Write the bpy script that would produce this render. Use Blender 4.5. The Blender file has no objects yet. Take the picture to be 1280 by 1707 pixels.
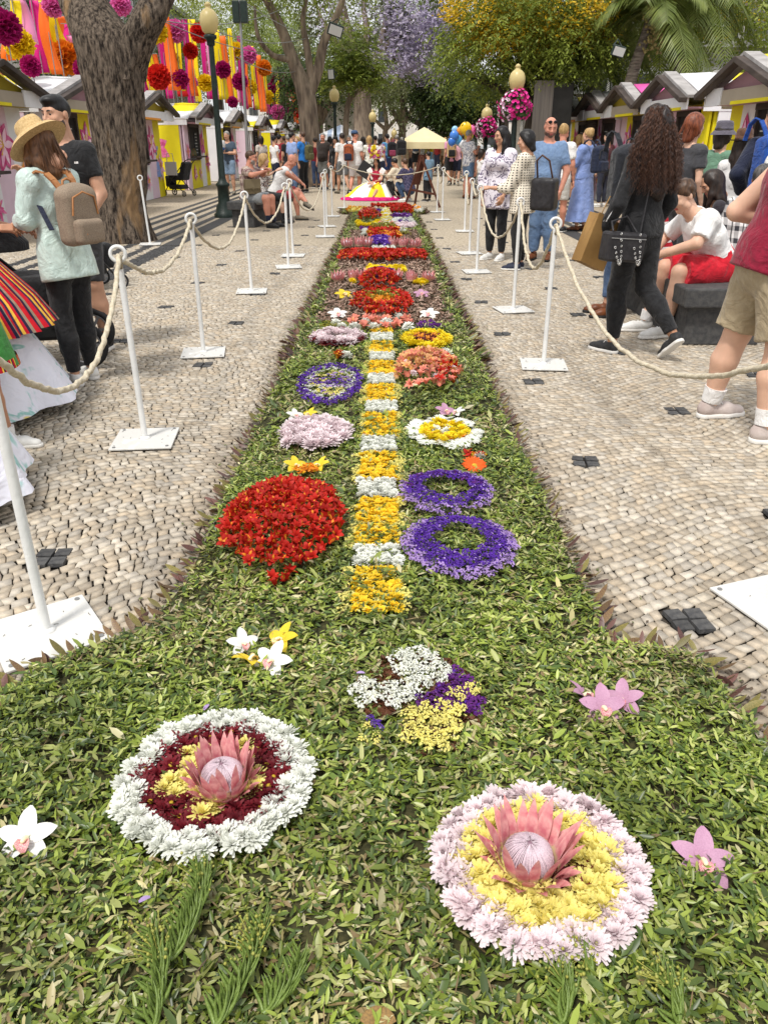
import bpy, math, random
import numpy as np
from mathutils import Vector, Matrix
random.seed(7); RNG = np.random.default_rng(7)
S = bpy.context.scene
COL = S.collection
# ------------------------------------------------------------ camera, world, sun, exposure
FPX = 1282.0; CAMH = 1.5; TH = math.atan(616.5 / FPX); TS, TC = math.sin(TH), math.cos(TH)
cam_d = bpy.data.cameras.new("camera"); cam = bpy.data.objects.new("camera", cam_d); COL.objects.link(cam)
cam.location = (0, 0, CAMH); cam.rotation_euler = (math.pi / 2 - TH, 0, 0)
cam_d.sensor_fit = 'VERTICAL'; cam_d.sensor_height = 24; cam_d.lens = 12 * FPX / 853.5
cam_d.clip_start = 0.05; cam_d.clip_end = 1500
S.camera = cam
S.render.resolution_x = 767; S.render.resolution_y = 1024
SUN_EL, SUN_AZ = math.radians(62), math.radians(-150)      # azimuth clockwise from +Y
W = bpy.data.worlds.new("World"); S.world = W; W.use_nodes = True
nt = W.node_tree; nt.nodes.clear()
o_ = nt.nodes.new('ShaderNodeOutputWorld'); b_ = nt.nodes.new('ShaderNodeBackground')
sk = nt.nodes.new('ShaderNodeTexSky'); sk.sky_type = 'NISHITA'; sk.sun_disc = False
sk.sun_elevation = SUN_EL; sk.sun_rotation = SUN_AZ; sk.air_density = 1.0; sk.dust_density = 4.0; sk.ozone_density = 1.0
# thin white overcast: the clear sky is mixed with an even cloud white, broken up a little by noise
nz = nt.nodes.new('ShaderNodeTexNoise'); nz.inputs['Scale'].default_value = 2.2; nz.inputs['Detail'].default_value = 5
rp = nt.nodes.new('ShaderNodeMapRange'); rp.inputs['From Min'].default_value = .35; rp.inputs['From Max'].default_value = .65
rp.inputs['To Min'].default_value = .72; rp.inputs['To Max'].default_value = .95
mx = nt.nodes.new('ShaderNodeMix'); mx.data_type = 'RGBA'; mx.inputs[7].default_value = (10.5, 10.6, 10.8, 1)
nt.links.new(nz.outputs['Fac'], rp.inputs['Value']); nt.links.new(rp.outputs[0], mx.inputs[0])
nt.links.new(sk.outputs[0], mx.inputs[6]); nt.links.new(mx.outputs[2], b_.inputs[0])
b_.inputs[1].default_value = 0.08; nt.links.new(b_.outputs[0], o_.inputs[0])
sun_d = bpy.data.lights.new("sun", 'SUN'); sun = bpy.data.objects.new("sun", sun_d); COL.objects.link(sun)
sun_d.energy = 2.3; sun_d.angle = math.radians(9); sun_d.color = (1, .96, .9)
sd = Vector((math.sin(SUN_AZ) * math.cos(SUN_EL), math.cos(SUN_AZ) * math.cos(SUN_EL), math.sin(SUN_EL)))
sun.rotation_euler = sd.to_track_quat('Z', 'Y').to_euler(); sun.location = sd * 60
VS = S.view_settings; VS.view_transform = 'Standard'; VS.look = 'None'; VS.gamma = 1; VS.use_curve_mapping = False
VS.exposure = 0.47

# ------------------------------------------------------------ geometry of the view: photo pixel -> place
def G(px, py, z=0.0):
    x = (px - 640) / FPX; y = (853.5 - py) / FPX; t = (CAMH - z) / (TS - y * TC)
    return (t * x, t * (TC + y * TS))
def P(px, py, Y):
    x = (px - 640) / FPX; y = (853.5 - py) / FPX; t = Y / (TC + y * TS)
    return Vector((t * x, Y, CAMH + t * (-TS + y * TC)))
def PX(px, py, X):
    x = (px - 640) / FPX; y = (853.5 - py) / FPX; t = X / x
    return Vector((X, t * (TC + y * TS), CAMH + t * (-TS + y * TC)))
def proj(x, y, z):
    d = y * TC - (z - CAMH) * TS; u = y * TS + (z - CAMH) * TC
    return 640 + FPX * x / d, 853.5 - FPX * u / d

# ------------------------------------------------------------ helpers
def srgb(r, g, b):
    f = lambda c: (c / 12.92 if c <= .04045 else ((c + .055) / 1.055) ** 2.4)
    return (f(r / 255), f(g / 255), f(b / 255))
MATS = {}
def M(name, c1, c2=None, scale=12., rough=.65, bump=0., bscale=None, spec=.3, stretch=(1, 1, 1), vcol=False,
      rnd=0., metal=0., trans=0., emit=0., lo=.35, hi=.65, bdist=.01, sheen=0., detail=5., sss=0., ridge=False):
    if name in MATS: return MATS[name]
    m = bpy.data.materials.new(name); m.use_nodes = True; n = m.node_tree.nodes; L = m.node_tree.links
    b = n['Principled BSDF']; b.inputs['Roughness'].default_value = rough; b.inputs['Metallic'].default_value = metal
    b.inputs['Specular IOR Level'].default_value = spec
    if sheen: b.inputs['Sheen Weight'].default_value = sheen
    if sss: b.inputs['Subsurface Weight'].default_value = sss; b.inputs['Subsurface Radius'].default_value = (.02, .008, .004)
    tc = n.new('ShaderNodeTexCoord'); mp = n.new('ShaderNodeMapping'); mp.inputs['Scale'].default_value = stretch
    L.new(tc.outputs['Object'], mp.inputs[0])
    col = None
    if vcol:
        a = n.new('ShaderNodeAttribute'); a.attribute_name = 'col'; col = a.outputs['Color']
        if c1 is not None:
            q = n.new('ShaderNodeMix'); q.data_type = 'RGBA'; q.blend_type = 'MULTIPLY'; q.inputs[0].default_value = 1
            L.new(col, q.inputs[6]); col = q.outputs[2]
            t = n.new('ShaderNodeTexNoise'); t.inputs['Scale'].default_value = scale; t.inputs['Detail'].default_value = detail
            L.new(mp.outputs[0], t.inputs['Vector'])
            r = n.new('ShaderNodeMapRange'); r.inputs['From Min'].default_value = lo; r.inputs['From Max'].default_value = hi
            L.new(t.outputs['Fac'], r.inputs['Value'])
            k = n.new('ShaderNodeMix'); k.data_type = 'RGBA'; k.inputs[6].default_value = (*c1, 1); k.inputs[7].default_value = (*c2, 1)
            L.new(r.outputs[0], k.inputs[0]); L.new(k.outputs[2], q.inputs[7])
    elif c2 is not None:
        t = n.new('ShaderNodeTexNoise'); t.inputs['Scale'].default_value = scale; t.inputs['Detail'].default_value = detail
        L.new(mp.outputs[0], t.inputs['Vector'])
        r = n.new('ShaderNodeMapRange'); r.inputs['From Min'].default_value = lo; r.inputs['From Max'].default_value = hi
        L.new(t.outputs['Fac'], r.inputs['Value'])
        k = n.new('ShaderNodeMix'); k.data_type = 'RGBA'; k.inputs[6].default_value = (*c1, 1); k.inputs[7].default_value = (*c2, 1)
        L.new(r.outputs[0], k.inputs[0]); col = k.outputs[2]
    else:
        b.inputs['Base Color'].default_value = (*c1, 1)
    if rnd:
        if col is None:
            rg = n.new('ShaderNodeRGB'); rg.outputs[0].default_value = (*c1, 1); col = rg.outputs[0]
        oi = n.new('ShaderNodeObjectInfo'); h = n.new('ShaderNodeHueSaturation')
        r = n.new('ShaderNodeMapRange'); r.inputs['To Min'].default_value = 1 - rnd; r.inputs['To Max'].default_value = 1 + rnd
        L.new(oi.outputs['Random'], r.inputs['Value']); L.new(r.outputs[0], h.inputs['Value'])
        L.new(col, h.inputs['Color']); col = h.outputs[0]
    if col is not None: L.new(col, b.inputs['Base Color'])
    if bump:
        t = n.new('ShaderNodeTexNoise'); t.inputs['Scale'].default_value = bscale or scale; t.inputs['Detail'].default_value = 5
        if ridge: t.inputs['Detail'].default_value = 4; t.inputs['Distortion'].default_value = 1.6; t.inputs['Roughness'].default_value = .55
        L.new(mp.outputs[0], t.inputs['Vector'])
        bp = n.new('ShaderNodeBump'); bp.inputs['Strength'].default_value = bump; bp.inputs['Distance'].default_value = bdist
        L.new(t.outputs['Fac'], bp.inputs['Height']); L.new(bp.outputs[0], b.inputs['Normal'])
    if trans:   # thin leaf or petal: part of the light passes through
        out = n['Material Output']; tr = n.new('ShaderNodeBsdfTranslucent'); ms = n.new('ShaderNodeMixShader'); ms.inputs[0].default_value = trans
        if col is not None: L.new(col, tr.inputs[0])
        else: tr.inputs[0].default_value = (*c1, 1)
        L.new(b.outputs[0], ms.inputs[1]); L.new(tr.outputs[0], ms.inputs[2]); L.new(ms.outputs[0], out.inputs[0])
    if emit:
        b.inputs['Emission Color'].default_value = (*c1, 1); b.inputs['Emission Strength'].default_value = emit
    MATS[name] = m; return m

def link(o, parent=None, loc=None):
    COL.objects.link(o)
    if parent is not None: o.parent = parent
    if loc is not None: o.location = loc
    return o
def tag(o, label=None, cat=None, group=None, kind=None):
    if label: o['label'] = label
    if cat: o['category'] = cat
    if group: o['group'] = group
    if kind: o['kind'] = kind
    return o
def thing(name, label, cat, loc=(0, 0, 0), rz=0., group=None):
    o = bpy.data.objects.new(name, None); o.empty_display_size = .1; link(o)
    o.location = loc; o.rotation_euler = (0, 0, rz); return tag(o, label, cat, group)
def npmesh(name, V, F, mats, cols=None, smooth=False, mi=None):
    """V (n,3), F (m,k) arrays of equal-sized faces"""
    me = bpy.data.meshes.new(name); V = np.asarray(V, np.float32); F = np.asarray(F, np.int32)
    me.vertices.add(len(V)); me.vertices.foreach_set('co', V.ravel())
    k = F.shape[1]; me.loops.add(F.size); me.loops.foreach_set('vertex_index', F.ravel())
    me.polygons.add(len(F)); me.polygons.foreach_set('loop_start', np.arange(0, F.size, k, dtype=np.int32))
    me.polygons.foreach_set('loop_total', np.full(len(F), k, np.int32))
    if smooth: me.polygons.foreach_set('use_smooth', np.ones(len(F), bool))
    if mi is not None: me.polygons.foreach_set('material_index', np.asarray(mi, np.int32))
    for m in (mats if isinstance(mats, (list, tuple)) else [mats]): me.materials.append(m)
    if cols is not None:
        a = me.color_attributes.new('col', 'FLOAT_COLOR', 'POINT')
        c4 = np.ones((len(V), 4), np.float32); c4[:, :3] = cols; a.data.foreach_set('color', c4.ravel())
    me.update(); me.validate(); return me
def obj(name, me, parent=None, loc=None, rot=None, scale=None):
    o = bpy.data.objects.new(name, me); link(o, parent, loc)
    if rot is not None: o.rotation_euler = rot
    if scale is not None: o.scale = (scale,) * 3 if not hasattr(scale, '__len__') else scale
    return o
def frame_for(d):
    d = Vector(d).normalized(); a = Vector((0, 0, 1)) if abs(d.z) < .9 else Vector((0, 1, 0))
    u = d.cross(a).normalized(); return u, d.cross(u).normalized()
class MB:
    def __init__(s): s.v = []; s.f = []; s.m = []; s.cur = 0; s.sm = []
    def add(s, vs, fs, smooth=False):
        n = len(s.v); s.v += [tuple(v) for v in vs]; s.f += [tuple(i + n for i in f) for f in fs]
        s.m += [s.cur] * len(fs); s.sm += [smooth] * len(fs); return s
    def box(s, c, d, rot=None):
        x, y, z = [q / 2 for q in d]
        vs = [Vector(p) for p in ((-x, -y, -z), (x, -y, -z), (x, y, -z), (-x, y, -z), (-x, -y, z), (x, -y, z), (x, y, z), (-x, y, z))]
        if rot is not None: vs = [rot @ v for v in vs]
        c = Vector(c)
        return s.add([v + c for v in vs], [(0, 3, 2, 1), (4, 5, 6, 7), (0, 1, 5, 4), (1, 2, 6, 5), (2, 3, 7, 6), (3, 0, 4, 7)])
    def box2(s, a, b):
        return s.box([(p + q) / 2 for p, q in zip(a, b)], [abs(q - p) for p, q in zip(a, b)])
    def bar(s, a, b, w, h, up=(0, 0, 1)):
        a = Vector(a); b = Vector(b); d = (b - a); l = d.length; y = d.normalized(); x = y.cross(Vector(up))
        if x.length < 1e-4: x = y.cross(Vector((1, 0, 0)))
        x.normalize(); z = x.cross(y); R = Matrix((x, y, z)).transposed()
        return s.box((a + b) / 2, (w, l, h), R)
    def tube(s, pts, r, seg=8, cap=True, smooth=True, lobes=0, amp=0, tw=0):
        pts = [Vector(p) for p in pts]; n = len(pts); rs = r if hasattr(r, '__len__') else [r] * n
        vs = []; u = None; acc = 0
        for i, p in enumerate(pts):
            d = (pts[min(i + 1, n - 1)] - pts[max(i - 1, 0)]).normalized()
            if u is None: u, w = frame_for(d)
            else:
                u = (u - d * u.dot(d)).normalized(); w = d.cross(u)
                acc += (pts[i] - pts[i - 1]).length
            for k in range(seg):
                a = 2 * math.pi * k / seg; rr = rs[i] * (1 + amp * math.cos(lobes * a + tw * acc)) if lobes else rs[i]
                vs.append(p + (u * math.cos(a) + w * math.sin(a)) * rr)
        fs = [(i * seg + k, i * seg + (k + 1) % seg, (i + 1) * seg + (k + 1) % seg, (i + 1) * seg + k) for i in range(n - 1) for k in range(seg)]
        s.add(vs, fs, smooth)
        if cap:
            s.add(vs[:seg], [tuple(range(seg))[::-1]]); s.add(vs[-seg:], [tuple(range(seg))])
        return s
    def lathe(s, prof, seg=16, c=(0, 0, 0), smooth=True, fold=None, sx=1, sy=1):
        vs = []
        for j, (r, z) in enumerate(prof):
            for k in range(seg):
                a = 2 * math.pi * k / seg; q = r * (fold(a, j / max(1, len(prof) - 1)) if fold else 1)
                vs.append((c[0] + q * math.cos(a) * sx, c[1] + q * math.sin(a) * sy, c[2] + z))
        fs = [(i * seg + k, i * seg + (k + 1) % seg, (i + 1) * seg + (k + 1) % seg, (i + 1) * seg + k) for i in range(len(prof) - 1) for k in range(seg)]
        s.add(vs, fs, smooth)
        if prof[0][0] > 1e-4: s.add(vs[:seg], [tuple(range(seg))[::-1]])
        if prof[-1][0] > 1e-4: s.add(vs[-seg:], [tuple(range(seg))])
        return s
    def ball(s, c, r, seg=12, rings=8, R=None):
        r = r if hasattr(r, '__len__') else (r, r, r); c = Vector(c); vs = []
        for i in range(rings + 1):
            t = math.pi * i / rings
            for k in range(seg):
                a = 2 * math.pi * k / seg
                v = Vector((r[0] * math.sin(t) * math.cos(a), r[1] * math.sin(t) * math.sin(a), -r[2] * math.cos(t)))
                vs.append(c + (R @ v if R is not None else v))
        fs = [(i * seg + k, i * seg + (k + 1) % seg, (i + 1) * seg + (k + 1) % seg, (i + 1) * seg + k) for i in range(rings) for k in range(seg)]
        return s.add(vs, fs, True)
    def torus(s, c, R, r, n=20, m=8, nrm=(0, 1, 0)):
        u, w = frame_for(nrm); nn = Vector(nrm).normalized(); c = Vector(c)
        vs = []
        for i in range(n):
            a = 2 * math.pi * i / n; q = u * math.cos(a) + w * math.sin(a)
            for k in range(m):
                b = 2 * math.pi * k / m; vs.append(c + q * (R + r * math.cos(b)) + nn * r * math.sin(b))
        fs = [(i * m + k, ((i + 1) % n) * m + k, ((i + 1) % n) * m + (k + 1) % m, i * m + (k + 1) % m) for i in range(n) for k in range(m)]
        return s.add(vs, fs, True)
    def prism(s, poly, a, b):   # poly of 3-D offsets, extruded from vector a to b
        n = len(poly); a = Vector(a); b = Vector(b)
        vs = [Vector(p) + a for p in poly] + [Vector(p) + b for p in poly]
        return s.add(vs, [tuple(range(n))[::-1], tuple(range(n, 2 * n))] + [(i, (i + 1) % n, n + (i + 1) % n, n + i) for i in range(n)])
    def mesh(s, name, mats):
        me = bpy.data.meshes.new(name); me.from_pydata([tuple(v) for v in s.v], [], s.f)
        for m in (mats if isinstance(mats, (list, tuple)) else [mats]): me.materials.append(m)
        me.polygons.foreach_set('material_index', s.m); me.polygons.foreach_set('use_smooth', s.sm); me.update(); return me
    def out(s, name, mats, parent=None, bevel=0., **k):
        o = obj(name, s.mesh(name, mats), parent, **k)
        if bevel:
            b = o.modifiers.new('bevel', 'BEVEL'); b.width = bevel; b.segments = 2; b.limit_method = 'ANGLE'
        return o
def catenary(a, b, sag, n=24):
    a = Vector(a); b = Vector(b); return [a.lerp(b, i / n) - Vector((0, 0, sag * 4 * (i / n) * (1 - i / n))) for i in range(n + 1)]
# ------------------------------------------------------------ pavement
stone_m = M('limestone_cobble', (.86, .86, .86), (1.12, 1.1, 1.06), 45, .85, .35, 70, vcol=True, bdist=.0025)
bed_m = M('joint_soil', (.035, .03, .025), (.08, .066, .052), 30, .95, .4, 120)
far_m = M('limestone_far', srgb(140, 128, 110), srgb(190, 177, 156), 22, .85, .4, 40)
dark_stone_m = M('basalt', (.045, .045, .047), (.085, .083, .08), 40, .75, .4, 90, rnd=.25)
def in_stripe(x):
    ax = abs(x); return ((ax > 3.28) & (ax < 3.58)) | (((ax - 3.68) % .32 < .15) & (ax > 3.68) & (ax < 5.2))
mb = MB(); mb.add([(-60, -4, -.022), (60, -4, -.022), (60, 140, -.022), (-60, 140, -.022)], [(0, 1, 2, 3)])
pav = mb.out('pavement', bed_m); tag(pav, kind='structure')
mb = MB(); FY = 13.0
mb.add([(-60, FY, -.002), (60, FY, -.002), (60, 140, -.002), (-60, 140, -.002)], [(0, 1, 2, 3)])
mb.add([(-60, 6, -.002), (-8.2, 6, -.002), (-8.2, FY, -.002), (-60, FY, -.002)], [(0, 1, 2, 3)])
mb.add([(8.2, 6, -.002), (60, 6, -.002), (60, FY, -.002), (8.2, FY, -.002)], [(0, 1, 2, 3)])
o = mb.out('far_paving', far_m, pav)
gnd = MB(); gnd.add([(-700, -60, -.5), (700, -60, -.5), (700, 900, -.5), (-700, 900, -.5)], [(0, 1, 2, 3)])
tag(gnd.out('ground', M('earth', (.12, .1, .07), (.2, .17, .12), 2, .95)), kind='structure')
for sx in (-1, 1):
    for k in range(6):
        x0, x1 = (3.28, 3.58) if k == 0 else (3.68 + .32 * (k - 1), 3.68 + .32 * (k - 1) + .15)
        q = MB(); q.add([(sx * x0, FY, .003), (sx * x1, FY, .003), (sx * x1, 62, .003), (sx * x0, 62, .003)], [(0, 1, 2, 3) if sx > 0 else (3, 2, 1, 0)])
        q.out('paving_stripe', dark_stone_m, pav)
INSERTS = []
for k in range(11):
    INSERTS += [(-1.33 - .01 * k, 2.7 + 1.478 * k), (1.06 - .012 * k, 2.25 + 1.48 * k), (1.78 + .03 * k, 4.56 + 1.478 * (k - 1)), (-2.2, 3.46 + 1.478 * k), (-3.0, 4.2 + 1.478 * k), (2.65, 3.9 + 1.478 * k)]
INS = .14
def carpet_half(y):        # half width of the flower carpet along Y
    return np.where(y < 2.06, 1.04, np.where(y > 18.9, .98, .725))
def make_stones():
    pitch = .046; ang = math.radians(24)
    V = []; C = []; area = []
    for r in range(-420, 420):
        v0 = r * pitch; u = -12 + random.random()
        while u < 18:
            w = random.uniform(.038, .068) if random.random() > .12 else random.uniform(.024, .038)
            V.append((u, v0, w)); u += w
    A = np.array(V); n = len(A); j = lambda s: RNG.normal(0, s, n)
    u0, v0, w = A.T; g = .0031
    sk0 = np.sin(u0 * 137.1 + v0 * 391.7) * .007; sk1 = np.sin((u0 + w) * 137.1 + v0 * 391.7) * .007
    cu = np.stack([u0 + g - sk0, u0 + w - g - sk1, u0 + w - g + sk1, u0 + g + sk0], 1) + RNG.normal(0, .002, (n, 4))
    rowj = lambda vv: .012 * np.sin(vv * 50)
    cv = np.stack([v0 + g, v0 + g, v0 + pitch - g, v0 + pitch - g], 1) + RNG.normal(0, .0026, (n, 4))
    big = RNG.random(n)
    # arcs and wobble of the laid rows
    wu = cu + .05 * np.sin(cv * 2.3 + 1) ; wv = cv + .16 * np.abs(np.sin(cu * 1.7 + .25 * cv)) + .03 * np.sin(cu * 5.1)
    X = wu * math.cos(ang) - wv * math.sin(ang); Y = wu * math.sin(ang) + wv * math.cos(ang)
    cx, cy = X.mean(1), Y.mean(1)
    lim = np.minimum(.52 * cy + 1.3, 8.2)
    keep = (cy > .3) & (cy < FY) & (np.abs(cx) < lim) & (np.abs(cx) > carpet_half(cy) - .12)
    for ix, iy in INSERTS: keep &= ~((np.abs(cx - ix) < INS / 2 - .004) & (np.abs(cy - iy) < INS / 2 - .004))
    X, Y, cx, cy = X[keep], Y[keep], cx[keep], cy[keep]; n = len(cx)
    zt = RNG.uniform(-.0022, .0022, n); tilt = RNG.normal(0, .018, (n, 2))
    ctr = np.stack([cx, cy], 1)[:, None, :]; q = np.stack([X, Y], 2)
    ins = ctr + (q - ctr) * .965
    zq = zt[:, None] + (ins[..., 0] - cx[:, None]) * tilt[:, :1] + (ins[..., 1] - cy[:, None]) * tilt[:, 1:]
    top = np.concatenate([ins, zq[..., None]], 2)
    bot = np.concatenate([q, np.full((n, 4, 1), -.009)], 2)
    allv = np.concatenate([top, bot], 1)                         # n,8,3
    base = np.array([srgb(186, 176, 160), srgb(178, 166, 149), srgb(194, 185, 171), srgb(166, 155, 139), srgb(184, 170, 150), srgb(174, 166, 154)])
    c = base[RNG.integers(0, 6, n)] * RNG.uniform(.88, 1.08, (n, 1))
    # trodden soil and leaf juice beside the carpet, and worn patches
    edge = np.clip(1 - (np.abs(cx) - carpet_half(cy)) / .22, 0, 1) * (.45 + .4 * np.sin(cy * 2.1 + cx) ** 2)
    patch = np.clip(np.sin(cx * 1.9 + 1.7 * np.sin(cy * .9)) * np.sin(cy * 1.3 + cx) - .35, 0, 1) * .35
    d = np.clip(edge + patch, 0, .8)[:, None] * RNG.uniform(.5, 1, (n, 1)); c = c * (1 - d) + np.array([.16, .125, .09]) * d
    dk = in_stripe(cx); c[dk] = np.array([.06, .06, .062]) * RNG.uniform(.7, 1.4, (dk.sum(), 1))
    px, py = proj(cx, cy, 0 * cx); dist2 = cy ** 2 + CAMH ** 2
    return allv, c, px, py, dist2
SV, SC, spx, spy, sd2 = make_stones()
FQ = np.array([[0, 1, 2, 3], [4, 5, 1, 0], [5, 6, 2, 1], [6, 7, 3, 2], [7, 4, 0, 3]])
vis = (spx > -10) & (spx < 1290) & (spy < 1720)
order = np.argsort(np.where(vis, sd2, 1e9)); near = order[:300]; rest = order[300:]
for i in near:
    v = SV[i]; ct = v[:4].mean(0); ct[2] = 0
    me = npmesh('paving_stone', v - ct, FQ, stone_m, np.repeat(SC[i][None], 8, 0)); obj('paving_stone', me, pav, tuple(ct))
n = len(rest)
me = npmesh('paving_stones', SV[rest].reshape(-1, 3), (FQ[None] + 8 * np.arange(n)[:, None, None]).reshape(-1, 4), stone_m, np.repeat(SC[rest], 8, 0))
tag(obj('paving_stones', me, pav), kind='stuff')
mb = MB(); h = INS / 4
for a in (0,):
    t = h - .003
    mb.add([(-t * .95, -t * .95, .0048), (t * .95, -t * .95, .0048), (t * .95, t * .95, .0048), (-t * .95, t * .95, .0048), (-t, -t, -.012), (t, -t, -.012), (t, t, -.012), (-t, t, -.012)],
           [(0, 1, 2, 3), (4, 5, 1, 0), (5, 6, 2, 1), (6, 7, 3, 2), (7, 4, 0, 3)])
dme = mb.mesh('dark_paving_stone', dark_stone_m)
for ix, iy in INSERTS:
    if abs(ix) > .52 * iy + 1.2: continue
    rz = math.radians(random.uniform(-8, 8)); c_, s_ = math.cos(rz), math.sin(rz)
    for a in (-1, 1):
        for b in (-1, 1):
            obj('dark_paving_stone', dme, pav, (ix + h * (a * c_ - b * s_), iy + h * (a * s_ + b * c_), random.uniform(-.002, .002)), (0, 0, rz + random.gauss(0, .06)), random.uniform(.9, 1.0))
# ------------------------------------------------------------ flower carpet: bed, leaves, border
CARPET = [(-1.16, .3), (1.06, .3), (1.05, 1.5), (1.0, 2.04), (.74, 2.1), (.72, 5), (.725, 18.9), (.98, 19.0), (.98, 20.1), (-.98, 20.1), (-.98, 19.0), (-.71, 18.9), (-.72, 6), (-.74, 2.5), (-.8, 2.2), (-1.08, 1.96), (-1.14, 1.8)]
crp = thing('flower_carpet', 'long carpet of green clippings with flower patterns running down the promenade', 'flower carpet')
mb = MB(); nC = len(CARPET)
mb.prism([(x, y, 0) for x, y in CARPET], (0, 0, -.015), (0, 0, .012))
mb.out('bed', M('carpet_soil', (.02, .022, .008), (.06, .055, .02), 60, .95, .6, 80), crp)
def inpoly(x, y, poly=CARPET):
    c = np.zeros(x.shape, bool); n = len(poly)
    for i in range(n):
        (x0, y0), (x1, y1) = poly[i], poly[(i + 1) % n]
        if y0 == y1: continue
        c ^= ((y0 > y) != (y1 > y)) & (x < (x1 - x0) * (y - y0) / (y1 - y0) + x0)
    return c
def is_mulch(x, y): return (y > 7.0) & (y < 15.2) & (np.abs(x) < .62 + .02 * np.sin(y * 3))
T8 = np.array([(0, 0, 0), (.3, -.42, .1), (.3, 0, 0), (.3, .42, .1), (.68, -.4, .1), (.68, 0, 0), (.68, .4, .1), (1, 0, -.05)])
F8 = np.array([(0, 1, 2, 2), (0, 2, 3, 3), (1, 4, 5, 2), (2, 5, 6, 3), (4, 7, 5, 5), (5, 7, 6, 6)])
F8t = np.array([(0, 1, 2), (0, 2, 3), (1, 4, 5), (1, 5, 2), (2, 5, 6), (2, 6, 3), (4, 7, 5), (5, 7, 6)])
T5 = np.array([(0, 0, 0), (.45, -.5, .1), (.45, 0, 0), (.45, .5, .1), (1, 0, -.05)])
F5t = np.array([(0, 1, 2), (0, 2, 3), (1, 4, 2), (2, 4, 3)])
def rotm(yaw, pitch, roll):
    cy, sy, cp, sp, cr, sr = np.cos(yaw), np.sin(yaw), np.cos(pitch), np.sin(pitch), np.cos(roll), np.sin(roll)
    R = np.empty((len(yaw), 3, 3))
    R[:, 0, 0] = cy * cp; R[:, 0, 1] = cy * sp * sr - sy * cr; R[:, 0, 2] = cy * sp * cr + sy * sr
    R[:, 1, 0] = sy * cp; R[:, 1, 1] = sy * sp * sr + cy * cr; R[:, 1, 2] = sy * sp * cr - cy * sr
    R[:, 2, 0] = -sp; R[:, 2, 1] = cp * sr; R[:, 2, 2] = cp * cr
    return R
def leaves_mesh(name, pos, yaw, pitch, roll, ln, wd, cols, mat, T=T8, F=F8t):
    R = rotm(yaw, pitch, roll); n = len(pos); k = len(T)
    t = T[None] * np.stack([ln, wd, wd], 1)[:, None, :]
    V = np.einsum('nij,nkj->nki', R, t) + pos[:, None, :]
    Fa = (F[None] + k * np.arange(n)[:, None, None]).reshape(-1, F.shape[1])
    return npmesh(name, V.reshape(-1, 3), Fa, mat, np.repeat(cols, k, 0))
leaf_m = M('clipped_leaf', None, vcol=True, rough=.38, spec=.5, trans=.2)
GREENS = np.array([(.18, .23, .03), (.1, .15, .022), (.05, .085, .014), (.25, .31, .05), (.34, .37, .11), (.08, .125, .025), (.2, .255, .04)])
DRY = np.array([(.42, .37, .17), (.32, .27, .12), (.5, .46, .26), (.24, .17, .08), (.36, .36, .15)])
def scatter_leaves(y0, y1, dens, ln, T, F, name):
    area = 2.3 * (y1 - y0); n = int(area * dens)
    # sprigs: short runs of leaves sharing a stem, plus loose leaves
    ns = n // 6
    sx, sy = RNG.uniform(-1.15, 1.15, ns), RNG.uniform(y0, y1, ns); sa = RNG.uniform(0, 2 * math.pi, ns)
    k = np.tile(np.arange(6), (ns, 1)); sd_ = np.where(k % 2, 1, -1) * RNG.uniform(.3, 1.1, (ns, 6))
    al = (k // 2) * ln * .45
    x = (sx[:, None] + np.cos(sa)[:, None] * al).ravel(); y = (sy[:, None] + np.sin(sa)[:, None] * al).ravel()
    yaw = (sa[:, None] + sd_).ravel(); loose = RNG.random(len(x)) < .35
    yaw = np.where(loose, RNG.uniform(0, 6.3, len(x)), yaw)
    z0 = np.repeat(RNG.uniform(.0, .02, ns), 6) + RNG.uniform(.012, .022, len(x))
    fr = np.sin(x * 4.1 + 2 * np.sin(y * 3.3)) + np.sin(y * 5.2 + 1.5 * np.sin(x * 2.9)) 
    z0 = z0 + .006 * fr
    keep = inpoly(x, y) & ~is_mulch(x, y); x, y, yaw, z0, fr = x[keep], y[keep], yaw[keep], z0[keep], fr[keep]; n = len(x)
    shade = np.repeat(RNG.random((ns, 1)), 6)[keep]
    pd = np.clip(.15 + .12 * -fr, .03, .5)
    gi = GREENS[np.clip((shade * 7 + RNG.normal(0, 1.1, n)).astype(int), 0, 6)] * RNG.uniform(.75, 1.3, (n, 1))
    di = DRY[RNG.integers(0, 5, n)] * RNG.uniform(.8, 1.2, (n, 1))
    c = np.where((RNG.random(n) < pd)[:, None], di, gi)
    l = ln * RNG.uniform(.6, 1.25, n) * np.where(RNG.random(n) < .05, 1.7, 1)
    c = c * (1.06 + .3 * np.sin(x * 7.3 + 2.2 * np.sin(y * 4.7)) * np.sin(y * 6.1 + 1.3 * np.sin(x * 5.9)))[:, None]
    me = leaves_mesh(name, np.stack([x, y, z0], 1), yaw, RNG.normal(-.12, .3, n), RNG.normal(0, .45, n), l, l * RNG.uniform(.25, .37, n), c, leaf_m, T, F)
    tag(obj('clipped_leaves', me, crp), kind='stuff')
scatter_leaves(.45, 2.15, 17500, .028, T8, F8t, 'leaves_near')
scatter_leaves(2.15, 4.0, 11500, .031, T8, F8t, 'leaves_mid')
scatter_leaves(4.0, 7.2, 5500, .04, T5, F5t, 'leaves_far')
scatter_leaves(7.2, 20.1, 1900, .06, T5, F5t, 'leaves_end')
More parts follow.
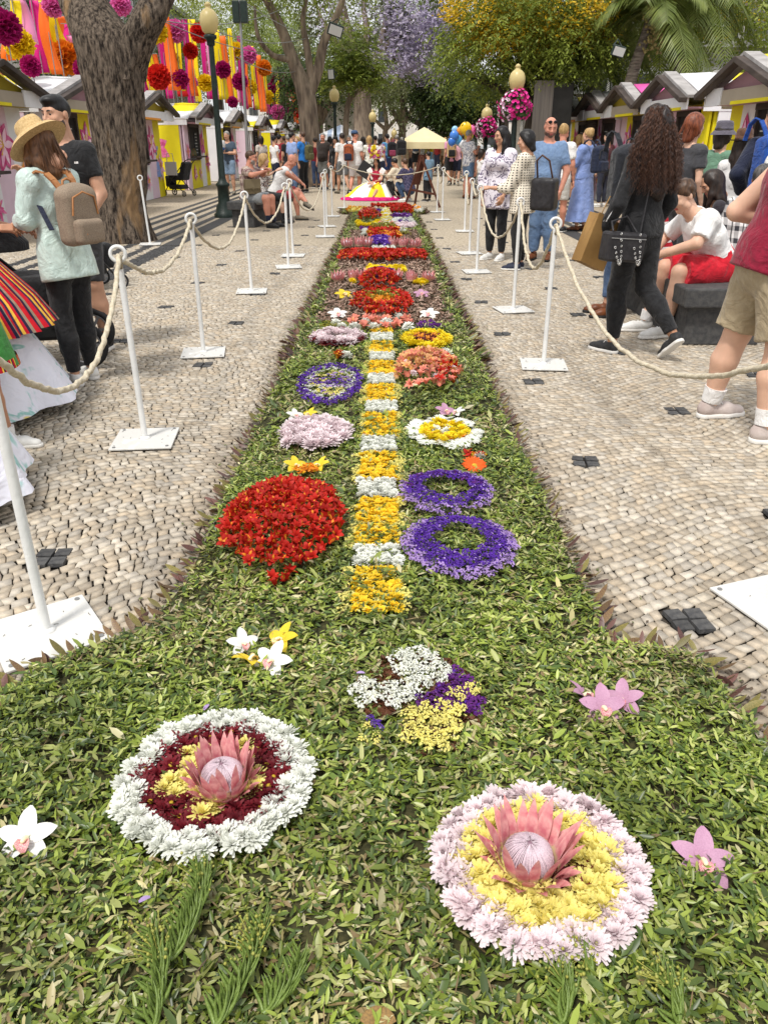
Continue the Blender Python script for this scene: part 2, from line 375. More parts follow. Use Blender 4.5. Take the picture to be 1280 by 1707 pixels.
# bits of twig and stalk among the clippings
n = 900; x = RNG.uniform(-1.1, 1.1, n); y = RNG.uniform(.5, 4.5, n); k = inpoly(x, y); x, y = x[k], y[k]; n = len(x); l = RNG.uniform(.03, .09, n)
c = np.array([(.3, .22, .1), (.2, .13, .06), (.16, .2, .05), (.1, .06, .04)])[RNG.integers(0, 4, n)] * RNG.uniform(.7, 1.2, (n, 1))
tag(obj('twigs', leaves_mesh('twigs', np.stack([x, y, RNG.uniform(.03, .045, n)], 1), RNG.uniform(0, 6.3, n), RNG.normal(0, .12, n), RNG.normal(0, .3, n), l, np.full(n, .0035), c, leaf_m, T5, F5t), crp), kind='stuff')
# brown mulch of dried petals and bark in the far half
n = 26000
x = RNG.uniform(-.65, .65, n); y = RNG.uniform(6.95, 15.3, n); k = is_mulch(x, y); x, y = x[k], y[k]; n = len(x)
mc = np.array([(.27, .17, .125), (.19, .115, .08), (.35, .24, .19), (.14, .09, .06), (.4, .29, .22)])[RNG.integers(0, 5, n)] * RNG.uniform(.7, 1.2, (n, 1))
me = leaves_mesh('mulch', np.stack([x, y, RNG.uniform(.012, .035, n)], 1), RNG.uniform(0, 6.3, n), RNG.normal(0, .3, n), RNG.normal(0, .5, n), RNG.uniform(.03, .07, n), RNG.uniform(.012, .025, n), mc, M('mulch', None, vcol=True, rough=.9), T5, F5t)
tag(obj('brown_mulch', me, crp), kind='stuff')
# border of upright red-green leaves
bl_m = [M('border_leaf_a', (.12, .06, .04), (.19, .13, .05), 18, .45, spec=.4, rnd=.35, trans=.15), M('border_leaf_b', (.14, .13, .03), (.24, .19, .06), 22, .45, spec=.4, rnd=.3, trans=.15), M('border_leaf_c', (.08, .035, .03), (.13, .06, .045), 22, .4, spec=.4, rnd=.4)]
def border_leaf(v):
    mb = MB(); L = 7; vs = []
    for i in range(L):
        t = i / (L - 1); w = .3 * math.sin(math.pi * min(1, t * .93 + .07)) ** .8; b = .25 * t * t
        vs += [(-w / 2, b * .6, t), (0, b * .6 + .05 * w, t * .99), (w / 2, b * .6, t)]
    fs = [(3 * i + k, 3 * i + k + 1, 3 * i + 4 + k, 3 * i + 3 + k) for i in range(L - 1) for k in (0, 1)]
    mb.add(vs, fs, True); return mb.mesh('border_leaf', bl_m[v])
BL = [border_leaf(v) for v in (0, 1, 2)]
edge = CARPET[:]; pts = []
for i in range(nC):
    a, b = Vector(edge[i]), Vector(edge[(i + 1) % nC])
    if i in (0,): continue
    d = (b - a); L = d.length; nn = Vector((d.y, -d.x)).normalized(); s = 0
    while s < L:
        p = a + d * (s / L); sp = .024 + .003 * max(0, p.y - 2); pts.append((p, nn)); s += sp * random.uniform(.6, 1.5)
def inview(p): a, b = proj(p.x, p.y, .05); return p.y > .95 and -60 < a < 1340
vis = sorted([q for q in pts if inview(q[0])], key=lambda q: q[0].y)
for (p, nn) in vis[:300]:
    l = random.uniform(.045, .085); out = random.uniform(.8, 1.5)
    yaw = math.atan2(nn.y, nn.x) + math.pi / 2 + random.gauss(0, .5)
    obj('border_leaf', random.choice(BL), crp, (p.x + nn.x * .006 + random.gauss(0, .012), p.y + nn.y * .006 + random.gauss(0, .012), .012), (out, random.gauss(0, .45), yaw), l)
far = [q for q in vis[300:]]
for it in range(1):
    n = len(far) * 4; pp = np.array([[q[0].x, q[0].y] for q in far]).repeat(4, 0) + RNG.normal(0, .02, (n, 2)); na = np.array([math.atan2(q[1].y, q[1].x) for q in far]).repeat(4)
    c = np.array([(.14, .07, .045), (.24, .2, .07), (.1, .12, .03), (.08, .035, .03)])[RNG.integers(0, 4, n)] * RNG.uniform(.7, 1.3, (n, 1)); l = RNG.uniform(.07, .13, n)
    me = leaves_mesh('border_leaves', np.column_stack([pp, np.full(n, .012)]), na + RNG.normal(0, .6, n), -RNG.uniform(.05, .75, n), RNG.normal(0, .4, n), l * .85, l * .3, c, leaf_m)
    tag(obj('border_leaves', me, crp), kind='stuff')
# soil crumbs and stray clippings on the stones beside the carpet
n = 2600; y = RNG.uniform(1.0, 9, n) ** 1.0; sgn = np.where(RNG.random(n) < .5, -1, 1); x = sgn * (carpet_half(y) + np.abs(RNG.exponential(.05, n)))
c = np.where((RNG.random(n) < .25)[:, None], np.array([[.1, .13, .03]]), np.array([[.1, .07, .045]])) * RNG.uniform(.6, 1.4, (n, 1)); l = RNG.uniform(.008, .028, n)
me = leaves_mesh('stray_clippings', np.column_stack([x, y, np.full(n, .004)]), RNG.uniform(0, 6.3, n), RNG.normal(0, .15, n), RNG.normal(0, .2, n), l, l * .5, c, leaf_m, T5, F5t)
tag(obj('stray_clippings', me), 'stray leaf bits and soil crumbs scattered beside the carpet', 'litter', kind='stuff')
# ------------------------------------------------------------ blossoms
def petal(mb, az, r0, z0, ln, wd, e0, e1, n=3, cup=.0, tipw=.25):
    ca, sa = math.cos(az), math.sin(az); r, z = r0, z0; vs = []
    prof = [.5, .9, 1, tipw] if n == 3 else [.5] + [math.sin(math.pi * (.15 + .75 * i / n)) for i in range(1, n)] + [tipw]
    for i in range(n + 1):
        w = wd / 2 * prof[i]; e = e0 + (e1 - e0) * i / n
        for sgn in (-1, 1):
            zz = z + cup * w * 1.5
            vs.append((r * ca - sgn * w * sa, r * sa + sgn * w * ca, zz))
        r += ln / n * math.cos(e); z += ln / n * math.sin(e)
    mb.add(vs, [(2 * i, 2 * i + 1, 2 * i + 3, 2 * i + 2) for i in range(n)], True)
def D(a): return math.radians(a)
def chrys_mesh(name, mats, seed, R=1., rings=((19, 2, 0, 1.), (17, 18, 0, .92), (14, 36, 0, .76), (11, 54, 0, .58), (7, 72, 0, .4)), wd=.25, centre=False):
    rnd = random.Random(seed); mb = MB()
    for j, (n, el, _, l) in enumerate(rings):
        for i in range(n):
            a = 2 * math.pi * (i + .5 * (j % 2)) / n + rnd.gauss(0, .12)
            e = D(el + rnd.gauss(0, 8)); petal(mb, a, .08, .05 + .1 * j, R * l * rnd.uniform(.82, 1.08), wd * rnd.uniform(.8, 1.15), e + D(18), e - D(12), 3, rnd.uniform(-.3, .5), .62)
    if centre:
        mb.cur = 1; mb.ball((0, 0, .3), (.24, .24, .16), 8, 5)
    return mb.mesh(name, mats)
def gerbera_mesh(name, mats, seed, n=22):
    rnd = random.Random(seed); mb = MB()
    for j in range(2):
        for i in range(n): petal(mb, 2 * math.pi * (i + .5 * j) / n + rnd.gauss(0, .05), .15, .1 + .06 * j, (.9 - .12 * j) * rnd.uniform(.9, 1.05), .2, D(14), D(-6), 3, .2, .45)
    mb.cur = 1; mb.ball((0, 0, .14), (.26, .26, .1), 10, 5); return mb.mesh(name, mats)
def alstro_mesh(name, mats, seed):
    rnd = random.Random(seed); mb = MB()
    for i in range(6):
        inner = i % 2; mb.cur = 0
        a = 2 * math.pi * i / 6 + rnd.gauss(0, .1)
        petal(mb, a, .05, 0, (1.15 if not inner else 1.2) * rnd.uniform(.9, 1.1), .62 if not inner else .42, D(68 + rnd.gauss(0, 6)), D(8 + rnd.gauss(0, 14)), 4, .35, .3)
        if inner:
            mb.cur = 1; petal(mb, a, .12, .13, .85, .3, D(66), D(20), 3, .35, .2)
    mb.cur = 2
    for i in range(3): petal(mb, rnd.uniform(0, 6.3), .02, .1, .8, .05, D(80), D(60), 2)
    return mb.mesh(name, mats)
def tuft_mesh(name, mats, seed, n=22, spread=1., h=.45, size=.26):
    rnd = random.Random(seed); mb = MB()
    for i in range(n):
        r = spread * math.sqrt(rnd.random()); a = rnd.uniform(0, 6.3); x, y = r * math.cos(a), r * math.sin(a)
        z = h * (1 - .6 * r * r / spread ** 2) + rnd.uniform(-.08, .12); s = size * rnd.uniform(.7, 1.25); tx, ty = rnd.gauss(0, .35) + .4 * x, rnd.gauss(0, .35) + .4 * y
        mb.cur = 0 if rnd.random() < .85 else min(1, len(mats) - 1)
        k = 6; ring = []
        for j in range(k):
            b = 2 * math.pi * j / k + a; q = s * (1 if j % 2 else .72); dx, dy = q * math.cos(b), q * math.sin(b)
            ring.append((x + dx, y + dy, z + .3 * s - tx * dx - ty * dy))
        mb.add(ring + [(x - tx * s * .2, y - ty * s * .2, z - .45 * s)], [(j, (j + 1) % k, k) for j in range(k)])
    return mb.mesh(name, mats)
def fm(name, c, c2=None, rnd=.12, trans=.3, rough=.55): return M('petal_' + name, c, c2, 14 if c2 else 12, rough, rnd=rnd, trans=trans, spec=.25)
WHITE = fm('white', (.86, .86, .82), (.8, .82, .74), .05); PINKW = fm('palepink', (.82, .68, .72), (.86, .78, .78), .08); YEL = fm('yellow', (.86, .79, .3), (.84, .74, .2), .08)
BRYEL = fm('brightyellow', (.87, .74, .03), (.86, .66, .02), .1); MAR = fm('maroon', (.2, .014, .024), (.12, .01, .016), .3); ORY = fm('marigold', (.85, .55, .01), (.87, .66, .05), .16)
RED = fm('red', (.56, .024, .012), (.42, .014, .01), .25); ORG = fm('orange', (.8, .26, .02), (.84, .4, .04), .15); PEACH = fm('peach', (.76, .3, .22), (.72, .2, .14), .25); PEACH2 = fm('peach2', (.8, .48, .22), (.76, .36, .16), .2)
PUR = fm('purple', (.14, .045, .42), (.1, .03, .32), .25); LAV = fm('lavender', (.46, .3, .64), (.54, .4, .68), .15); DPUR = fm('darkpurple', (.13, .025, .2), (.18, .04, .26), .3); LEM = fm('lemon', (.84, .8, .3), (.8, .72, .22), .1)
GRN = fm('sepal', (.12, .2, .03), (.2, .27, .05), .2); DISC = fm('disc', (.66, .46, .04), None, .1); FUCH = fm('fuchsia', (.6, .03, .3), (.7, .1, .42), .2); OLIVE = fm('olive', (.24, .24, .03), (.34, .3, .05), .2); GREENY = fm('greenyellow', (.42, .5, .12), (.6, .62, .3), .2)
REDORG = fm('gerbera', (.82, .1, .015), (.84, .16, .02), .1); BUD = fm('statice_bud', (.7, .7, .55), None, .1)
def var(f, name, mats, n=3, **k): return [f(name, mats, 11 * i + 3, **k) for i in range(n)]
CW = var(chrys_mesh, 'chrysanthemum', [WHITE, DISC]); CP = var(chrys_mesh, 'chrysanthemum', [PINKW, DISC], wd=.24); CY = var(chrys_mesh, 'chrysanthemum', [YEL, DISC], wd=.26)
CM = [chrys_mesh('chrysanthemum', [MAR, DISC], 5 * i, rings=((13, 6, 0, 1), (11, 26, 0, .8), (8, 50, 0, .5)), centre=(i == 0)) for i in range(3)]
CBY = var(chrys_mesh, 'chrysanthemum', [BRYEL, DISC]); CO = [chrys_mesh('marigold', [ORY, DISC], i, rings=((10, 8, 0, 1), (9, 35, 0, .75), (5, 60, 0, .5)), wd=.45) for i in range(3)]
CDW = [gerbera_mesh('daisy', [WHITE, GRN], i, 14) for i in range(3)]; GER = [gerbera_mesh('gerbera', [REDORG, DISC], 1)]; CYD = [gerbera_mesh('daisy', [BRYEL, ORY], i, 16) for i in range(2)]
AR = var(alstro_mesh, 'alstroemeria', [RED, ORG, MAR], 4); AP = var(alstro_mesh, 'alstroemeria', [PEACH, PEACH2, MAR], 4); AO = var(alstro_mesh, 'alstroemeria', [PEACH2, BRYEL, RED], 3); AOR = var(alstro_mesh, 'alstroemeria', [ORG, BRYEL, RED], 3)
TP = var(tuft_mesh, 'statice', [PUR, LAV]); TL = var(tuft_mesh, 'statice', [LAV, PUR]); TDP = var(tuft_mesh, 'statice', [DPUR, PUR]); TW = var(tuft_mesh, 'statice', [WHITE, BUD], size=.22, n=30); TY = var(tuft_mesh, 'statice', [LEM, YEL], size=.22, n=28)
TG = var(tuft_mesh, 'sprig', [OLIVE, GREENY], size=.2, n=30); TO = var(tuft_mesh, 'sprig', [ORG, BRYEL], size=.3, n=20); TF = var(tuft_mesh, 'sprig', [FUCH, PINKW], size=.3)
def bloom(root, meshes, x, y, z, s, tilt=.25, name='blossom', toward=None):
    rx, ry = random.gauss(0, tilt), random.gauss(0, tilt)
    if toward: rx += toward[0]; ry += toward[1]
    return obj(name, random.choice(meshes), root, (x, y, z), (rx, ry, random.uniform(0, 6.3)), s * random.uniform(.88, 1.12))
def ell(l, r, t, b, z=.03):
    cx0, ya = G((l + r) / 2, t, z); _, yb = G((l + r) / 2, b, z); ym = (ya + yb) / 2
    _, pym = proj(0, ym, z); xl, _ = G(l, pym, z); xr, _ = G(r, pym, z)
    return (xl + xr) / 2, ym, (xr - xl) / 2, (ya - yb) / 2
def pack(n, rmin, rmax, mind, tries=30, fn=None):
    """dart throwing in an annulus of a unit disc"""
    P_ = []
    for _ in range(n * tries):
        r = math.sqrt(random.uniform(rmin ** 2, rmax ** 2)); a = random.uniform(0, 2 * math.pi); q = (r * math.cos(a), r * math.sin(a))
        if fn and not fn(r, a): continue
        if all((q[0] - p[0]) ** 2 + (q[1] - p[1]) ** 2 > mind ** 2 for p in P_):
            P_.append(q)
            if len(P_) >= n: break
    return P_
def disc(label, box, layers, cat='flower wreath', dome=0., z=.03, group=None, name='flower_wreath', tilt=.22):
    """layers: (meshes, n, rmin, rmax, size_m, mind, filter)"""
    cx, cy, rx, ry = ell(*box); t = thing(name, label, cat, (cx, cy, .012), 0, group); sm_ = .75 * max(l_[4] for l_ in layers); rx = max(.03, rx - sm_); ry = max(.03, ry - sm_)
    for (ms, n, r0, r1, s, md, fn) in layers:
        for (u, v) in pack(n, r0, r1, md, fn=fn):
            h = dome * math.sqrt(max(0, 1 - (u * u + v * v) * .92)); 
            bloom(t, ms, u * rx, v * ry, z - .012 + h + random.uniform(0, .008), s, tilt, toward=(-v * dome / max(.02, ry) * .6, u * dome / max(.02, rx) * .6) if dome else None)
    return t
def strip(label, x0, x1, y0, y1, ms, s, sp, cat='flower band', z=.03, name='flower_band', group=None, extra=None, dome=0, par=None):
    t = par or thing(name, label, cat, ((x0 + x1) / 2, (y0 + y1) / 2, .012), 0, group); ox, oy = (x0 + x1) / 2, (y0 + y1) / 2
    nx = max(1, round((x1 - x0) / sp)); ny = max(1, round((y1 - y0) / sp))
    for i in range(nx):
        for j in range(ny):
            x = x0 + (i + .5) * (x1 - x0) / nx - ox + random.gauss(0, sp * .2); y = y0 + (j + .5) * (y1 - y0) / ny - oy + random.gauss(0, sp * .2)
            v = 2 * y / max(.01, (y1 - y0)); u = 2 * x / (x1 - x0); h = dome * math.sqrt(max(0, 1 - min(1, .9 * v * v))) * math.sqrt(max(.1, 1 - .8 * min(1, u ** 4)))
            bloom(t, ms if random.random() > (extra[1] if extra else 0) else extra[0], x, y, z - .012 + h, s, .25)
    return t
# nearest wreaths
def petalwave(a, k, ph=0): return math.cos(k * a + ph)
w1 = disc('round wreath of white chrysanthemums with maroon and yellow inside, front left', (195, 525, 1198, 1448), [
    (CW, 130, .8, 1.02, .031, .1, None), (CM, 80, .34, .82, .032, .115, lambda r, a: r > .48 + .16 * petalwave(a, 5, 1.2) - .05), (CY, 34, .12, .56, .031, .115, lambda r, a: r < .46 + .14 * petalwave(a, 5, 1.2))], z=.045)
w2 = disc('round wreath of pale pink and yellow chrysanthemums, front right', (712, 1082, 1320, 1628), [
    (CP, 110, .76, 1.0, .036, .12, None), (CY, 84, .26, .77, .038, .12, lambda r, a: not (r < .46 and 4.9 < a < 6.2)), (CM, 18, .05, .48, .035, .12, lambda r, a: 4.6 < a < 6.25)], z=.045)
# king proteas
BRACT = M('protea_bract', srgb(198, 112, 122), srgb(224, 164, 160), 4, .5, spec=.3, trans=.12, rnd=.1, lo=.4, hi=.6); BRACT2 = M('protea_bract_base', srgb(205, 190, 140), srgb(214, 160, 150), 9, .5, trans=.1); STYLE = M('protea_style', srgb(196, 176, 188), srgb(224, 208, 214), 20, .6); STYLE2 = M('protea_gap', srgb(120, 92, 110), srgb(150, 120, 128), 30, .8)
def bract_mesh():
    mb = MB(); n = 8; vs = []
    for i in range(n + 1):
        t = i / n; w = .17 * (math.sin(math.pi * (t * .8 + .2)) ** .9); cv = -.18 * (t - .55) ** 2
        for k in range(5):
            u = (k - 2) / 2; vs.append((w * u, cv + .16 * w * (1 - u * u) * -1, t))
    fs = [(5 * i + k, 5 * i + k + 1, 5 * i + 6 + k, 5 * i + 5 + k) for i in range(n) for k in range(4)]
    mb.add(vs, fs, True); mb.m = [1 if j < 4 * 2 else 0 for j in range(len(fs))]; return mb.mesh('bract', [BRACT, BRACT2])
BRM = bract_mesh()
def protea_head(n=120):
    mb = MB(); mb.cur = 1; mb.lathe([(.55, .1), (.82, .35), (.92, .62), (.8, .98), (.5, 1.26), (.18, 1.38), (0, 1.4)], 24); mb.cur = 0
    for i in range(n):
        a = 2 * math.pi * i / n + random.gauss(0, .01); k = 1.045 + random.uniform(0, .03); top = random.uniform(.0, .28)
        pr = [(.6, .12), (.86, .36), (.96, .64), (.86, 1.0), (.58, 1.3), (top + .06, 1.45 - top * .2)]
        mb.tube([(r * k * math.cos(a), r * k * math.sin(a), z) for r, z in pr], [.018, .022, .024, .022, .02, .008], 3, cap=False)
    return mb.mesh('flower_head', [STYLE, STYLE2])
PHEAD = protea_head()
def protea(label, x, y, z, s, tilt, group=None, rings=((14, .95, .2, 1.85), (14, 1.0, .4, 1.6), (14, 1.0, .68, 1.15), (12, .9, 1.0, .75)), cat='protea', lean=(0, 0)):
    t = thing('protea_flower', label, cat, (x, y, z), random.uniform(0, 6), group); t.rotation_euler = (lean[0], lean[1], random.uniform(0, 6.3)); t.rotation_mode = 'ZXY'; t.scale = (s,) * 3
    obj('flower_head', PHEAD, t, scale=.88)
    for j, (n, r, op, ln) in enumerate(rings):
        for i in range(n):
            a = 2 * math.pi * (i + .5 * (j % 2)) / n + random.gauss(0, .05)
            obj('bract', BRM, t, (r * .84 * math.cos(a), r * .84 * math.sin(a), .12 - .05 * j), (op + random.gauss(0, .07), random.gauss(0, .06), a - math.pi / 2 + math.pi), (random.uniform(1.15, 1.6), 1.4, ln * random.uniform(.88, 1.12)))
    mb = MB(); mb.lathe([(.2, -.25), (.55, -.1), (.66, .12)], 14); mb.out('base', BRACT2, t); return t
x, y = G(372, 1322, .05); protea('king protea with pink bracts standing in the white wreath', x, y + .015, .055, .06, 0)
x, y = G(880, 1462, .05); protea('king protea with spreading pink bracts standing in the pink and yellow wreath', x, y + .02, .055, .062, 0, rings=((13, .95, .32, 2.1), (13, 1.0, .6, 1.8), (12, 1.0, .9, 1.2), (10, .9, 1.1, .8)))
# orchids
def orchid_mesh(kind):
    base, lip = {'white': ((.84, .83, .78), (.6, .1, .2)), 'yellow': ((.8, .6, .03), (.7, .4, .04)), 'pink': ((.5, .27, .4), (.5, .03, .15))}[kind]
    m1 = M('orchid_' + kind, base, tuple(min(.9, c * 1.1 + .03) for c in base), 20, .5, trans=.25, rnd=.06); m2 = M('orchid_lip_' + kind, lip, (.85, .7, .55), 60, .5, lo=.45, hi=.6); m3 = M('orchid_column', (.85, .78, .5), None, 1, .5)
    mb = MB()
    for i, (az, l, w) in enumerate(((90, 1.05, .62), (162, 1.0, .56), (18, 1.0, .56), (222, .98, .6), (318, .98, .6))):
        n = 6; a = D(az); ca, sa = math.cos(a), math.sin(a); vs = []
        for j in range(n + 1):
            t = j / n; wd = w / 2 * (.35 + .65 * math.sin(math.pi * min(1, t * .95 + .12)) ** .7) * (1 if t < .98 else .3); zc = .18 * math.sin(t * 2.4) - .1 * t
            for u in (-1, 0, 1): vs.append((t * l * ca - u * wd * sa, t * l * sa + u * wd * ca, zc + .07 * abs(u) * (1 if i < 3 else .6)))
        mb.add(vs, [(3 * j + k, 3 * j + k + 1, 3 * j + 4 + k, 3 * j + 3 + k) for j in range(n) for k in (0, 1)], True)
    mb.cur = 1; vs = []
    for j in range(6):
        t = j / 5; wd = .24 * (math.sin(math.pi * (.25 + .65 * t))); 
        for u in (-1, -.5, 0, .5, 1): vs.append((wd * u, -.06 - .42 * t, .14 + .22 * math.sin(t * 2.6) + .2 * u * u * (1 - t * .7) - .12 * t))
    mb.add(vs, [(5 * j + k, 5 * j + k + 1, 5 * j + 6 + k, 5 * j + 5 + k) for j in range(5) for k in range(4)], True)
    mb.cur = 2; mb.tube([(0, .0, .08), (0, -.05, .25), (0, -.14, .36)], [.1, .09, .07], 8); mb.ball((0, -.15, .36), .075, 8, 5)
    return mb.mesh('orchid', [m1, m2, m3])
ORC = {k: orchid_mesh(k) for k in ('white', 'yellow', 'pink')}
def orchid(label, px, py, kind, s, rot, group=None):
    x, y = G(px, py, .045); o = obj('orchid_bloom', ORC[kind], None, (x, y, .04), rot, s * 1.13); return tag(o, label, 'orchid', group)
orchid('white orchid with spotted lip lying alone at the left edge', 45, 1395, 'white', .062, (.55, 0, .1))
orchid('pink orchid lying alone right of the pink and yellow wreath', 1170, 1432, 'pink', .064, (.5, .1, -.2))
orchid('white orchid with drooping petals at the upper left of the yellow group', 405, 1072, 'white', .05, (.6, .2, .5))
orchid('yellow orchid with pointed petals at the upper right of its group', 470, 1065, 'yellow', .058, (.5, -.3, -.6))
orchid('yellow orchid at the lower left of its group', 415, 1100, 'yellow', .052, (.5, .2, 2.2))
orchid('white orchid at the lower right of the yellow group', 455, 1100, 'white', .06, (.6, 0, -.5))
orchid('pink orchid at the left of the three pink blooms', 972, 1158, 'pink', .05, (.4, .5, .9))
orchid('pink orchid at the front of the three pink blooms', 1005, 1178, 'pink', .062, (.6, 0, 0))
orchid('pink orchid at the right of the three pink blooms', 1038, 1165, 'pink', .056, (.6, -.3, -.4))
orchid('yellow orchid lying left of a tuft above the red mound', 492, 775, 'yellow', .055, (.5, .2, .4)); orchid('cream orchid lying right of the yellow tuft above the red mound', 533, 775, 'yellow', .055, (.5, -.3, -.7))
disc('tuft of yellow filaments between two cream orchids', (487, 540, 778, 798), [([*TO], 7, 0, .8, .028, .3, None)], 'flower tuft', z=.04, name='flower_tuft')
orchid('small white orchid above the pink disc, left one of two', 492, 692, 'white', .05, (.5, .2, .4)); orchid('small yellow orchid above the pink disc', 516, 690, 'yellow', .05, (.5, -.2, -.6))
orchid('dusty pink orchid above the daisy ring, left one of two', 742, 685, 'pink', .06, (.5, .2, .3)); orchid('pale orchid above the daisy ring, right one of two', 762, 687, 'white', .05, (.4, -.3, -.8))
# white dove of statice with yellow and purple
def poly_fill(root, poly, ms, s, sp, z, jitter=.3, name='blossom'):
    pts = [G(px, py, .03) for px, py in poly]; xs = [p[0] for p in pts]; ys = [p[1] for p in pts]; y = min(ys)
    while y < max(ys):
        x = min(xs)
        while x < max(xs):
            qx, qy = x + random.gauss(0, sp * jitter), y + random.gauss(0, sp * jitter)
            if inpoly(np.array([qx]), np.array([qy]), pts)[0]: bloom(root, ms, qx - root.location.x, qy - root.location.y, z + random.uniform(0, .01), s, .3, name)
            x += sp
        y += sp * .9
dx, dy = G(695, 1170, .03)
dove = thing('statice_bird', 'bird shape of white, yellow and purple statice on brown petals', 'flower figure', (dx, dy, .012))
poly_fill(dove, [(590, 1150), (655, 1090), (715, 1080), (765, 1115), (805, 1170), (785, 1225), (710, 1268), (660, 1240), (690, 1190), (600, 1190)], [tuft_mesh('dry_petals', [fm('drybrown', (.16, .06, .03), (.1, .04, .02), .3, .1)], 4, n=12, size=.5)], .022, .034, .004, .5, name='dry_petals')
poly_fill(dove, [(583, 1152), (600, 1143), (640, 1146), (668, 1140), (650, 1112), (672, 1088), (715, 1088), (730, 1108), (752, 1118), (752, 1140), (722, 1142), (700, 1160), (690, 1172), (650, 1190), (600, 1182)], TW, .019, .0225, .028, .42)
poly_fill(dove, [(675, 1172), (720, 1165), (760, 1122), (785, 1140), (805, 1175), (790, 1205), (760, 1185), (720, 1190)], TDP, .019, .024, .026)
poly_fill(dove, [(720, 1165), (750, 1158), (790, 1150), (800, 1168), (760, 1178)], TY, .016, .026, .034)
poly_fill(dove, [(665, 1200), (700, 1178), (745, 1185), (775, 1185), (770, 1215), (745, 1255), (700, 1258), (668, 1235)], TY, .02, .024, .03)
poly_fill(dove, [(590, 1215), (640, 1205), (650, 1240), (600, 1245)], TY, .014, .05, .02); poly_fill(dove, [(615, 1200), (628, 1200), (640, 1225), (625, 1228)], TP, .012, .022, .022)
# red mound and purple hearts
disc('mound of red alstroemeria with orange throats beside the yellow strip', (367, 580, 815, 968), [(AR, 300, 0, 1, .034, .078, None)], 'flower mound', dome=.1, name='flower_mound', z=.035, tilt=.45)
disc('two loose red alstroemeria fallen at the foot of the red mound', (435, 500, 945, 985), [(AR, 5, 0, .9, .034, .5, None)], 'flowers', name='loose_flowers', tilt=.5)
heart = lambda r, a, up=1: .62 < r / (1.0 - .2 * max(0, math.sin(a) * up) ** 6) < 1.06
disc('large purple statice ring with lavender rim, nearer of two', (668, 862, 866, 972), [(TP, 130, .5, .86, .021, .085, lambda r, a: r > .48 + .18 * max(0, math.sin(a)) ** 8), (TL, 80, .84, 1.02, .02, .085, lambda r, a: not .9 < a < 2.2)], dome=.05)
disc('purple statice ring with lavender rim, farther of two', (662, 826, 792, 862), [(TP, 100, .55, .85, .021, .1, None), (TDP, 20, .6, .9, .021, .12, lambda r, a: a < 3.1), (TL, 60, .85, 1.02, .02, .095, None)], dome=.05)
# the striped centre strip
whites = [(916, 948), (804, 832), (733, 756), (673, 690), (628, 643), (591, 603), (559, 571)]; lo = 1020
for i, (t_, b_2) in enumerate(whites):
    ya = G(630, lo, .03)[1]; yb = G(630, b_2, .03)[1]; yc = G(630, t_, .03)[1]; xc = -.028 if i < 3 else -.02
    hw = .088
    nm = ['nearest', 'second', 'third', 'fourth', 'fifth', 'sixth', 'farthest'][i]
    sp = .027 if i < 2 else .034
    blk = strip('orange-yellow marigold block of the centre strip, %s to the viewer' % nm, xc - hw, xc + hw, ya, yb, CO, sp * .8, sp, extra=(TY, .12), group='marigold blocks of the centre strip', cat='flower block', name='marigold_block')
    for k in range(int((yb - ya) / .028)):
        for s_ in (-1, 1): bloom(blk, TY, s_ * (hw + random.uniform(.005, .03)), random.uniform(-.5, .5) * (yb - ya), .016, .026)
    strip('white chrysanthemum band of the centre strip, %s to the viewer' % nm, xc - hw, xc + hw, yb, yc, CW, .024, .03, group='white bands of the centre strip', cat='flower band', z=.04)
    lo = t_
    if i == 6: strip('short marigold end of the centre strip', xc - hw, xc + hw, yc, yc + .28, CO, .024, .037, cat='flower block', name='marigold_block')
# middle ornaments
disc('pale pink chrysanthemum disc left of the centre strip', (460, 590, 702, 756), [(CP, 60, 0, .98, .05, .19, None), (CM, 8, .2, .9, .025, .3, None)], z=.04, name='flower_disc', cat='flower disc')
disc('ring of white daisies round yellow chrysanthemums right of the strip', (676, 806, 700, 755), [(CDW, 30, .74, 1, .044, .2, None), (CBY, 22, .2, .7, .04, .2, None), ([*AOR], 8, .2, .75, .03, .3, None), (CW, 4, 0, .3, .04, .2, None)], z=.04)
gx, gy = G(790, 778, .04); tag(obj('gerbera_bloom', GER[0], None, (gx, gy, .04), (.35, 0, .3), .062), 'bright red-orange gerbera between daisies and purple ring', 'gerbera')
disc('red and white carnation pair behind the orange gerbera', (768, 815, 756, 772), [(AR, 3, .2, .9, .035, .5, None), (CW, 2, .3, .9, .035, .5, None), (TO, 3, .3, .9, .03, .4, None)], 'flowers', name='loose_flowers')
disc('disc of purple, white and yellow statice in bands', (494, 608, 610, 678), [(TP, 80, .78, 1, .026, .11, None), (TW, 45, .62, .84, .022, .11, None), (TP, 20, 0, .66, .026, .13, lambda r, a: abs(math.sin(a) * r) < .14), (TW, 14, 0, .7, .02, .12, lambda r, a: .12 < -math.sin(a) * r < .28), (TY, 26, 0, .64, .022, .13, lambda r, a: abs(math.sin(a) * r) > .3 or math.cos(a) * r < -.1), (TL, 24, 0, .64, .022, .13, None)], z=.04, name='flower_disc', cat='flower disc')
disc('mound of peach and coral alstroemeria right of the strip', (654, 772, 595, 660), [(AP, 70, 0, 1, .043, .15, None), (AO, 60, 0, .98, .043, .16, lambda r, a: math.sin(a) * r > -.4), (CP, 14, 0, .9, .03, .3, None), (AR, 34, .5, 1, .042, .2, lambda r, a: math.cos(a) > .1 and math.sin(a) < .3)], 'flower mound', dome=.1, name='flower_mound', tilt=.45)
disc('small cluster of red and orange blooms with one white, left of the strip', (545, 587, 590, 602), [(AR, 4, 0, .9, .04, .5, None), (AOR, 4, 0, .9, .04, .5, None), (CW, 1, .5, .9, .05, .5, None)], 'flowers', name='loose_flowers')
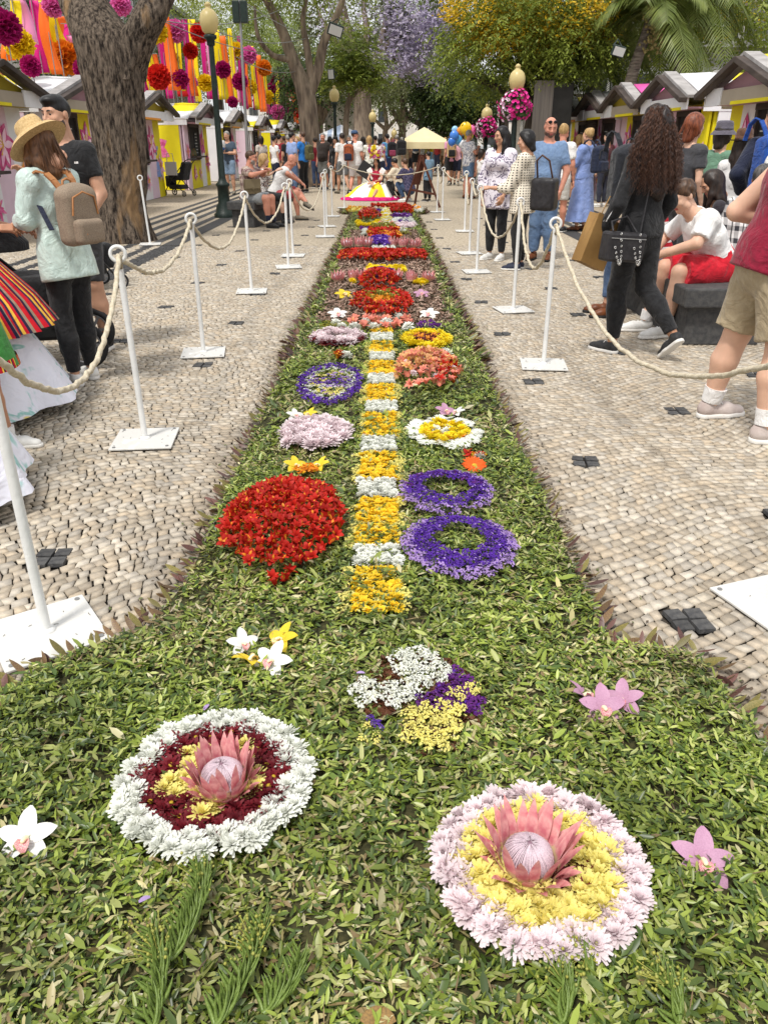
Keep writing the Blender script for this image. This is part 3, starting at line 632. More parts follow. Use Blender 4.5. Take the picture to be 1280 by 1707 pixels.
disc('white carnation behind the peach mound', (732, 752, 586, 600), [(CW, 2, 0, .5, .055, .4, None)], 'flowers', name='loose_flowers')
disc('pale pink chrysanthemum ring with maroon under it, far left of strip', (514, 612, 554, 580), [(CM, 30, .8, 1.05, .05, .2, None), (CP, 46, .5, .98, .055, .22, None)], z=.04)
disc('yellow chrysanthemum ring filled with maroon, right of strip', (664, 755, 556, 586), [(CBY, 46, .66, 1, .05, .2, None), (CM, 22, 0, .66, .05, .24, None), (AOR, 8, .2, .6, .045, .35, None)], z=.04)
# far ornaments on the mulch
def fband(label, l, r, t, b, ms, s, sp, dome=0., z=.035, extra=None, name='flower_band', cat='flower band'):
    cx, cy, rx, ry = ell(l, r, t, b); ry = max(ry, .07); return strip(label, cx - rx, cx + rx, cy - ry, cy + ry, ms, s, sp, cat, z, name, None, extra, dome)
fband('green and white sprigs at the near left edge of the mulch', 537, 577, 540, 549, TG, .05, .075, extra=(CW, .3)); fband('purple sprigs at the near right edge of the mulch', 697, 737, 541, 548, TDP, .05, .075)
fband('row of peach alstroemeria and white blooms before the red diamond', 584, 686, 533, 550, AP, .06, .085, extra=(CW, .22))
disc('red and orange alstroemeria diamond on the mulch', (578, 693, 486, 532), [(AR, 120, .45, 1, .048, .115, None), (AOR, 40, 0, .5, .048, .14, lambda r, a: math.sin(a) < .3), (TG, 22, 0, .55, .07, .18, lambda r, a: math.sin(a) > -.1)], 'flower mound', dome=.05, name='flower_mound', tilt=.4)
disc('half-round red alstroemeria mound behind the diamond', (596, 668, 464, 492), [(AR, 90, 0, 1, .05, .14, None)], 'flower mound', dome=.14, name='flower_mound', tilt=.4)
SMALLP = lambda lab, px, py, s, wide: protea(lab, *G(px, py, .03), .05, s, 0, 'pink proteas in rows on the mulch', rings=((11, .95, .3 * wide, 1.9), (10, 1.0, .55 * wide, 1.6), (10, 1, .8 * wide, 1.1)))
for px, py, wide, nm in ((563, 470, 1.0, 'leftmost of the nearer row'), (589, 468, .35, 'second from left in the nearer row, closed'), (606, 468, 1, 'third from left in the nearer row'), (660, 468, 1, 'right of the purple clump in the nearer row'), (685, 471, .3, 'closed pale bud in the nearer row'), (714, 470, 1.1, 'rightmost of the nearer row'),
                        (578, 413, 1.0, 'leftmost of the farther row'), (599, 412, .5, 'second from left in the farther row'), (612, 412, 1, 'third from left in the farther row'), (655, 412, .5, 'right of the purple clump in the farther row'), (672, 413, .4, 'second from right in the farther row'), (692, 414, 1.1, 'rightmost of the farther row')):
    SMALLP('pale pink protea on brown mulch, ' + nm, px, py, .058 if py > 440 else .07, wide)
fband('purple statice clump between the nearer proteas', 618, 652, 455, 469, TDP, .06, .07, .06, name='flower_clump', cat='flower clump'); fband('bright yellow row behind the nearer proteas', 612, 674, 446, 453, CBY, .05, .075)
fband('yellow blooms beside the closed protea at left', 580, 596, 466, 473, CBY, .05, .075, name='flower_clump', cat='flower clump'); fband('yellow blooms beside the pale bud at right', 691, 709, 468, 475, CBY, .05, .075, name='flower_clump', cat='flower clump')
fband('long red alstroemeria band across the carpet', 566, 711, 423, 436, AR, .055, .07, .05); disc('red bulge in the middle of the long red band', (598, 675, 424, 441), [(AR, 40, 0, 1, .07, .2, None)], 'flower mound', dome=.06, name='flower_mound', tilt=.4)
fband('thin white row behind the long red band', 622, 659, 413, 418, CW, .05, .08); fband('dark purple clump between the farther proteas', 620, 647, 402, 413, TP, .075, .08, .08, name='flower_clump', cat='flower clump')
fband('red alstroemeria band with olive sprigs behind the farther proteas', 614, 666, 386, 402, AR, .075, .09, .06, extra=(AOR, .15)); fband('olive sprig cap on the red band', 622, 658, 384, 391, TG, .08, .1, .05, z=.09)
fband('row of peach and white blooms behind the olive sprigs', 631, 660, 376, 385, AP, .075, .09, extra=(CW, .4)); fband('white blooms at the left end of the brown mulch', 604, 616, 385, 394, CW, .07, .1); fband('white and green blooms at the right end of the brown mulch', 663, 678, 384, 392, CW, .07, .1, extra=(TG, .5)); fband('dark purple sprigs at the far left of the mulch', 604, 618, 381, 386, TDP, .07, .09)
disc('yellow half ring in front of the far red mound', (592, 634, 368, 381), [(CBY, 40, .75, 1.05, .07, .16, lambda r, a: math.sin(a) < .3)], z=.05); disc('far red and pink alstroemeria mound', (596, 636, 359, 376), [(AR, 34, 0, 1, .08, .24, None), (AP, 22, 0, 1, .08, .24, lambda r, a: math.sin(a) > 0)], 'flower mound', dome=.16, name='flower_mound', tilt=.4)
fband('pale pink row at the far right, nearest of four', 659, 690, 375, 381, CP, .075, .1); fband('blue and white row at the far right, second of four', 654, 688, 368, 374, TP, .08, .1, extra=(CW, .35)); fband('violet row at the far right, third of four', 652, 685, 361, 366, TDP, .08, .1, .03, extra=(TL, .3)); fband('deep red mound at the far right', 650, 685, 349, 359, AR, .085, .1, .09, name='flower_mound', cat='flower mound')
fband('purple row at the far left', 603, 634, 353, 360, TP, .085, .1, .03)
for k, (t_, b_2) in enumerate(((372, 380), (364, 372), (357, 364), (351, 357))): fband('cream and yellow block of the far centre strip, %s' % ['nearest', 'second', 'third', 'farthest'][k], 634, 652, t_, b_2, CY if k % 2 else CBY, .075, .09, extra=(CW, .4), name='flower_block', cat='flower block')
fband('row of red blooms along the far end', 618, 672, 345, 349, AR, .085, .12, .03); fband('mixed orange, white and yellow blooms at the far left corner', 577, 612, 348, 355, AOR, .08, .14, extra=(CY, .5)); fband('mixed white and orange blooms at the far right corner', 684, 702, 347, 355, CW, .08, .14, extra=(AOR, .4))
orchid('pale star-shaped orchid on the mulch at left', 563, 524, 'white', .09, (.4, 0, .2)); orchid('pale star-shaped orchid on the mulch at right', 715, 524, 'white', .09, (.4, 0, -.3)); orchid('yellow orchid on the mulch beside the red diamond', 573, 491, 'yellow', .09, (.4, 0, .5)); orchid('violet orchid on the mulch right of the red diamond', 702, 490, 'pink', .08, (.4, 0, .1))
# succulent sprigs with tiny yellow-green flowers in the foreground
SUC = M('succulent', (.13, .2, .035), (.22, .3, .07), 14, .4, spec=.45, trans=.12); SUCF = M('succulent_bud', (.36, .34, .06), (.28, .3, .08), 60, .6)
def sprig(label, px, py, dirn, ln, n, flowers):
    x, y = G(px, py, .03); t = thing('succulent_sprig', label, 'succulent', (x, y, .02), dirn)
    pts = [Vector((0.02 * math.sin(3 * s), ln * s, .012 + .02 * math.sin(2.2 * s))) for s in [i / 12 for i in range(13)]]
    st = MB(); st.tube(pts, [.006 - .0025 * i / 12 for i in range(13)], 6); st.out('stem', SUC, t)
    lm = MB()
    vs = []; 
    for i in range(6):
        q = i / 5; lm_ = Vector((q * 1.0, .28 * q * q, .5 * q * q)); w = .1 * (1 - q ** 3) + .008
        vs += [lm_ + Vector((0, w, 0)), lm_ + Vector((0, 0, w * .7)), lm_ + Vector((0, -w, 0)), lm_ + Vector((0, 0, -w * .7))]
    lm.add(vs, [(4 * i + k, 4 * i + (k + 1) % 4, 4 * i + 4 + (k + 1) % 4, 4 * i + 4 + k) for i in range(5) for k in range(4)], True); me = lm.mesh('leaf', SUC)
    n = int(n * 1.3)
    for i in range(n):
        s = i / n; p = pts[0].lerp(pts[-1], 0) if 0 else pts[int(s * 12)].lerp(pts[min(12, int(s * 12) + 1)], s * 12 % 1)
        for sg in (0, 1):
            obj('leaf', me, t, p, (random.gauss(0, .15) + (.9 if i % 2 else 0) * (1 if sg else -1), -.25 - .5 * (i % 2), (math.pi * sg + .75 * (1 - 2 * sg)) + random.gauss(0, .12)), (.052 * (1 - .4 * s)) * random.uniform(.85, 1.15))
    if flowers:
        fmh = MB(); 
        for i in range(flowers):
            a = random.uniform(0, 6.3); r = .035 * math.sqrt(random.random()); e = Vector((r * 1.4 * math.cos(a), ln * random.uniform(.55, 1.0) + r * math.sin(a), .035 + random.uniform(0, .025)))
            fmh.ball(e, random.uniform(.0022, .0042), 5, 4)
            if i % 4 == 0: fmh.tube([pts[8], e], .0012, 4)
        tag(fmh.out('flower_cluster', SUCF, t), kind='stuff')
sprig('green succulent sprig with buds right below the white wreath', 312, 1560, .08, .16, 26, 40); sprig('green succulent sprig at the left of the pair below the white wreath', 285, 1600, -.1, .19, 28, 0)
sprig('low succulent sprig with yellow-green buds near the bottom left', 255, 1720, .3, .2, 26, 60); sprig('succulent sprig full of tiny yellow buds at bottom centre-left', 360, 1712, -.25, .22, 28, 90); sprig('small succulent sprig at the bottom beside the yellow buds', 440, 1690, -.5, .12, 18, 0); sprig('small succulent sprig with buds at the lower right of the pink wreath', 985, 1640, .5, .06, 10, 70); sprig('faint succulent sprig with buds at the bottom right', 1130, 1715, .2, .1, 14, 60); sprig('succulent sprig at the bottom under the pink wreath', 935, 1712, 0, .1, 18, 12)
mb = MB()
for i in range(7): petal(mb, D(20 + 23 * i), .1, .1, .9, .7, D(20), D(-10), 4, .3, .6)
x, y = G(630, 1712, .03); tag(mb.out('tan_blossom', M('tan_petal', srgb(150, 118, 70), srgb(120, 96, 60), 8, .6), loc=(x, y, .028), scale=.034), 'tan withered blossom at the bottom edge of the carpet', 'blossom')
# loose violet petals and twigs
for px, py in ((608, 1123), (232, 1505), (340, 1185)):
    x, y = G(px, py, .04); q = MB(); petal(q, 0, 0, 0, 1, .5, .3, -.2, 4, .3, .4); tag(q.out('violet_petal', LAV, loc=(x, y, .042), scale=.025, rot=(0, 0, random.uniform(0, 6))), {608: 'violet petal above the bird figure', 232: 'violet petal lying below the white wreath', 340: 'pale violet petal lying above the white wreath'}[px], 'petal', 'fallen violet petals')
# ------------------------------------------------------------ soft-body modelling: distance fields turned into one closed surface
def V3(*a): return np.array(a, float)
class Sdf:
    def __init__(s): s.p = []; s.cuts = []
    def cone(s, a, b, ra, rb, k=.02, flat=None, cap=0, sub=False):
        s.p.append(('c', np.asarray(a, float), np.asarray(b, float), ra, rb, k, flat, cap, sub)); return s
    def ell(s, c, r, k=.02, R=None, sub=False):
        s.p.append(('e', np.asarray(c, float), np.asarray(r, float), R, 0, k, None, 0, sub)); return s
    def rbox(s, c, h, r, k=.01, R=None):
        s.p.append(('b', np.asarray(c, float), np.asarray(h, float), R, r, k, None, 0, False)); return s
    def cut(s, pt, n): s.cuts.append((np.asarray(pt, float), np.asarray(n, float) / np.linalg.norm(n))); return s
    def build(s, h, noise=0., nscale=14., seed=0, nfn=None):
        lo = np.full(3, 1e9); hi = -lo
        for q in s.p:
            if q[8]: continue
            if q[0] == 'c': m = max(q[3], q[4]); lo = np.minimum(lo, np.minimum(q[1], q[2]) - m); hi = np.maximum(hi, np.maximum(q[1], q[2]) + m)
            else: m = (q[2].max() if q[0] == 'e' else np.linalg.norm(q[2])) + (q[4] or 0); lo = np.minimum(lo, q[1] - m); hi = np.maximum(hi, q[1] + m)
        lo = lo - 3 * h - noise; hi = hi + 3 * h + noise; n = np.ceil((hi - lo) / h).astype(int) + 1
        ax = [lo[i] + h * np.arange(n[i]) for i in range(3)]; Dd = np.full(n, .5, np.float32)
        for q in s.p:
            k = q[5]; pad = k + 3 * h + .01
            if q[0] == 'c': m = max(q[3], q[4]) + pad; a0 = np.minimum(q[1], q[2]) - m; a1 = np.maximum(q[1], q[2]) + m
            elif q[0] == 'e': m = q[2].max() + pad; a0 = q[1] - m; a1 = q[1] + m
            else: m = np.linalg.norm(q[2]) + q[4] + pad; a0 = q[1] - m; a1 = q[1] + m
            i0 = np.clip(np.floor((a0 - lo) / h).astype(int), 0, n - 1); i1 = np.clip(np.ceil((a1 - lo) / h).astype(int) + 1, 1, n)
            if (i1 <= i0).any(): continue
            X, Y, Z = np.meshgrid(ax[0][i0[0]:i1[0]], ax[1][i0[1]:i1[1]], ax[2][i0[2]:i1[2]], indexing='ij')
            p = np.stack([X, Y, Z], -1) - q[1]
            if q[0] == 'c':
                ba = q[2] - q[1]
                if q[6] is not None:
                    nn, kk = q[6]; nn = np.asarray(nn, float); p = p + ((p @ nn) * (kk - 1))[..., None] * nn; ba = ba + (ba @ nn) * (kk - 1) * nn
                L2 = max(1e-9, ba @ ba); raw = (p @ ba) / L2; t = np.clip(raw, 0, 1)
                d = np.linalg.norm(p - t[..., None] * ba, axis=-1) - (q[3] + (q[4] - q[3]) * t)
                if q[7]: d = np.maximum(d, (raw - 1) * math.sqrt(L2))
                if q[7] == 2: d = np.maximum(d, -raw * math.sqrt(L2))
            else:
                if q[3] is not None: p = p @ q[3]
                if q[0] == 'e':
                    l = np.linalg.norm(p / q[2], axis=-1); d = (l - 1) * q[2].min() if False else (l - 1) * np.linalg.norm(p, axis=-1) / np.maximum(l, 1e-4)
                    d = np.where(l < .2, -q[2].min() * .8, d)
                else:
                    w = np.abs(p) - q[2]; d = np.linalg.norm(np.maximum(w, 0), axis=-1) + np.minimum(w.max(-1), 0) - q[4]
            sl = tuple(slice(a, b) for a, b in zip(i0, i1)); o = Dd[sl]
            if q[8]:
                hh = np.clip(.5 - .5 * (o + d) / k, 0, 1); Dd[sl] = o + (-d - o) * hh + k * hh * (1 - hh)
            else:
                hh = np.clip(.5 + .5 * (o - d) / k, 0, 1); Dd[sl] = o + (d - o) * hh - k * hh * (1 - hh)
        G3 = None
        if noise or nfn or s.cuts: G3 = np.stack(np.meshgrid(*ax, indexing='ij'), -1)
        if noise:
            r = np.random.default_rng(seed); w = 0
            q = G3 + .03 * np.sin(G3[..., [1, 2, 0]] * nscale * .7 + r.uniform(0, 6, 3))
            for i in range(5):
                kv = r.normal(0, 1, 3); kv = kv / np.linalg.norm(kv) * nscale * r.uniform(.7, 2.2); w = w + ((1 - np.abs(np.sin((q @ kv) * .6 + r.uniform(0, 6)))) ** 2 - .3) * -1.5 / (1 + .25 * i) if nscale < 30 else w + np.sin(q @ kv + r.uniform(0, 6)) / (1 + .4 * i)
            Dd = Dd + (noise * .45 * w).astype(np.float32)
        if nfn: Dd = Dd + nfn(G3)
        for pt, nn in s.cuts: Dd = np.maximum(Dd, (G3 - pt) @ nn)
        return surfnet(Dd, lo, h)
def surfnet(Dd, lo, h):
    s = Dd < 0; n = np.array(Dd.shape)
    sh = [(i, j, k) for i in (0, 1) for j in (0, 1) for k in (0, 1)]
    sub = lambda A, o: A[o[0]:n[0] - 1 + o[0], o[1]:n[1] - 1 + o[1], o[2]:n[2] - 1 + o[2]]
    cnt = sum(sub(s, o).astype(np.int8) for o in sh); act = (cnt > 0) & (cnt < 8); idx = np.full(act.shape, -1, np.int64)
    ci = np.argwhere(act); idx[act] = np.arange(len(ci)); pos = np.zeros((len(ci), 3)); c = np.zeros(len(ci))
    val = {o: sub(Dd, o)[act] for o in sh}
    for o in sh:
        for a in range(3):
            if o[a]: continue
            o2 = list(o); o2[a] = 1; o2 = tuple(o2); d0, d1 = val[o], val[o2]; x = (d0 < 0) != (d1 < 0)
            t = np.where(x, d0 / np.where(x, d0 - d1, 1), 0); q = np.array(o, float)[None].repeat(len(ci), 0); q[:, a] = t
            pos += q * x[:, None]; c += x
    V = lo + h * (ci + pos / c[:, None]); F = []
    for a in range(3):
        b, d = (a + 1) % 3, (a + 2) % 3
        s0 = [slice(1, m - 1) for m in n]; s0[a] = slice(0, n[a] - 1); s1 = list(s0); s1[a] = slice(1, n[a])
        x0, x1 = s[tuple(s0)], s[tuple(s1)]; e = np.argwhere(x0 != x1)
        if not len(e): continue
        flip = x0[tuple(e.T)]; off = np.ones(3, int); off[a] = 0; e = e + off
        def cell(db, dd):
            q = e.copy(); q[:, b] += db; q[:, d] += dd; return idx[tuple(q.T)]
        f = np.stack([cell(-1, -1), cell(0, -1), cell(0, 0), cell(-1, 0)], 1); f[~flip] = f[~flip][:, ::-1]; F.append(f)
    return V, np.concatenate(F)
def merge(parts):
    Vs, Fs, Ms = [], [], []; k = 0
    for V, F, m in parts:
        Vs.append(V); Fs.append(F + k); Ms.append(np.full(len(F), m) if np.isscalar(m) else m); k += len(V)
    return np.concatenate(Vs), np.concatenate(Fs), np.concatenate(Ms)
# ------------------------------------------------------------ canonical head, hand, shoe
def make_head(h, female):
    s = Sdf(); w = .93 if female else 1
    s.ell((0, -.012, .03), (.074 * w, .094, .085), .02).ell((0, .03, -.025), (.061 * w, .06, .082), .03).ell((0, .055, -.09), (.03 * w, .03, .024), .03)
    s.cone((-.05 * w, .02, -.06), (.05 * w, .02, -.06), .028, .028, .03)
    s.cone((-.036, .072, .03), (.036, .072, .03), .013, .013, .02)
    s.cone((0, .088, .018), (0, .107, -.02), .008, .0125, .012).ell((.012, .094, -.024), (.009, .01, .008), .008).ell((-.012, .094, -.024), (.009, .01, .008), .008)
    s.ell((.04, .062, -.018), (.024, .022, .022), .02).ell((-.04, .062, -.018), (.024, .022, .022), .02)
    s.ell((0, .086, -.049), (.023, .012, .0065), .006).ell((0, .084, -.06), (.02, .012, .0075), .006)
    for sg in (-1, 1):
        s.ell((sg * .031, .1, .01), (.0165, .016, .0075), .009, sub=True)
        s.ell((sg * .076 * w, -.012, .0), (.009, .019, .031), .008)
    s.cone((0, -.02, -.07), (0, -.035, -.17), .05 * w, .055 * w, .03)
    V, F = s.build(h); c = V[F].mean(1); m = np.zeros(len(F), int)
    m[(np.abs(c[:, 0]) < .024) & (c[:, 2] < -.043) & (c[:, 2] > -.067) & (c[:, 1] > .082)] = 1
    beard = (c[:, 2] < -.03 - .25 * np.clip(c[:, 1] - .02, -.05, .08)) & (c[:, 1] > .01) & (c[:, 2] > -.125) & (m == 0); m[beard & (np.abs(c[:, 0]) < .09)] = 4
    P_ = [(V, F, m)]; mb = MB()
    for sg in (-1, 1): mb.ball((sg * .031, .0735, .0095), .0125, 10, 8)
    e = np.array(mb.v); f = np.array(mb.f); cc = e[f].mean(1); P_.append((e, f, np.where((cc[:, 1] > .0825) & (np.abs(cc[:, 2] - .0095) < .008) & (np.abs(np.abs(cc[:, 0]) - .031) < .007), 3, 2)))
    mb = MB()
    for sg in (-1, 1): mb.tube([(sg * .014, .0905, .03), (sg * .032, .0895, .0345), (sg * .05, .076, .029)], [.0035, .0045, .002], 5)
    f4 = [q for q in mb.f if len(q) == 4]; P_.append((np.array(mb.v), np.array(f4), 4 + 1))
    return merge(P_)
def make_hand(h, curl):
    s = Sdf(); s.cone((0, -.03, 0), (0, .02, 0), .024, .026, .015, ((0, 0, 1), 1.35)).rbox((0, .055, 0), (.03, .034, .004), .0095, .015)
    for i, (x, L) in enumerate(((.031, .072), (.0105, .08), (-.0105, .074), (-.031, .058))):
        p = V3(x, .085 - .006 * abs(i - 1), 0); a = 0; sp = (x / .031) * .08
        for j, fr in enumerate((.45, .32, .23)):
            a += curl * (.75 if j == 0 else 1.0) * (1 + .12 * i); d = V3(math.sin(sp), math.cos(a), -math.sin(a)); q = p + d * L * fr; s.cone(p, q, .0098 - .001 * j, .0092 - .001 * j, .006); p = q
    p = V3(.026, .025, -.004); q = V3(.05, .06, -.014 - .012 * curl); s.cone(p, q, .014, .0115, .012); s.cone(q, q + V3(.008 - .02 * curl, .032, -.012 * curl - .004), .011, .009, .005)
    return s.build(h)
HEADS = {}; HANDS = {}; SHOES = {}
def get(cache, key, fn):
    if key not in cache: cache[key] = fn()
    return cache[key]
def make_shoe(h):
    s = Sdf(); s.cone((0, -.05, .045), (0, .07, .04), .038, .04, .03).cone((0, .07, .035), (0, .15, .026), .04, .034, .03).cone((0, -.045, .06), (0, -.03, .11), .037, .036, .03).cut((0, 0, .02), (0, 0, -1)).cut((0, -.03, .1), (0, -.25, 1))
    up = s.build(h)
    s = Sdf(); s.cone((0, -.05, .012), (0, .07, .012), .043, .046, .02).cone((0, .07, .012), (0, .155, .012), .046, .038, .02).cut((0, 0, .026), (0, 0, 1)).cut((0, 0, 0), (0, 0, -1))
    so = s.build(h)
    mb = MB()
    for i in range(4):
        y = .035 + .021 * i; z = .088 - .012 * i; mb.tube([(-.024, y, z - .012), (0, y, z + .001), (.024, y, z - .012)], .0035, 5)
    la = (np.array(mb.v), np.array([q for q in mb.f if len(q) == 4]))
    return up, so, la
def euler(yaw=0, pitch=0, roll=0):   # yaw about z (left positive), pitch nods down when positive
    return np.array(Matrix.Rotation(yaw, 3, 'Z') @ Matrix.Rotation(-pitch, 3, 'X') @ Matrix.Rotation(roll, 3, 'Y'))
SKINS = {}
def skin(tone): return M('skin_%d_%d_%d' % tone, srgb(*tone), tuple(c * .82 for c in srgb(*tone)), 9, .5, .15, 180, spec=.35, bdist=.002, sss=.06)
LIP = M('lips', srgb(176, 96, 88), None, 1, .45); EYEW = M('eye_white', (.75, .74, .72), None, 1, .3); IRIS = M('iris', (.03, .02, .015), None, 1, .2)
def cloth(name, c, c2=None, scale=30, bump=.7, rough=.85, **k):
    c = srgb(*c); c2 = srgb(*c2) if c2 else tuple(q * .86 for q in c); return M('cloth_' + name, c, c2, scale, rough, bump, k.pop('bscale', 7), sheen=.15, bdist=k.pop('bdist', .035), ridge=True, **k)
def hairm(name, c, c2=None): c = srgb(*c); return M('hair_' + name, c, srgb(*c2) if c2 else tuple(q * .5 for q in c), 60, .45, .6, 130, stretch=(1, 1, .25), spec=.4, bdist=.004)
PALE, MIDS, TAN, RUDDY, OLIVES = (222, 178, 152), (206, 158, 130), (186, 136, 106), (210, 146, 122), (196, 148, 118)
def person(label, at, H, yaw, pose=None, tone=PALE, top=None, bottom=None, skirt=None, shoes=None, hair=None, hat=None, build=1., belly=0., female=False, head=(0, 0), beard=None, socks=None, near=None, hands=(.35, .35), group=None, handdir=None, feet=True, neckline=True):
    """local frame: x right, y forward, z up, lengths in body heights; yaw 0 faces away from the camera"""
    x0, y0 = at; root = thing('person', label, 'person', (x0, y0, 0), yaw, group); dist = math.hypot(x0, y0)
    h = near or min(.034, max(.0105, dist / 1282 * 767 / 1280 * 0 + dist * .00205)); hb = build * (1 - .04 * female)
    ps = pose or {}; lean = D(ps.get('lean', 0)); twist = D(ps.get('twist', 0))
    J = {'pel': (0, 0, .53), 'wa': (0, .004, .62), 'ch': (0, 0, .72), 'nk': (0, -.012, .825), 'hd': (0, .004, .925)}
    for s_, sg in (('R', 1), ('L', -1)):
        J['sh' + s_] = (.094 * sg * (.92 if female else 1), -.01, .795); J['el' + s_] = (.12 * sg, -.02, .635); J['wr' + s_] = (.132 * sg, .025, .49)
        J['hp' + s_] = (.048 * sg, 0, .51); J['kn' + s_] = (.053 * sg, .012, .285); J['an' + s_] = (.056 * sg, -.008, .05)
    J = {k: np.array(v, float) for k, v in J.items()}
    if 'pel' in ps:
        d = np.array(ps['pel']) - J['pel']
        for k in J:
            if k[:2] not in ('kn', 'an'): J[k] = J[k] + d
    if lean or twist:
        Rl = np.array(Matrix.Rotation(-lean, 3, 'X') @ Matrix.Rotation(twist, 3, 'Z'))
        for k in J:
            if k[:2] in ('wa', 'ch', 'nk', 'hd', 'sh', 'el', 'wr'): J[k] = J['pel'] + Rl @ (J[k] - J['pel'])
    for k, v in ps.items():
        if k in J and k != 'pel': J[k] = np.array(v, float)
    fdir = np.array(Matrix.Rotation(-lean, 3, 'X') @ Matrix.Rotation(twist, 3, 'Z')) @ V3(0, 1, 0); fl = (fdir, 1.5 if not belly else 1.25)
    q = {k: v * H for k, v in J.items()}; U = H * hb
    hw = (.092 if not female else .094); ww = .084 if not female else .07; cw = .098 if not female else .086
    # ---- body
    def torso(s, e=0., k=.04):
        s.cone(q['pel'], q['wa'], hw * U + e, ww * U + e, k, fl).cone(q['wa'], q['ch'], ww * U + e, cw * U + e, k, fl)
        s.cone(q['ch'], (q['nk'] + q['ch'] * .6) / 1.6, cw * U + e, .05 * U + e, k, fl)
        nk2 = q['nk'] - V3(0, 0, .012 * H); s.cone(q['shL'], nk2, .031 * U + e, .024 * U + e * .6, .035).cone(q['shR'], nk2, .031 * U + e, .024 * U + e * .6, .035)
        if belly: s.ell(q['wa'] + fdir * (.03 + .02 * belly) * H + V3(0, 0, -.015 * H), np.array([.085, .075, .09]) * U * (.7 + .3 * belly) + e, .06)
        if female:
            for sg in (-1, 1): s.ell(q['ch'] + fdir * .045 * H + V3(sg * .043 * H, 0, .012 * H), np.array([.038, .034, .036]) * H + e, .03)
    s = Sdf(); torso(s)
    aw = (1 if not female else .86) * hb
    for S_ in 'LR':
        s.cone(q['sh' + S_], q['el' + S_], .031 * H * aw, .024 * H * aw, .02).cone(q['el' + S_], q['wr' + S_], .0245 * H * aw, .0155 * H * aw, .012)
        if not skirt or skirt.get('legs', True):
            s.cone(q['hp' + S_], q['kn' + S_], .052 * U, .034 * U, .03); ml = q['kn' + S_] * .62 + q['an' + S_] * .38 + V3(0, -.008 * H, 0)
            s.cone(q['kn' + S_], ml, .033 * U, .034 * U, .02).cone(ml, q['an' + S_], .034 * U, .019 * U, .02)
    s.cone(q['nk'] - V3(0, 0, .02 * H), q['hd'] - V3(0, 0, .03 * H), .034 * H, .031 * H, .02)
    Vb, Fb = s.build(h)
    hs = H * (.131 if not female else .128) / .23
    hres = .0055 if dist < 9 else .0085 if dist < 16 else .013
    HV, HF, HM = get(HEADS, (hres, female), lambda: make_head(hres, female))
    Rh = euler(yaw=D(head[0]), pitch=D(head[1])) @ (np.array(Matrix.Rotation(-lean * .5, 3, 'X')) if lean else np.eye(3))
    toh = lambda v: (np.asarray(v) * hs) @ Rh.T + q['hd']
    HM2 = HM.copy()
    if not beard: HM2[HM2 == 4] = 0
    parts = [(Vb, Fb, 0), (toh(HV), HF, HM2)]
    for S_, sg, cu in (('R', 1, hands[1]), ('L', -1, hands[0])):
        if cu is None: continue
        hr = .0042 if dist < 7 else .007 if dist < 12 else .011
        hv, hf = get(HANDS, (hr, cu), lambda: make_hand(hr, cu)); hv = hv.copy()
        dy = q['wr' + S_] - q['el' + S_]; dy = dy / np.linalg.norm(dy)
        if handdir and S_ in handdir: dy = np.array(handdir[S_], float); dy /= np.linalg.norm(dy)
        bk = V3(sg, .15, .3) if abs(dy[2]) > .5 else V3(sg * .5, 0, 1); bk = bk - dy * (bk @ dy); bk /= np.linalg.norm(bk); xx = np.cross(dy, bk)
        hv[:, 0] *= 1 if (xx @ V3(-sg, .4, .6)) > 0 else -1
        hv = (hv * H / 1.72) @ np.stack([xx, dy, bk]) + q['wr' + S_]
        parts.append((hv, hf if True else hf, 0))
    V, F, Mi = merge(parts); sk_ = skin(tone); hm = hair['m'] if hair else hairm('brown', (70, 50, 38)); bm = beard or hm
    obj('body', npmesh('body', V, F, [sk_, LIP, EYEW, IRIS, bm, hm], smooth=True, mi=Mi), root)
    # ---- clothes
    if top:
        s = Sdf(); e = top.get('e', .012); torso(s, e)
        sl = top.get('sleeve', .55)
        for S_ in 'LR':
            a, b, c = q['sh' + S_], q['el' + S_], q['wr' + S_]; se = e * .95
            if sl <= 0: pass
            elif sl <= 1: s.cone(a, a + (b - a) * sl, .031 * H * aw + se, (.028 * H * aw + se * 1.2), .02, cap=1)
            else:
                s.cone(a, b, .031 * H * aw + se, .025 * H * aw + se, .02).cone(b, b + (c - b) * (sl - 1), .0255 * H * aw + se, (.018 * H * aw + se) * top.get('cuff', 1), .02, cap=1)
        ax = q['wa'] - q['pel']; ax = ax / np.linalg.norm(ax); hem = q['pel'] + ax * (top.get('hem', .5) - .53) * H
        if top.get('hem', .5) < .53: s.cone(q['pel'], hem, (hw * U + e) * top.get('flare', 1.02), (hw * U + e) * top.get('flare', 1.02) * top.get('flare', 1.0), .03, fl)
        s.cut(hem, -ax)
        nd = fdir * .02 * H; s.cone(q['nk'] - V3(0, 0, .004 * H) + nd * .4, q['hd'] + nd, .041 * H, .05 * H, .008, sub=True)
        if top.get('neck'): s.cone(q['nk'] + fdir * .05 * H, q['ch'] + fdir * .1 * H, .035 * H, .012 * H, .01, sub=True)
        V, F = s.build(h, noise=top.get('fold', .006) * min(1, H / 1.7), nscale=16, seed=int(x0 * 100) % 97)
        obj(top.get('name', 'shirt'), npmesh('shirt', V, F, top['m'], smooth=True), root)
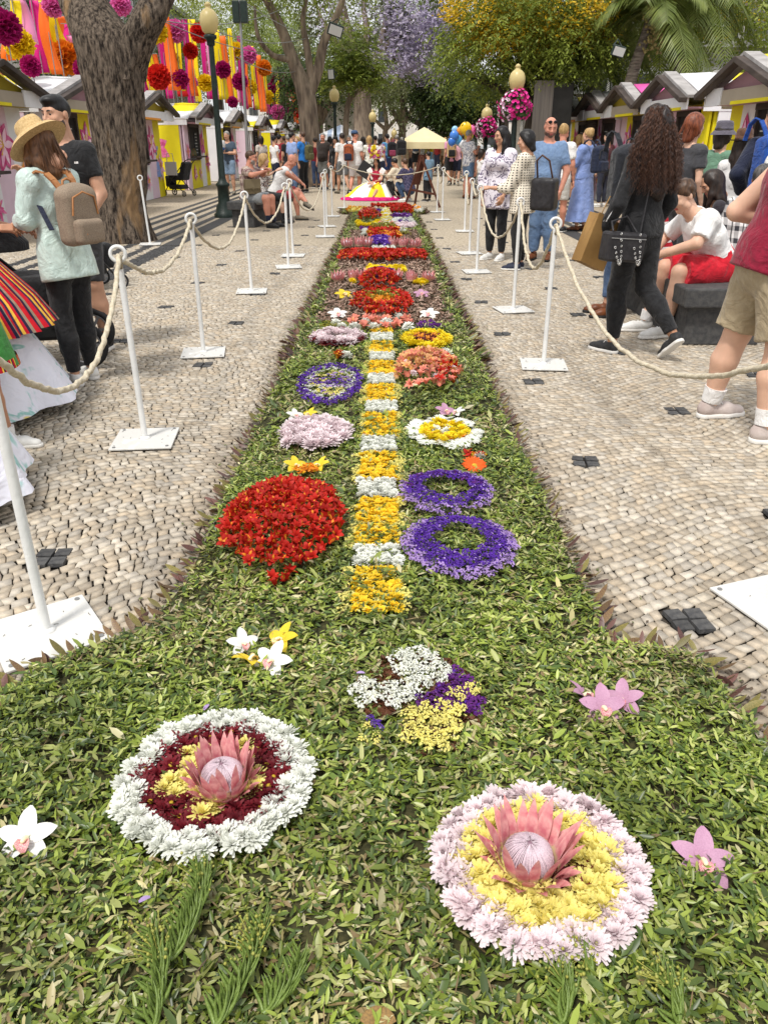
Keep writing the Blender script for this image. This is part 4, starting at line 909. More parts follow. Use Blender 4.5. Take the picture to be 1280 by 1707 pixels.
    if bottom:
        s = Sdf(); e = bottom.get('e', .01); L = bottom.get('len', 2.); fr = bottom.get('flare', 1.)
        if not ps.get('sit'): s.cone(q['pel'] - V3(0, 0, .01 * H), q['wa'], hw * U + e, ww * U + e * .7, .03, fl)
        else: s.cone(q['pel'], q['wa'], hw * U + e, ww * U + e, .03, fl)
        for S_ in 'LR':
            a, b, c = q['hp' + S_], q['kn' + S_], q['an' + S_]
            if L <= 1: s.cone(a, a + (b - a) * L, .053 * U + e, (.053 + (.036 - .053) * L) * U * fr + e * 1.4, .03, cap=1)
            else:
                ml = b * .62 + c * .38 + V3(0, -.006 * H, 0); s.cone(a, b, .053 * U + e, .036 * U * fr + e, .03); en = b + (c - b) * (L - 1)
                if L > 1.4: s.cone(b, ml, .036 * U * fr + e, .0365 * U * fr + e, .02).cone(ml, en, .0365 * U * fr + e, (.023 * U + e) * fr, .02, cap=1)
                else: s.cone(b, en, .036 * U * fr + e, .0365 * U * fr + e, .02, cap=1)
        ax = q['wa'] - q['pel']
        if not ps.get('sit'): s.cut(q['pel'] + ax * .75, ax)
        V, F = s.build(h, noise=bottom.get('fold', .005), nscale=20, seed=int(y0 * 100) % 89)
        obj(bottom.get('name', 'trousers' if L > 1.2 else 'shorts'), npmesh('trousers', V, F, bottom['m'], smooth=True), root)
    if skirt:
        zt, zb, rt, rb = skirt['z0'] * H, skirt['z1'] * H, skirt['r0'] * H, skirt['r1'] * H; n = skirt.get('n', 9); am = skirt.get('amp', .06); mb = MB(); pr = []
        for i in range(15):
            t = i / 14; pr.append((rt + (rb - rt) * t ** skirt.get('pow', .9), zt + (zb - zt) * t))
        ph = random.uniform(0, 6); ox = skirt.get('off', (0, 0))
        mb.lathe(pr, 72 if dist < 12 else 40, (q['pel'][0] + ox[0], q['pel'][1] + ox[1], 0), fold=lambda a, t: 1 + am * t * (math.sin(n * a + ph) + .5 * math.sin((2 * n + 1) * a)), sy=skirt.get('sy', .72))
        mb.f = [f for f in mb.f if len(f) == 4]; mb.m = mb.m[:len(mb.f)]; mb.sm = mb.sm[:len(mb.f)]
        obj(skirt.get('name', 'skirt'), mb.mesh('skirt', skirt['m']), root)
    # ---- shoes
    if shoes and feet:
        sr = .006 if dist < 7 else .01 if dist < 13 else .016; up, so, la = get(SHOES, sr, lambda: make_shoe(sr)); sc = H / 1.72 * (.95 if female else 1.02)
        for S_, sg in (('R', 1), ('L', -1)):
            ft = ps.get('foot' + S_, (0, 0)); R = euler(D(ft[0] - sg * 8), D(ft[1])); o = q['an' + S_].copy()
            tr = lambda v: (np.asarray(v) * sc + V3(0, 0, -.05 * H)) @ R.T + o + (R @ V3(0, .028, .0)) * (1 if True else 0)
            so_ = obj('shoe', npmesh('shoe', tr(up[0]), up[1], shoes['m'], smooth=True), root)
            obj('sole', npmesh('sole', tr(so[0]), so[1], shoes.get('sole', MATS['sole_white']), smooth=True), so_)
            if shoes.get('lace'): obj('laces', npmesh('laces', tr(la[0]), la[1], shoes['lace'], smooth=True), so_)
    if socks:
        mb = MB()
        for S_ in 'LR':
            d = q['kn' + S_] - q['an' + S_]; d = d / np.linalg.norm(d); mb = MB(); mb.tube([q['an' + S_] + d * .01, q['an' + S_] + d * socks['h']], [.0235 * U + .004, .027 * U + .005], 16); mb.out('sock', socks['m'], root)
    # ---- hair and hat
    if hair:
        st = hair['s']; hr = max(.007, h * .7); s = Sdf(); wv = None
        cr = lambda e=.008: s.ell((0, -.014, .034), (.076 + e, .096 + e, .087 + e), .02)
        front = lambda y=.07, z=.06, a=-.75: s.cut((0, y, z), (0, .66, a))
        if st == 'short': cr(hair.get('e', .009)); front(); s.cut((0, -.03, -.055), (0, .25, -1)); 
        elif st == 'crop': cr(.004); front(.06, .06); s.cut((0, -.03, -.045), (0, .3, -1))
        elif st == 'quiff': cr(.003); s.ell((0, .012, .092), (.066, .08, .034), .02).ell((0, .06, .093), (.05, .03, .022), .02); front(.085, .055); s.cut((0, -.03, -.035), (0, .4, -1))
        elif st == 'bob': cr(.02); s.cone((-.06, -.03, .0), (-.074, -.005, -.12), .05, .04, .03).cone((.06, -.03, 0), (.074, -.005, -.12), .05, .04, .03).cone((0, -.06, 0), (0, -.066, -.12), .066, .06, .03); s.cut((0, .055, .05), (0, .8, -.5)); s.cut((0, 0, -.145), (0, .1, -1))
        elif st == 'bun': cr(.008); s.ell((0, -.07, .085), (.05, .05, .045), .02); front(.07, .06); s.cut((0, -.03, -.06), (0, .3, -1))
        elif st == 'long':
            L = hair.get('len', .32); w = hair.get('w', 1.); cr(.014)
            s.cone((-.055, -.035, .0), (-.075 * w, -.06, -L * .6), .048, .042 * w, .03).cone((.055, -.035, 0), (.075 * w, -.06, -L * .6), .048, .042 * w, .03).cone((0, -.065, .0), (0, -.1, -L), .062, .05 * w, .04).cone((-.075 * w, -.06, -L * .6), (-.04 * w, -.09, -L), .042 * w, .03, .03).cone((.075 * w, -.06, -L * .6), (.04 * w, -.09, -L), .042 * w, .03, .03)
            for sg in (-1, 1): s.cone((sg * .072, .0, .03), (sg * .085, .02, -.1), .026, .03, .03).cone((sg * .085, .02, -.1), (sg * .075, .06, -min(L * .85, .34)), .03, .02, .03)
            s.cut((0, .062, .055), (0, .85, -.4)) if hair.get('frontcut', 0) else s.ell((0, .11, -.02), (.058, .075, .098), .012, sub=True)
        V, F = s.build(hr / hs * (1 if True else 1), noise=hair.get('noise', .0035), nscale=hair.get('ns', 55), seed=3)
        Rb = Rh if st != 'long' else euler(yaw=D(head[0]) * .5, pitch=lean * .6 if lean else 0)
        Rg = euler(yaw=D(head[0])); V2 = (V * hs) @ Rb.T + q['hd']
        ho = obj('hair', npmesh('hair', V2, F, hair['m'], smooth=True), root)
        if hair.get('strands'):
            mb = MB(); L = hair.get('len', .3); cu = hair.get('curl', 0); w = hair.get('w', 1.)
            for i in range(hair['strands']):
                a = random.uniform(math.pi * .93, math.pi * 2.07); el = random.uniform(-.1, 1.2); r = V3(.092 * math.cos(a) * math.cos(el), -.014 + .108 * math.sin(a) * math.cos(el), .034 + .1 * math.sin(el)); pts = []; ph = random.uniform(0, 6); fq = random.uniform(20, 30); ll = (r[2] + L) * random.uniform(.75, 1.05); n = 26 if cu else 12
                ex = random.uniform(.9, 1.25)
                for j in range(n):
                    t = j / (n - 1); z = r[2] - ll * t; sp = (1 + (w * 1.15 - .2) * min(1, t * 2.0)) * ex if cu else 1 + .3 * t
                    pts.append(V3(r[0] * sp + cu * t ** .3 * math.sin(fq * t * ll * 5 + ph), min(r[1] * (1 + .45 * t), -.01) - .04 * t + cu * math.cos(fq * t * ll * 5 + ph), z))
                pts = [(p * hs) @ Rg.T + q['hd'] for p in pts]; mb.tube(pts, [hair.get('tr', .0035) * (1 - .7 * j / (n - 1)) for j in range(n)], 3, cap=False)
            mb.out('hair_strands', hair.get('m2', hair['m']), root)
    if hat:
        mb = MB(); k = hat['k']; br = hat.get('r', .17)
        if k == 'brim':
            ch_ = hat.get('ch', .11); mb.lathe([(br, hat.get('droop', -.035)), (br * .8, -.012), (.098, .0), (.094, .02), (.09, ch_ * .7), (.08, ch_ * .93), (.05, ch_), (0, ch_ - .008)], 40, (0, -.01, .05), fold=lambda a, t: 1 + (.03 * math.sin(2 * a + 1) + .02 * math.sin(3 * a)) * (1 - t) ** 2, sy=1.14)
            mb.lathe([(.097, .002), (.1, .004), (.097, .03), (.094, .032)], 40, (0, -.01, .05), sy=1.14); nb = 40 * 3
        else:
            mb.lathe([(.09, 0), (.09, .035), (.078, .07), (.045, .092), (0, .098)], 24, (0, -.012, .045), sy=1.18)
            vs = [(.075 * math.cos(a) * q_ , .08 + .075 * math.sin(a) * q_ if False else .07 + .085 * math.sin(a) * q_, .05 - .01 * q_) for a in [math.pi * i / 12 for i in range(13)] for q_ in (0.6, 1)]
            mb.add(vs, [(2 * i, 2 * i + 1, 2 * i + 3, 2 * i + 2) for i in range(12)], True)
        mb.v = [tuple(v) for v in toh(np.array([tuple(v) for v in mb.v]))]
        o = mb.out('hat', [hat['m']], root); 
        if k != 'brim': sm = o.modifiers.new('thick', 'SOLIDIFY'); sm.thickness = .004
    root['hd'] = [float(v) for v in q['hd']]
    return root, q
M('sole_white', (.72, .7, .66), None, 1, .7); SOLEB = M('sole_black', (.02, .02, .02), None, 1, .7); SOLEG = M('sole_gum', srgb(150, 120, 80), None, 1, .7)
def backpack(label, x, y, z, yaw, w, hgt, d, m, m2=None, m3=None, vox=.012, tilt=0., group=None, pocket=True, name='backpack'):
    """shell, pocket, flap and shoulder straps; the side with straps faces +y of its own frame"""
    m2 = m2 or m; t = thing(name, label, 'backpack', (x, y, z), yaw, group); t.rotation_euler = (tilt, 0, yaw)
    s = Sdf(); s.rbox((0, -d / 2, hgt * .45), (w / 2 - .05, d / 2 - .05, hgt * .45 - .05), .05, .02).ell((0, -d * .5, hgt * .85), (w * .42, d * .42, hgt * .14), .06)
    V, F = s.build(vox, noise=.004, nscale=22); obj('shell', npmesh('shell', V, F, m, smooth=True), t)
    if pocket:
        s = Sdf(); s.rbox((0, -d - .005, hgt * .24), (w * .38 - .03, .035 - .02, hgt * .2 - .03), .03, .02); V, F = s.build(vox, noise=.003, nscale=25); obj('front_pocket', npmesh('pocket', V, F, m2, smooth=True), t)
    mb = MB(); mb.tube([(-w * .36, -d * 1.02, hgt * .5), (-w * .3, -d * 1.04, hgt * .78), (0, -d * 1.0, hgt * .86), (w * .3, -d * 1.04, hgt * .78), (w * .36, -d * 1.02, hgt * .5)], .006, 6); mb.out('zip', m3 or M('zip_dark', (.03, .03, .03), None, 1, .5), t)
    for sg in (-1, 1):
        mb = MB(); p = [(sg * w * .2, -.01, hgt * .9), (sg * w * .26, .02, hgt * 1.04), (sg * w * .3, .06, hgt * 1.14), (sg * w * .34, .12, hgt * 1.17), (sg * w * .36, .19, hgt * 1.08), (sg * w * .38, .22, hgt * .85)]
        for a, b in zip(p[:-1], p[1:]): mb.bar(a, b, .042, .012, up=(0, -1, .4) if b[1] < .1 else (0, 1, 1))
        mb.out('shoulder_strap', m2, t)
    mb = MB(); mb.tube([(-.035, -.01, hgt * .93), (-.03, -.01, hgt * 1.03), (0, -.01, hgt * 1.06), (.03, -.01, hgt * 1.03), (.035, -.01, hgt * .93)], .008, 6); mb.out('grab_handle', m2, t)
    return t
# ------------------------------------------------------------ patterned cloth
def pat(name, kind, cols, sc=20., sc2=None, axis='Z', th=.5):
    if name in MATS: return MATS[name]
    m = bpy.data.materials.new(name); m.use_nodes = True; n = m.node_tree.nodes; L = m.node_tree.links; b = n['Principled BSDF']; b.inputs['Roughness'].default_value = .85; b.inputs['Specular IOR Level'].default_value = .2
    tc = n.new('ShaderNodeTexCoord'); cs = [(*srgb(*c), 1) for c in cols]
    def mixc(f, a, c):
        k = n.new('ShaderNodeMix'); k.data_type = 'RGBA'; L.new(f, k.inputs[0])
        for i, v in ((6, a), (7, c)):
            if isinstance(v, tuple): k.inputs[i].default_value = v
            else: L.new(v, k.inputs[i])
        return k.outputs[2]
    def ma(op, a, bb=None):
        k = n.new('ShaderNodeMath'); k.operation = op
        for i, v in ((0, a), (1, bb)):
            if v is None: continue
            if isinstance(v, (int, float)): k.inputs[i].default_value = v
            else: L.new(v, k.inputs[i])
        return k.outputs[0]
    sep = n.new('ShaderNodeSeparateXYZ'); L.new(tc.outputs['Object'], sep.inputs[0]); X, Y, Z = sep.outputs
    if kind == 'stripe':
        v = {'Z': Z, 'X': X, 'Y': Y, 'A': ma('ARCTAN2', Y, X)}[axis]; f = ma('FRACT', ma('MULTIPLY', v, sc)); r = n.new('ShaderNodeValToRGB'); r.color_ramp.interpolation = 'CONSTANT'; L.new(f, r.inputs[0])
        e = r.color_ramp.elements
        while len(e) < len(cs): e.new(.5)
        for i, c in enumerate(cs): e[i].position = i / len(cs); e[i].color = c
        col = r.outputs[0]
    elif kind == 'plaid':
        a = ma('LESS_THAN', ma('FRACT', ma('MULTIPLY', ma('ADD', X, Y), sc)), .4); c = ma('LESS_THAN', ma('FRACT', ma('MULTIPLY', Z, sc)), .4); d = ma('LESS_THAN', ma('FRACT', ma('ADD', ma('MULTIPLY', ma('ADD', X, Y), sc), .3)), .12)
        col = mixc(ma('MULTIPLY', d, .8), mixc(ma('MULTIPLY', ma('ADD', a, c), .5), cs[0], cs[1]), cs[2])
    elif kind == 'dots':
        th_ = ma('MULTIPLY', ma('ARCTAN2', Y, X), sc * .16); zz = ma('MULTIPLY', Z, sc); u = ma('SUBTRACT', ma('FRACT', th_), .5); row = ma('MULTIPLY', ma('FLOOR', zz), .0); w = ma('SUBTRACT', ma('FRACT', zz), .5)
        r2 = ma('ADD', ma('MULTIPLY', u, u), ma('MULTIPLY', w, w)); col = mixc(ma('LESS_THAN', r2, th * th), cs[0], cs[1])
    else:   # blotchy print
        vo = n.new('ShaderNodeTexNoise'); vo.inputs['Scale'].default_value = sc; vo.inputs['Detail'].default_value = 3; vo.inputs['Distortion'].default_value = 1.2; L.new(tc.outputs['Object'], vo.inputs['Vector'])
        r = n.new('ShaderNodeValToRGB'); r.color_ramp.interpolation = 'CONSTANT' if kind == 'print' else 'EASE'; L.new(vo.outputs['Fac'], r.inputs[0]); e = r.color_ramp.elements
        while len(e) < len(cs): e.new(.5)
        ps = [0] + [th + .08 * i for i in range(len(cs) - 1)]
        for i, c in enumerate(cs): e[i].position = ps[i]; e[i].color = c
        col = r.outputs[0]
    L.new(col, b.inputs['Base Color']); t = n.new('ShaderNodeTexNoise'); t.inputs['Scale'].default_value = 7; t.inputs['Distortion'].default_value = 1.6; L.new(tc.outputs['Object'], t.inputs['Vector']); bp = n.new('ShaderNodeBump'); bp.inputs['Strength'].default_value = .5; bp.inputs['Distance'].default_value = .03; L.new(t.outputs['Fac'], bp.inputs['Height']); L.new(bp.outputs[0], b.inputs['Normal'])
    MATS[name] = m; return m
C = cloth
BLACK = C('black', (24, 24, 26), (36, 36, 38)); WHT = C('white', (232, 230, 228), (222, 220, 218)); NAVY = C('navy', (30, 36, 58)); DENIM = C('denim', (76, 98, 132), (92, 114, 146), 50); DKDEN = C('darkdenim', (44, 58, 88), (62, 78, 108), 14); KHAKI = C('khaki', (168, 152, 124), (156, 140, 112)); GREYC = C('grey', (120, 122, 124)); DKGREY = C('darkgrey', (64, 64, 66))
LTDEN = C('lightdenim', (122, 146, 172), (138, 160, 184), 40)
BRH, BLK, DKB, BLO, GRY, RDH = hairm('brown', (92, 66, 46), (56, 38, 26)), hairm('black', (28, 24, 24), (16, 13, 13)), hairm('darkbrown', (52, 38, 30), (30, 22, 18)), hairm('blonde', (196, 164, 112), (150, 116, 70)), hairm('greyhair', (164, 160, 154), (120, 116, 110)), hairm('red', (140, 74, 42), (90, 44, 26))
SW = dict(m=M('shoe_white', (.74, .73, .7), (.66, .65, .62), 30, .55), lace=M('lace', (.8, .8, .78), None, 1, .8)); SB = dict(m=M('shoe_black', (.02, .02, .022), (.04, .04, .04), 30, .6)); SBS = dict(m=SB['m'], sole=SOLEB); SG = dict(m=M('shoe_grey', srgb(150, 140, 134), srgb(176, 168, 162), 20, .7), lace=MATS['lace']); SBR = dict(m=M('shoe_brown', srgb(120, 70, 40), srgb(96, 54, 30), 20, .45), sole=SOLEB); SNV = dict(m=M('shoe_navy', (.02, .025, .05), (.03, .035, .06), 20, .7)); SKH = dict(m=M('shoe_khaki', srgb(120, 112, 98), None, 1, .7), sole=SOLEB)
def at(px, py): return G(px, py)
def hgt(px, py, Y): return P(px, py, Y).z
R90 = math.pi / 2
PHONE = {'elR': (.125, .03, .655), 'wrR': (.06, .15, .66), 'elL': (-.125, .03, .655), 'wrL': (-.05, .15, .665)}
HIPR = {'elR': (.205, -.07, .665), 'wrR': (.11, .0, .565)}; HIPL = {'elL': (-.205, -.07, .665), 'wrL': (-.11, .0, .565)}
CUPR = {'elR': (.14, .03, .66), 'wrR': (.05, .15, .74)}; CUPL = {'elL': (-.14, .03, .66), 'wrL': (-.05, .15, .74)}
WALK = {'knR': (.05, .06, .295), 'anR': (.05, .09, .05), 'knL': (-.05, -.01, .29), 'anL': (-.055, -.13, .085), 'footL': (0, 35)}
WALK2 = {'knL': (-.05, .06, .295), 'anL': (-.05, .09, .05), 'knR': (.05, -.01, .29), 'anR': (.055, -.13, .085), 'footR': (0, 35)}
def SITP(seat=.45, H=1.7, **k):
    d = {'sit': 1, 'pel': (0, 0, seat / H + .045), 'hpL': (-.05, .01, seat / H + .04), 'hpR': (.05, .01, seat / H + .04), 'knL': (-.065, .24, .295), 'knR': (.065, .24, .295), 'anL': (-.06, .25, .05), 'anR': (.06, .25, .05)}
    d.update(k); return d
# ---- near left: woman in straw hat
satin = M('cloth_mint_satin', srgb(198, 216, 208), srgb(184, 204, 196), 8, .36, .6, 6, spec=.4, sheen=.2, bdist=.05, ridge=True)
STRAW = M('straw', srgb(206, 178, 130), srgb(178, 148, 100), 90, .85, .5, 160, bdist=.004)
hatw, q = person('woman in a straw hat and mint satin blouse looking down at her hands', (-2.06, 5.2), 1.62, 1.02, {**PHONE, 'lean': 6, 'wrL': (-.06, .17, .64), 'wrR': (.05, .17, .63), 'knR': (.05, .02, .285), 'anR': (.05, .02, .05)}, MIDS,
    dict(m=satin, sleeve=1.75, e=.026, hem=.43, flare=1.08, fold=.02, name='blouse'), dict(m=BLACK, len=1.96, e=.006), shoes=SW, hair=dict(s='long', m=hairm('chestnut', (120, 82, 52), (80, 52, 32)), strands=90, len=.19, tr=.004), hat=dict(k='brim', m=STRAW, r=.2, droop=-.05, ch=.105), female=True, head=(10, 32), build=1.05, hands=(.6, .6))
mb = MB(); mb.box((0, 0, 0), (.07, .145, .009)); tag(mb.out('phone', M('phone_black', (.02, .02, .022), None, 1, .25), loc=(-2.33, 5.36, 1.06), rot=(.5, .2, 1.0), bevel=.003), 'black phone in the hands of the woman in the straw hat', 'phone')
TAUPE = M('cloth_taupe', srgb(150, 134, 116), srgb(128, 112, 96), 160, .85, .3, 200, bdist=.003); TANL = M('tan_leather', srgb(176, 122, 76), srgb(156, 104, 62), 30, .5)
bpk = backpack('taupe canvas backpack with tan straps worn by the woman in the straw hat', -1.935, 5.085, .92, 1.02 + .05, .27, .36, .13, TAUPE, TAUPE, TANL, .008)
for c in bpk.children:
    if c.name.startswith(('shoulder_strap', 'grab_handle')): c.data.materials[0] = TANL
mb = MB(); mb.bar((-.16, .0, .1), (-.06, .25, .32), .03, .006); mb.cur = 1; mb.box((.02, -.172, .12), (.04, .006, .02)); mb.tube([(-.05, -.17, .14), (-.05, -.175, .07)], .006, 6); mb.out('trim', [NAVY, TANL], bpk)
# tall man with cup
man, q = person('tall bearded man in a black T-shirt raising a cup, behind the straw hat', (-2.32, 6.15), 1.81, 2.9, {**CUPR, 'elL': (-.135, -.01, .64), 'wrL': (-.11, .1, .53), 'wrR': (-.03, .12, .765), 'elR': (.13, .06, .66)}, MIDS, dict(m=BLACK, sleeve=.62, e=.014, hem=.47), dict(m=DKGREY, len=.95), shoes=SB, hair=dict(s='quiff', m=BLK), beard=hairm('beard_dark', (60, 44, 36)), head=(-14, 6), hands=(.35, .8), build=1.05)
c_, s_ = math.cos(2.9), math.sin(2.9); hx, hy, hz = -.075 * 1.81, .17 * 1.81, .815 * 1.81
mb = MB(); mb.lathe([(.03, -.06), (.036, .05), (.034, .05), (.029, -.055), (0, -.055)], 16); tag(mb.out('plastic_cup', M('clear_plastic', (.75, .76, .76), None, 1, .15, trans=.3), loc=(-2.32 + hx * c_ - hy * s_, 6.15 + hx * s_ + hy * c_, hz - .02)), 'clear plastic cup held up by the bearded man', 'cup')
mb = MB(); mb.box((0, 0, 0), (.03, .004, .014)); tag(mb.out('shirt_badge', WHT, loc=(-2.18, 5.99, 1.37), rot=(0, 0, 2.9)), 'small white mark on the chest of the black T-shirt', 'badge')
person('woman with white sleeve and patterned trousers behind the bearded man', (-3.55, 8.9), 1.66, 1.9, {**CUPR}, OLIVES, dict(m=WHT, sleeve=.6, e=.02), dict(m=pat('zebra_print', 'print', [(226, 224, 220), (26, 26, 28)], 22, th=.48), len=1.9, e=.02, flare=1.2), shoes=SW, hair=dict(s='long', m=DKB, len=.25), female=True)
person('person in a red T-shirt bending at the left edge beside the stroller', (-3.02, 5.35), 1.62, -1.45, {'lean': 28, 'elR': (.16, .18, .63), 'wrR': (.12, .33, .62), 'elL': (-.14, .2, .62), 'wrL': (-.06, .36, .6)}, TAN, dict(m=C('redtee', (186, 22, 40), (168, 16, 34)), sleeve=.7, e=.02, hem=.46), dict(m=NAVY, len=1.9), shoes=SB, hair=dict(s='bob', m=DKB), female=True)
# costumed figures at the left edge
floral = pat('floral_white', 'soft', [(232, 230, 240), (228, 228, 238), (150, 196, 190), (226, 224, 232), (224, 206, 120), (232, 120, 130)], 4.2, th=.5)
madeira = pat('madeira_stripe', 'stripe', [(190, 24, 44), (60, 40, 70), (230, 180, 70), (190, 24, 44), (40, 36, 60), (150, 130, 110), (200, 30, 40)], 5.2, axis='A')
person('person in a wide white floral skirt under a striped overskirt at left', (-2.62, 4.55), 1.6, -.6, {}, TAN, dict(m=WHT, sleeve=.6), None, dict(m=floral, z0=.6, z1=.05, r0=.09, r1=.43, n=7, amp=.06, sy=1, pow=.8), SW, dict(s='long', m=DKB), female=True)
mb = MB(); mb.lathe([(.22, 1.06), (.4, .86), (.55, .68), (.64, .52)], 72, fold=lambda a, t: 1 + .05 * t * math.sin(24 * a)); mb.f = mb.f[:216]; mb.m = mb.m[:216]; mb.sm = mb.sm[:216]; tag(mb.out('striped_overskirt', madeira, loc=(-2.62, 4.55, 0)), 'striped red, yellow and blue overskirt spread over the white floral skirt', 'skirt')
GRNC = C('green', (64, 140, 62), (54, 124, 52)); hemst = pat('hem_stripe', 'stripe', [(190, 24, 44), (230, 190, 70), (40, 36, 60), (190, 24, 44)], 6., axis='A')
kid, q = person('child in a green skirt with striped hem and white sneakers at the left edge', (-2.13, 3.95), 1.36, -1.4, {'anR': (.02, .07, .05), 'knR': (.03, .05, .285), 'anL': (-.05, -.12, .05), 'knL': (-.05, -.05, .285)}, TAN, dict(m=WHT, sleeve=.6), None, dict(m=GRNC, z0=.6, z1=.33, r0=.1, r1=.17, n=6, amp=.03, sy=.9), SW, dict(s='long', m=DKB), female=True, socks=dict(m=WHT, h=.05))
mb = MB(); mb.lathe([(.228, .49), (.238, .44)], 48, (0, 0, 0), sy=.9); mb.f = mb.f[:48]; mb.m = mb.m[:48]; mb.sm = mb.sm[:48]; mb.out('striped_hem', hemst, kid)
person('person in a white floral skirt just reaching into the left edge', (-2.12, 3.12), 1.6, -.8, {}, TAN, dict(m=WHT, sleeve=.6), None, dict(m=floral, z0=.6, z1=.06, r0=.09, r1=.32, n=8, amp=.07, sy=1), SW, dict(s='long', m=DKB), female=True)
# strollers
def stroller(label, x, y, yaw, s=1., wr=.15, hood=True, m=BLACK):
    t = thing('stroller', label, 'stroller', (x, y, 0), yaw); t.scale = (s,) * 3; rub = M('rubber', (.02, .02, .021), None, 1, .8); rim = M('rim_grey', (.35, .35, .36), (.28, .28, .29), 20, .4, metal=.7); al = M('stroller_tube', (.04, .04, .042), None, 1, .4, metal=.5)
    for sx in (-1, 1):
        for (wy, r) in ((.38, wr), (-.34, wr * .8)):
            w = obj('wheel', MB().torus((0, 0, 0), r * .86, r * .14, 28, 10, (1, 0, 0)).mesh('tyre', rub), t, (sx * .27, wy, r)); mb = MB(); mb.torus((0, 0, 0), r * .7, r * .05, 24, 6, (1, 0, 0)); mb.tube([(-.03, 0, 0), (.03, 0, 0)], r * .14, 10)
            for k in range(6):
                a = k * math.pi / 3; mb.bar((0, 0, 0), (0, r * .7 * math.cos(a), r * .7 * math.sin(a)), .02, r * .1, up=(1, 0, 0))
            mb.out('rim', rim, w)
        mb = MB(); mb.tube([(sx * .24, .38, wr), (sx * .24, .1, .45), (sx * .24, -.45, .98), (sx * .22, -.56, 1.04)], .014, 8); mb.tube([(sx * .24, -.34, wr * .8), (sx * .24, .12, .52)], .013, 8); mb.out('side_frame', al, t)
    mb = MB(); mb.tube([(-.22, -.56, 1.04), (.22, -.56, 1.04)], .018, 8); mb.tube([(-.24, .1, .45), (.24, .1, .45)], .012, 8); mb.out('handlebar', al, t)
    sd_ = Sdf(); sd_.rbox((0, -.02, .55), (.16, .2, .05), .05, .05).rbox((0, -.28, .72), (.16, .03, .2), .05, .06, R=np.array(Matrix.Rotation(.35, 3, 'X'))).rbox((0, .28, .42), (.14, .05, .12), .04, .05); V, F = sd_.build(.02, .005, 18); obj('seat', npmesh('seat', V, F, m, smooth=True), t)
    if hood:
        mb = MB(); vs = []
        for i in range(9):
            a = -.4 + i / 8 * 2.0
            for k in range(9):
                b = math.pi * k / 8; rr = .34 + .012 * (i % 2); vs.append((.25 * math.cos(b) * 1.0, -.22 + rr * math.sin(b) * math.sin(a) * .9, .82 + rr * math.sin(b) * math.cos(a) * .6))
        mb.add(vs, [(9 * i + k, 9 * i + k + 1, 9 * i + 10 + k, 9 * i + 9 + k) for i in range(8) for k in range(8)], True); mb.out('hood', m, t)
    mb = MB(); mb.box((0, .02, .26), (.4, .45, .12)); mb.out('basket', M('basket_mesh', (.03, .03, .03), None, 1, .9), t, bevel=.03)
    return t
stroller('black pushchair with large spoked wheels beside the woman in the straw hat', -2.6, 5.72, -1.35, 1., .17)
stroller('small black pushchair with twin wheels behind the taupe backpack', -3.35, 8.9, -.8, .85, .1)
stroller('folded black buggy standing by the yellow stall beside the man with the baby', -6.3, 25.7, 1.2, 1., .1, hood=False)
# ---- along the left stalls
person('woman in a long light blue shirt ordering at a stall window', G(263, 329), 1.7, 1.25, PHONE, OLIVES, dict(m=C('ltblueshirt', (140, 162, 214), (124, 146, 200)), sleeve=1.7, e=.035, hem=.33, flare=1.15, fold=.012, name='long_shirt'), dict(m=DENIM, len=1.9), shoes=SW, hair=dict(s='long', m=DKB, len=.4), female=True)
bag = MB(); bag.box((0, 0, 0), (.32, .1, .36)); bag.tube([(-.1, 0, .18), (-.08, 0, .4), (.08, 0, .4), (.1, 0, .18)], .012, 6); tag(bag.out('tote_bag', M('tote_grey', srgb(170, 166, 158), None, 1, .8), loc=(-6.25, 24.75, .8), bevel=.03), 'grey tote bag hanging beside the woman in the long blue shirt', 'bag')
mb_, q = person('grey-haired man in a slate T-shirt and denim shorts holding a baby', G(386, 324), 1.82, 3.0, {'elL': (-.14, .02, .65), 'wrL': (.02, .13, .66)}, MIDS, dict(m=C('slate', (70, 84, 100)), sleeve=.6, e=.016, hem=.48), dict(m=LTDEN, len=.85, e=.018), shoes=SKH, hair=dict(s='short', m=GRY), head=(-10, 5), build=1.05)
bx, by = G(380, 324); person('baby in a striped top and blue shorts carried by the grey-haired man', (bx + .0, by - .28), .62, .3, {'pel': (0, 0, .53), 'knL': (-.1, .1, .42), 'anL': (-.1, .05, .28), 'knR': (.1, .1, .42), 'anR': (.1, .05, .28)}, PALE, dict(m=pat('baby_stripe', 'stripe', [(230, 228, 226), (230, 228, 226), (90, 96, 110)], 40.), sleeve=1.6, e=.012), dict(m=C('babyblue', (60, 92, 150)), len=.7), None, None, dict(s='crop', m=BRH), build=1.25)[0].location.z = 1.02
plaidb = pat('plaid_brown', 'plaid', [(196, 178, 164), (122, 92, 92), (70, 44, 58)], 8.)
XB = -2.62
p1, q = person('seated man in a brown plaid shirt with glasses eating on the dark bench', (XB, 16.08), 1.8, -R90 - .3, SITP(.45, 1.8, lean=8, elR=(.14, .12, .52), wrR=(.03, .22, .56), elL=(-.14, .12, .52), wrL=(-.02, .22, .57)), RUDDY, dict(m=plaidb, sleeve=.8, e=.022, hem=.5, fold=.01), dict(m=C('greyshorts', (150, 154, 156)), len=.85, e=.02), shoes=SBS, hair=dict(s='crop', m=BRH), socks=dict(m=NAVY, h=.14), beard=GRY, head=(25, 5), build=1.12, belly=.6)
mb = MB()
for sg in (-1, 1): mb.torus((sg * .032, .1, .012), .02, .0025, 14, 5, (0, 1, 0))
mb.bar((-.075, 0, .014), (-.052, .1, .014), .003, .004); mb.bar((.075, 0, .014), (.052, .1, .014), .003, .004)
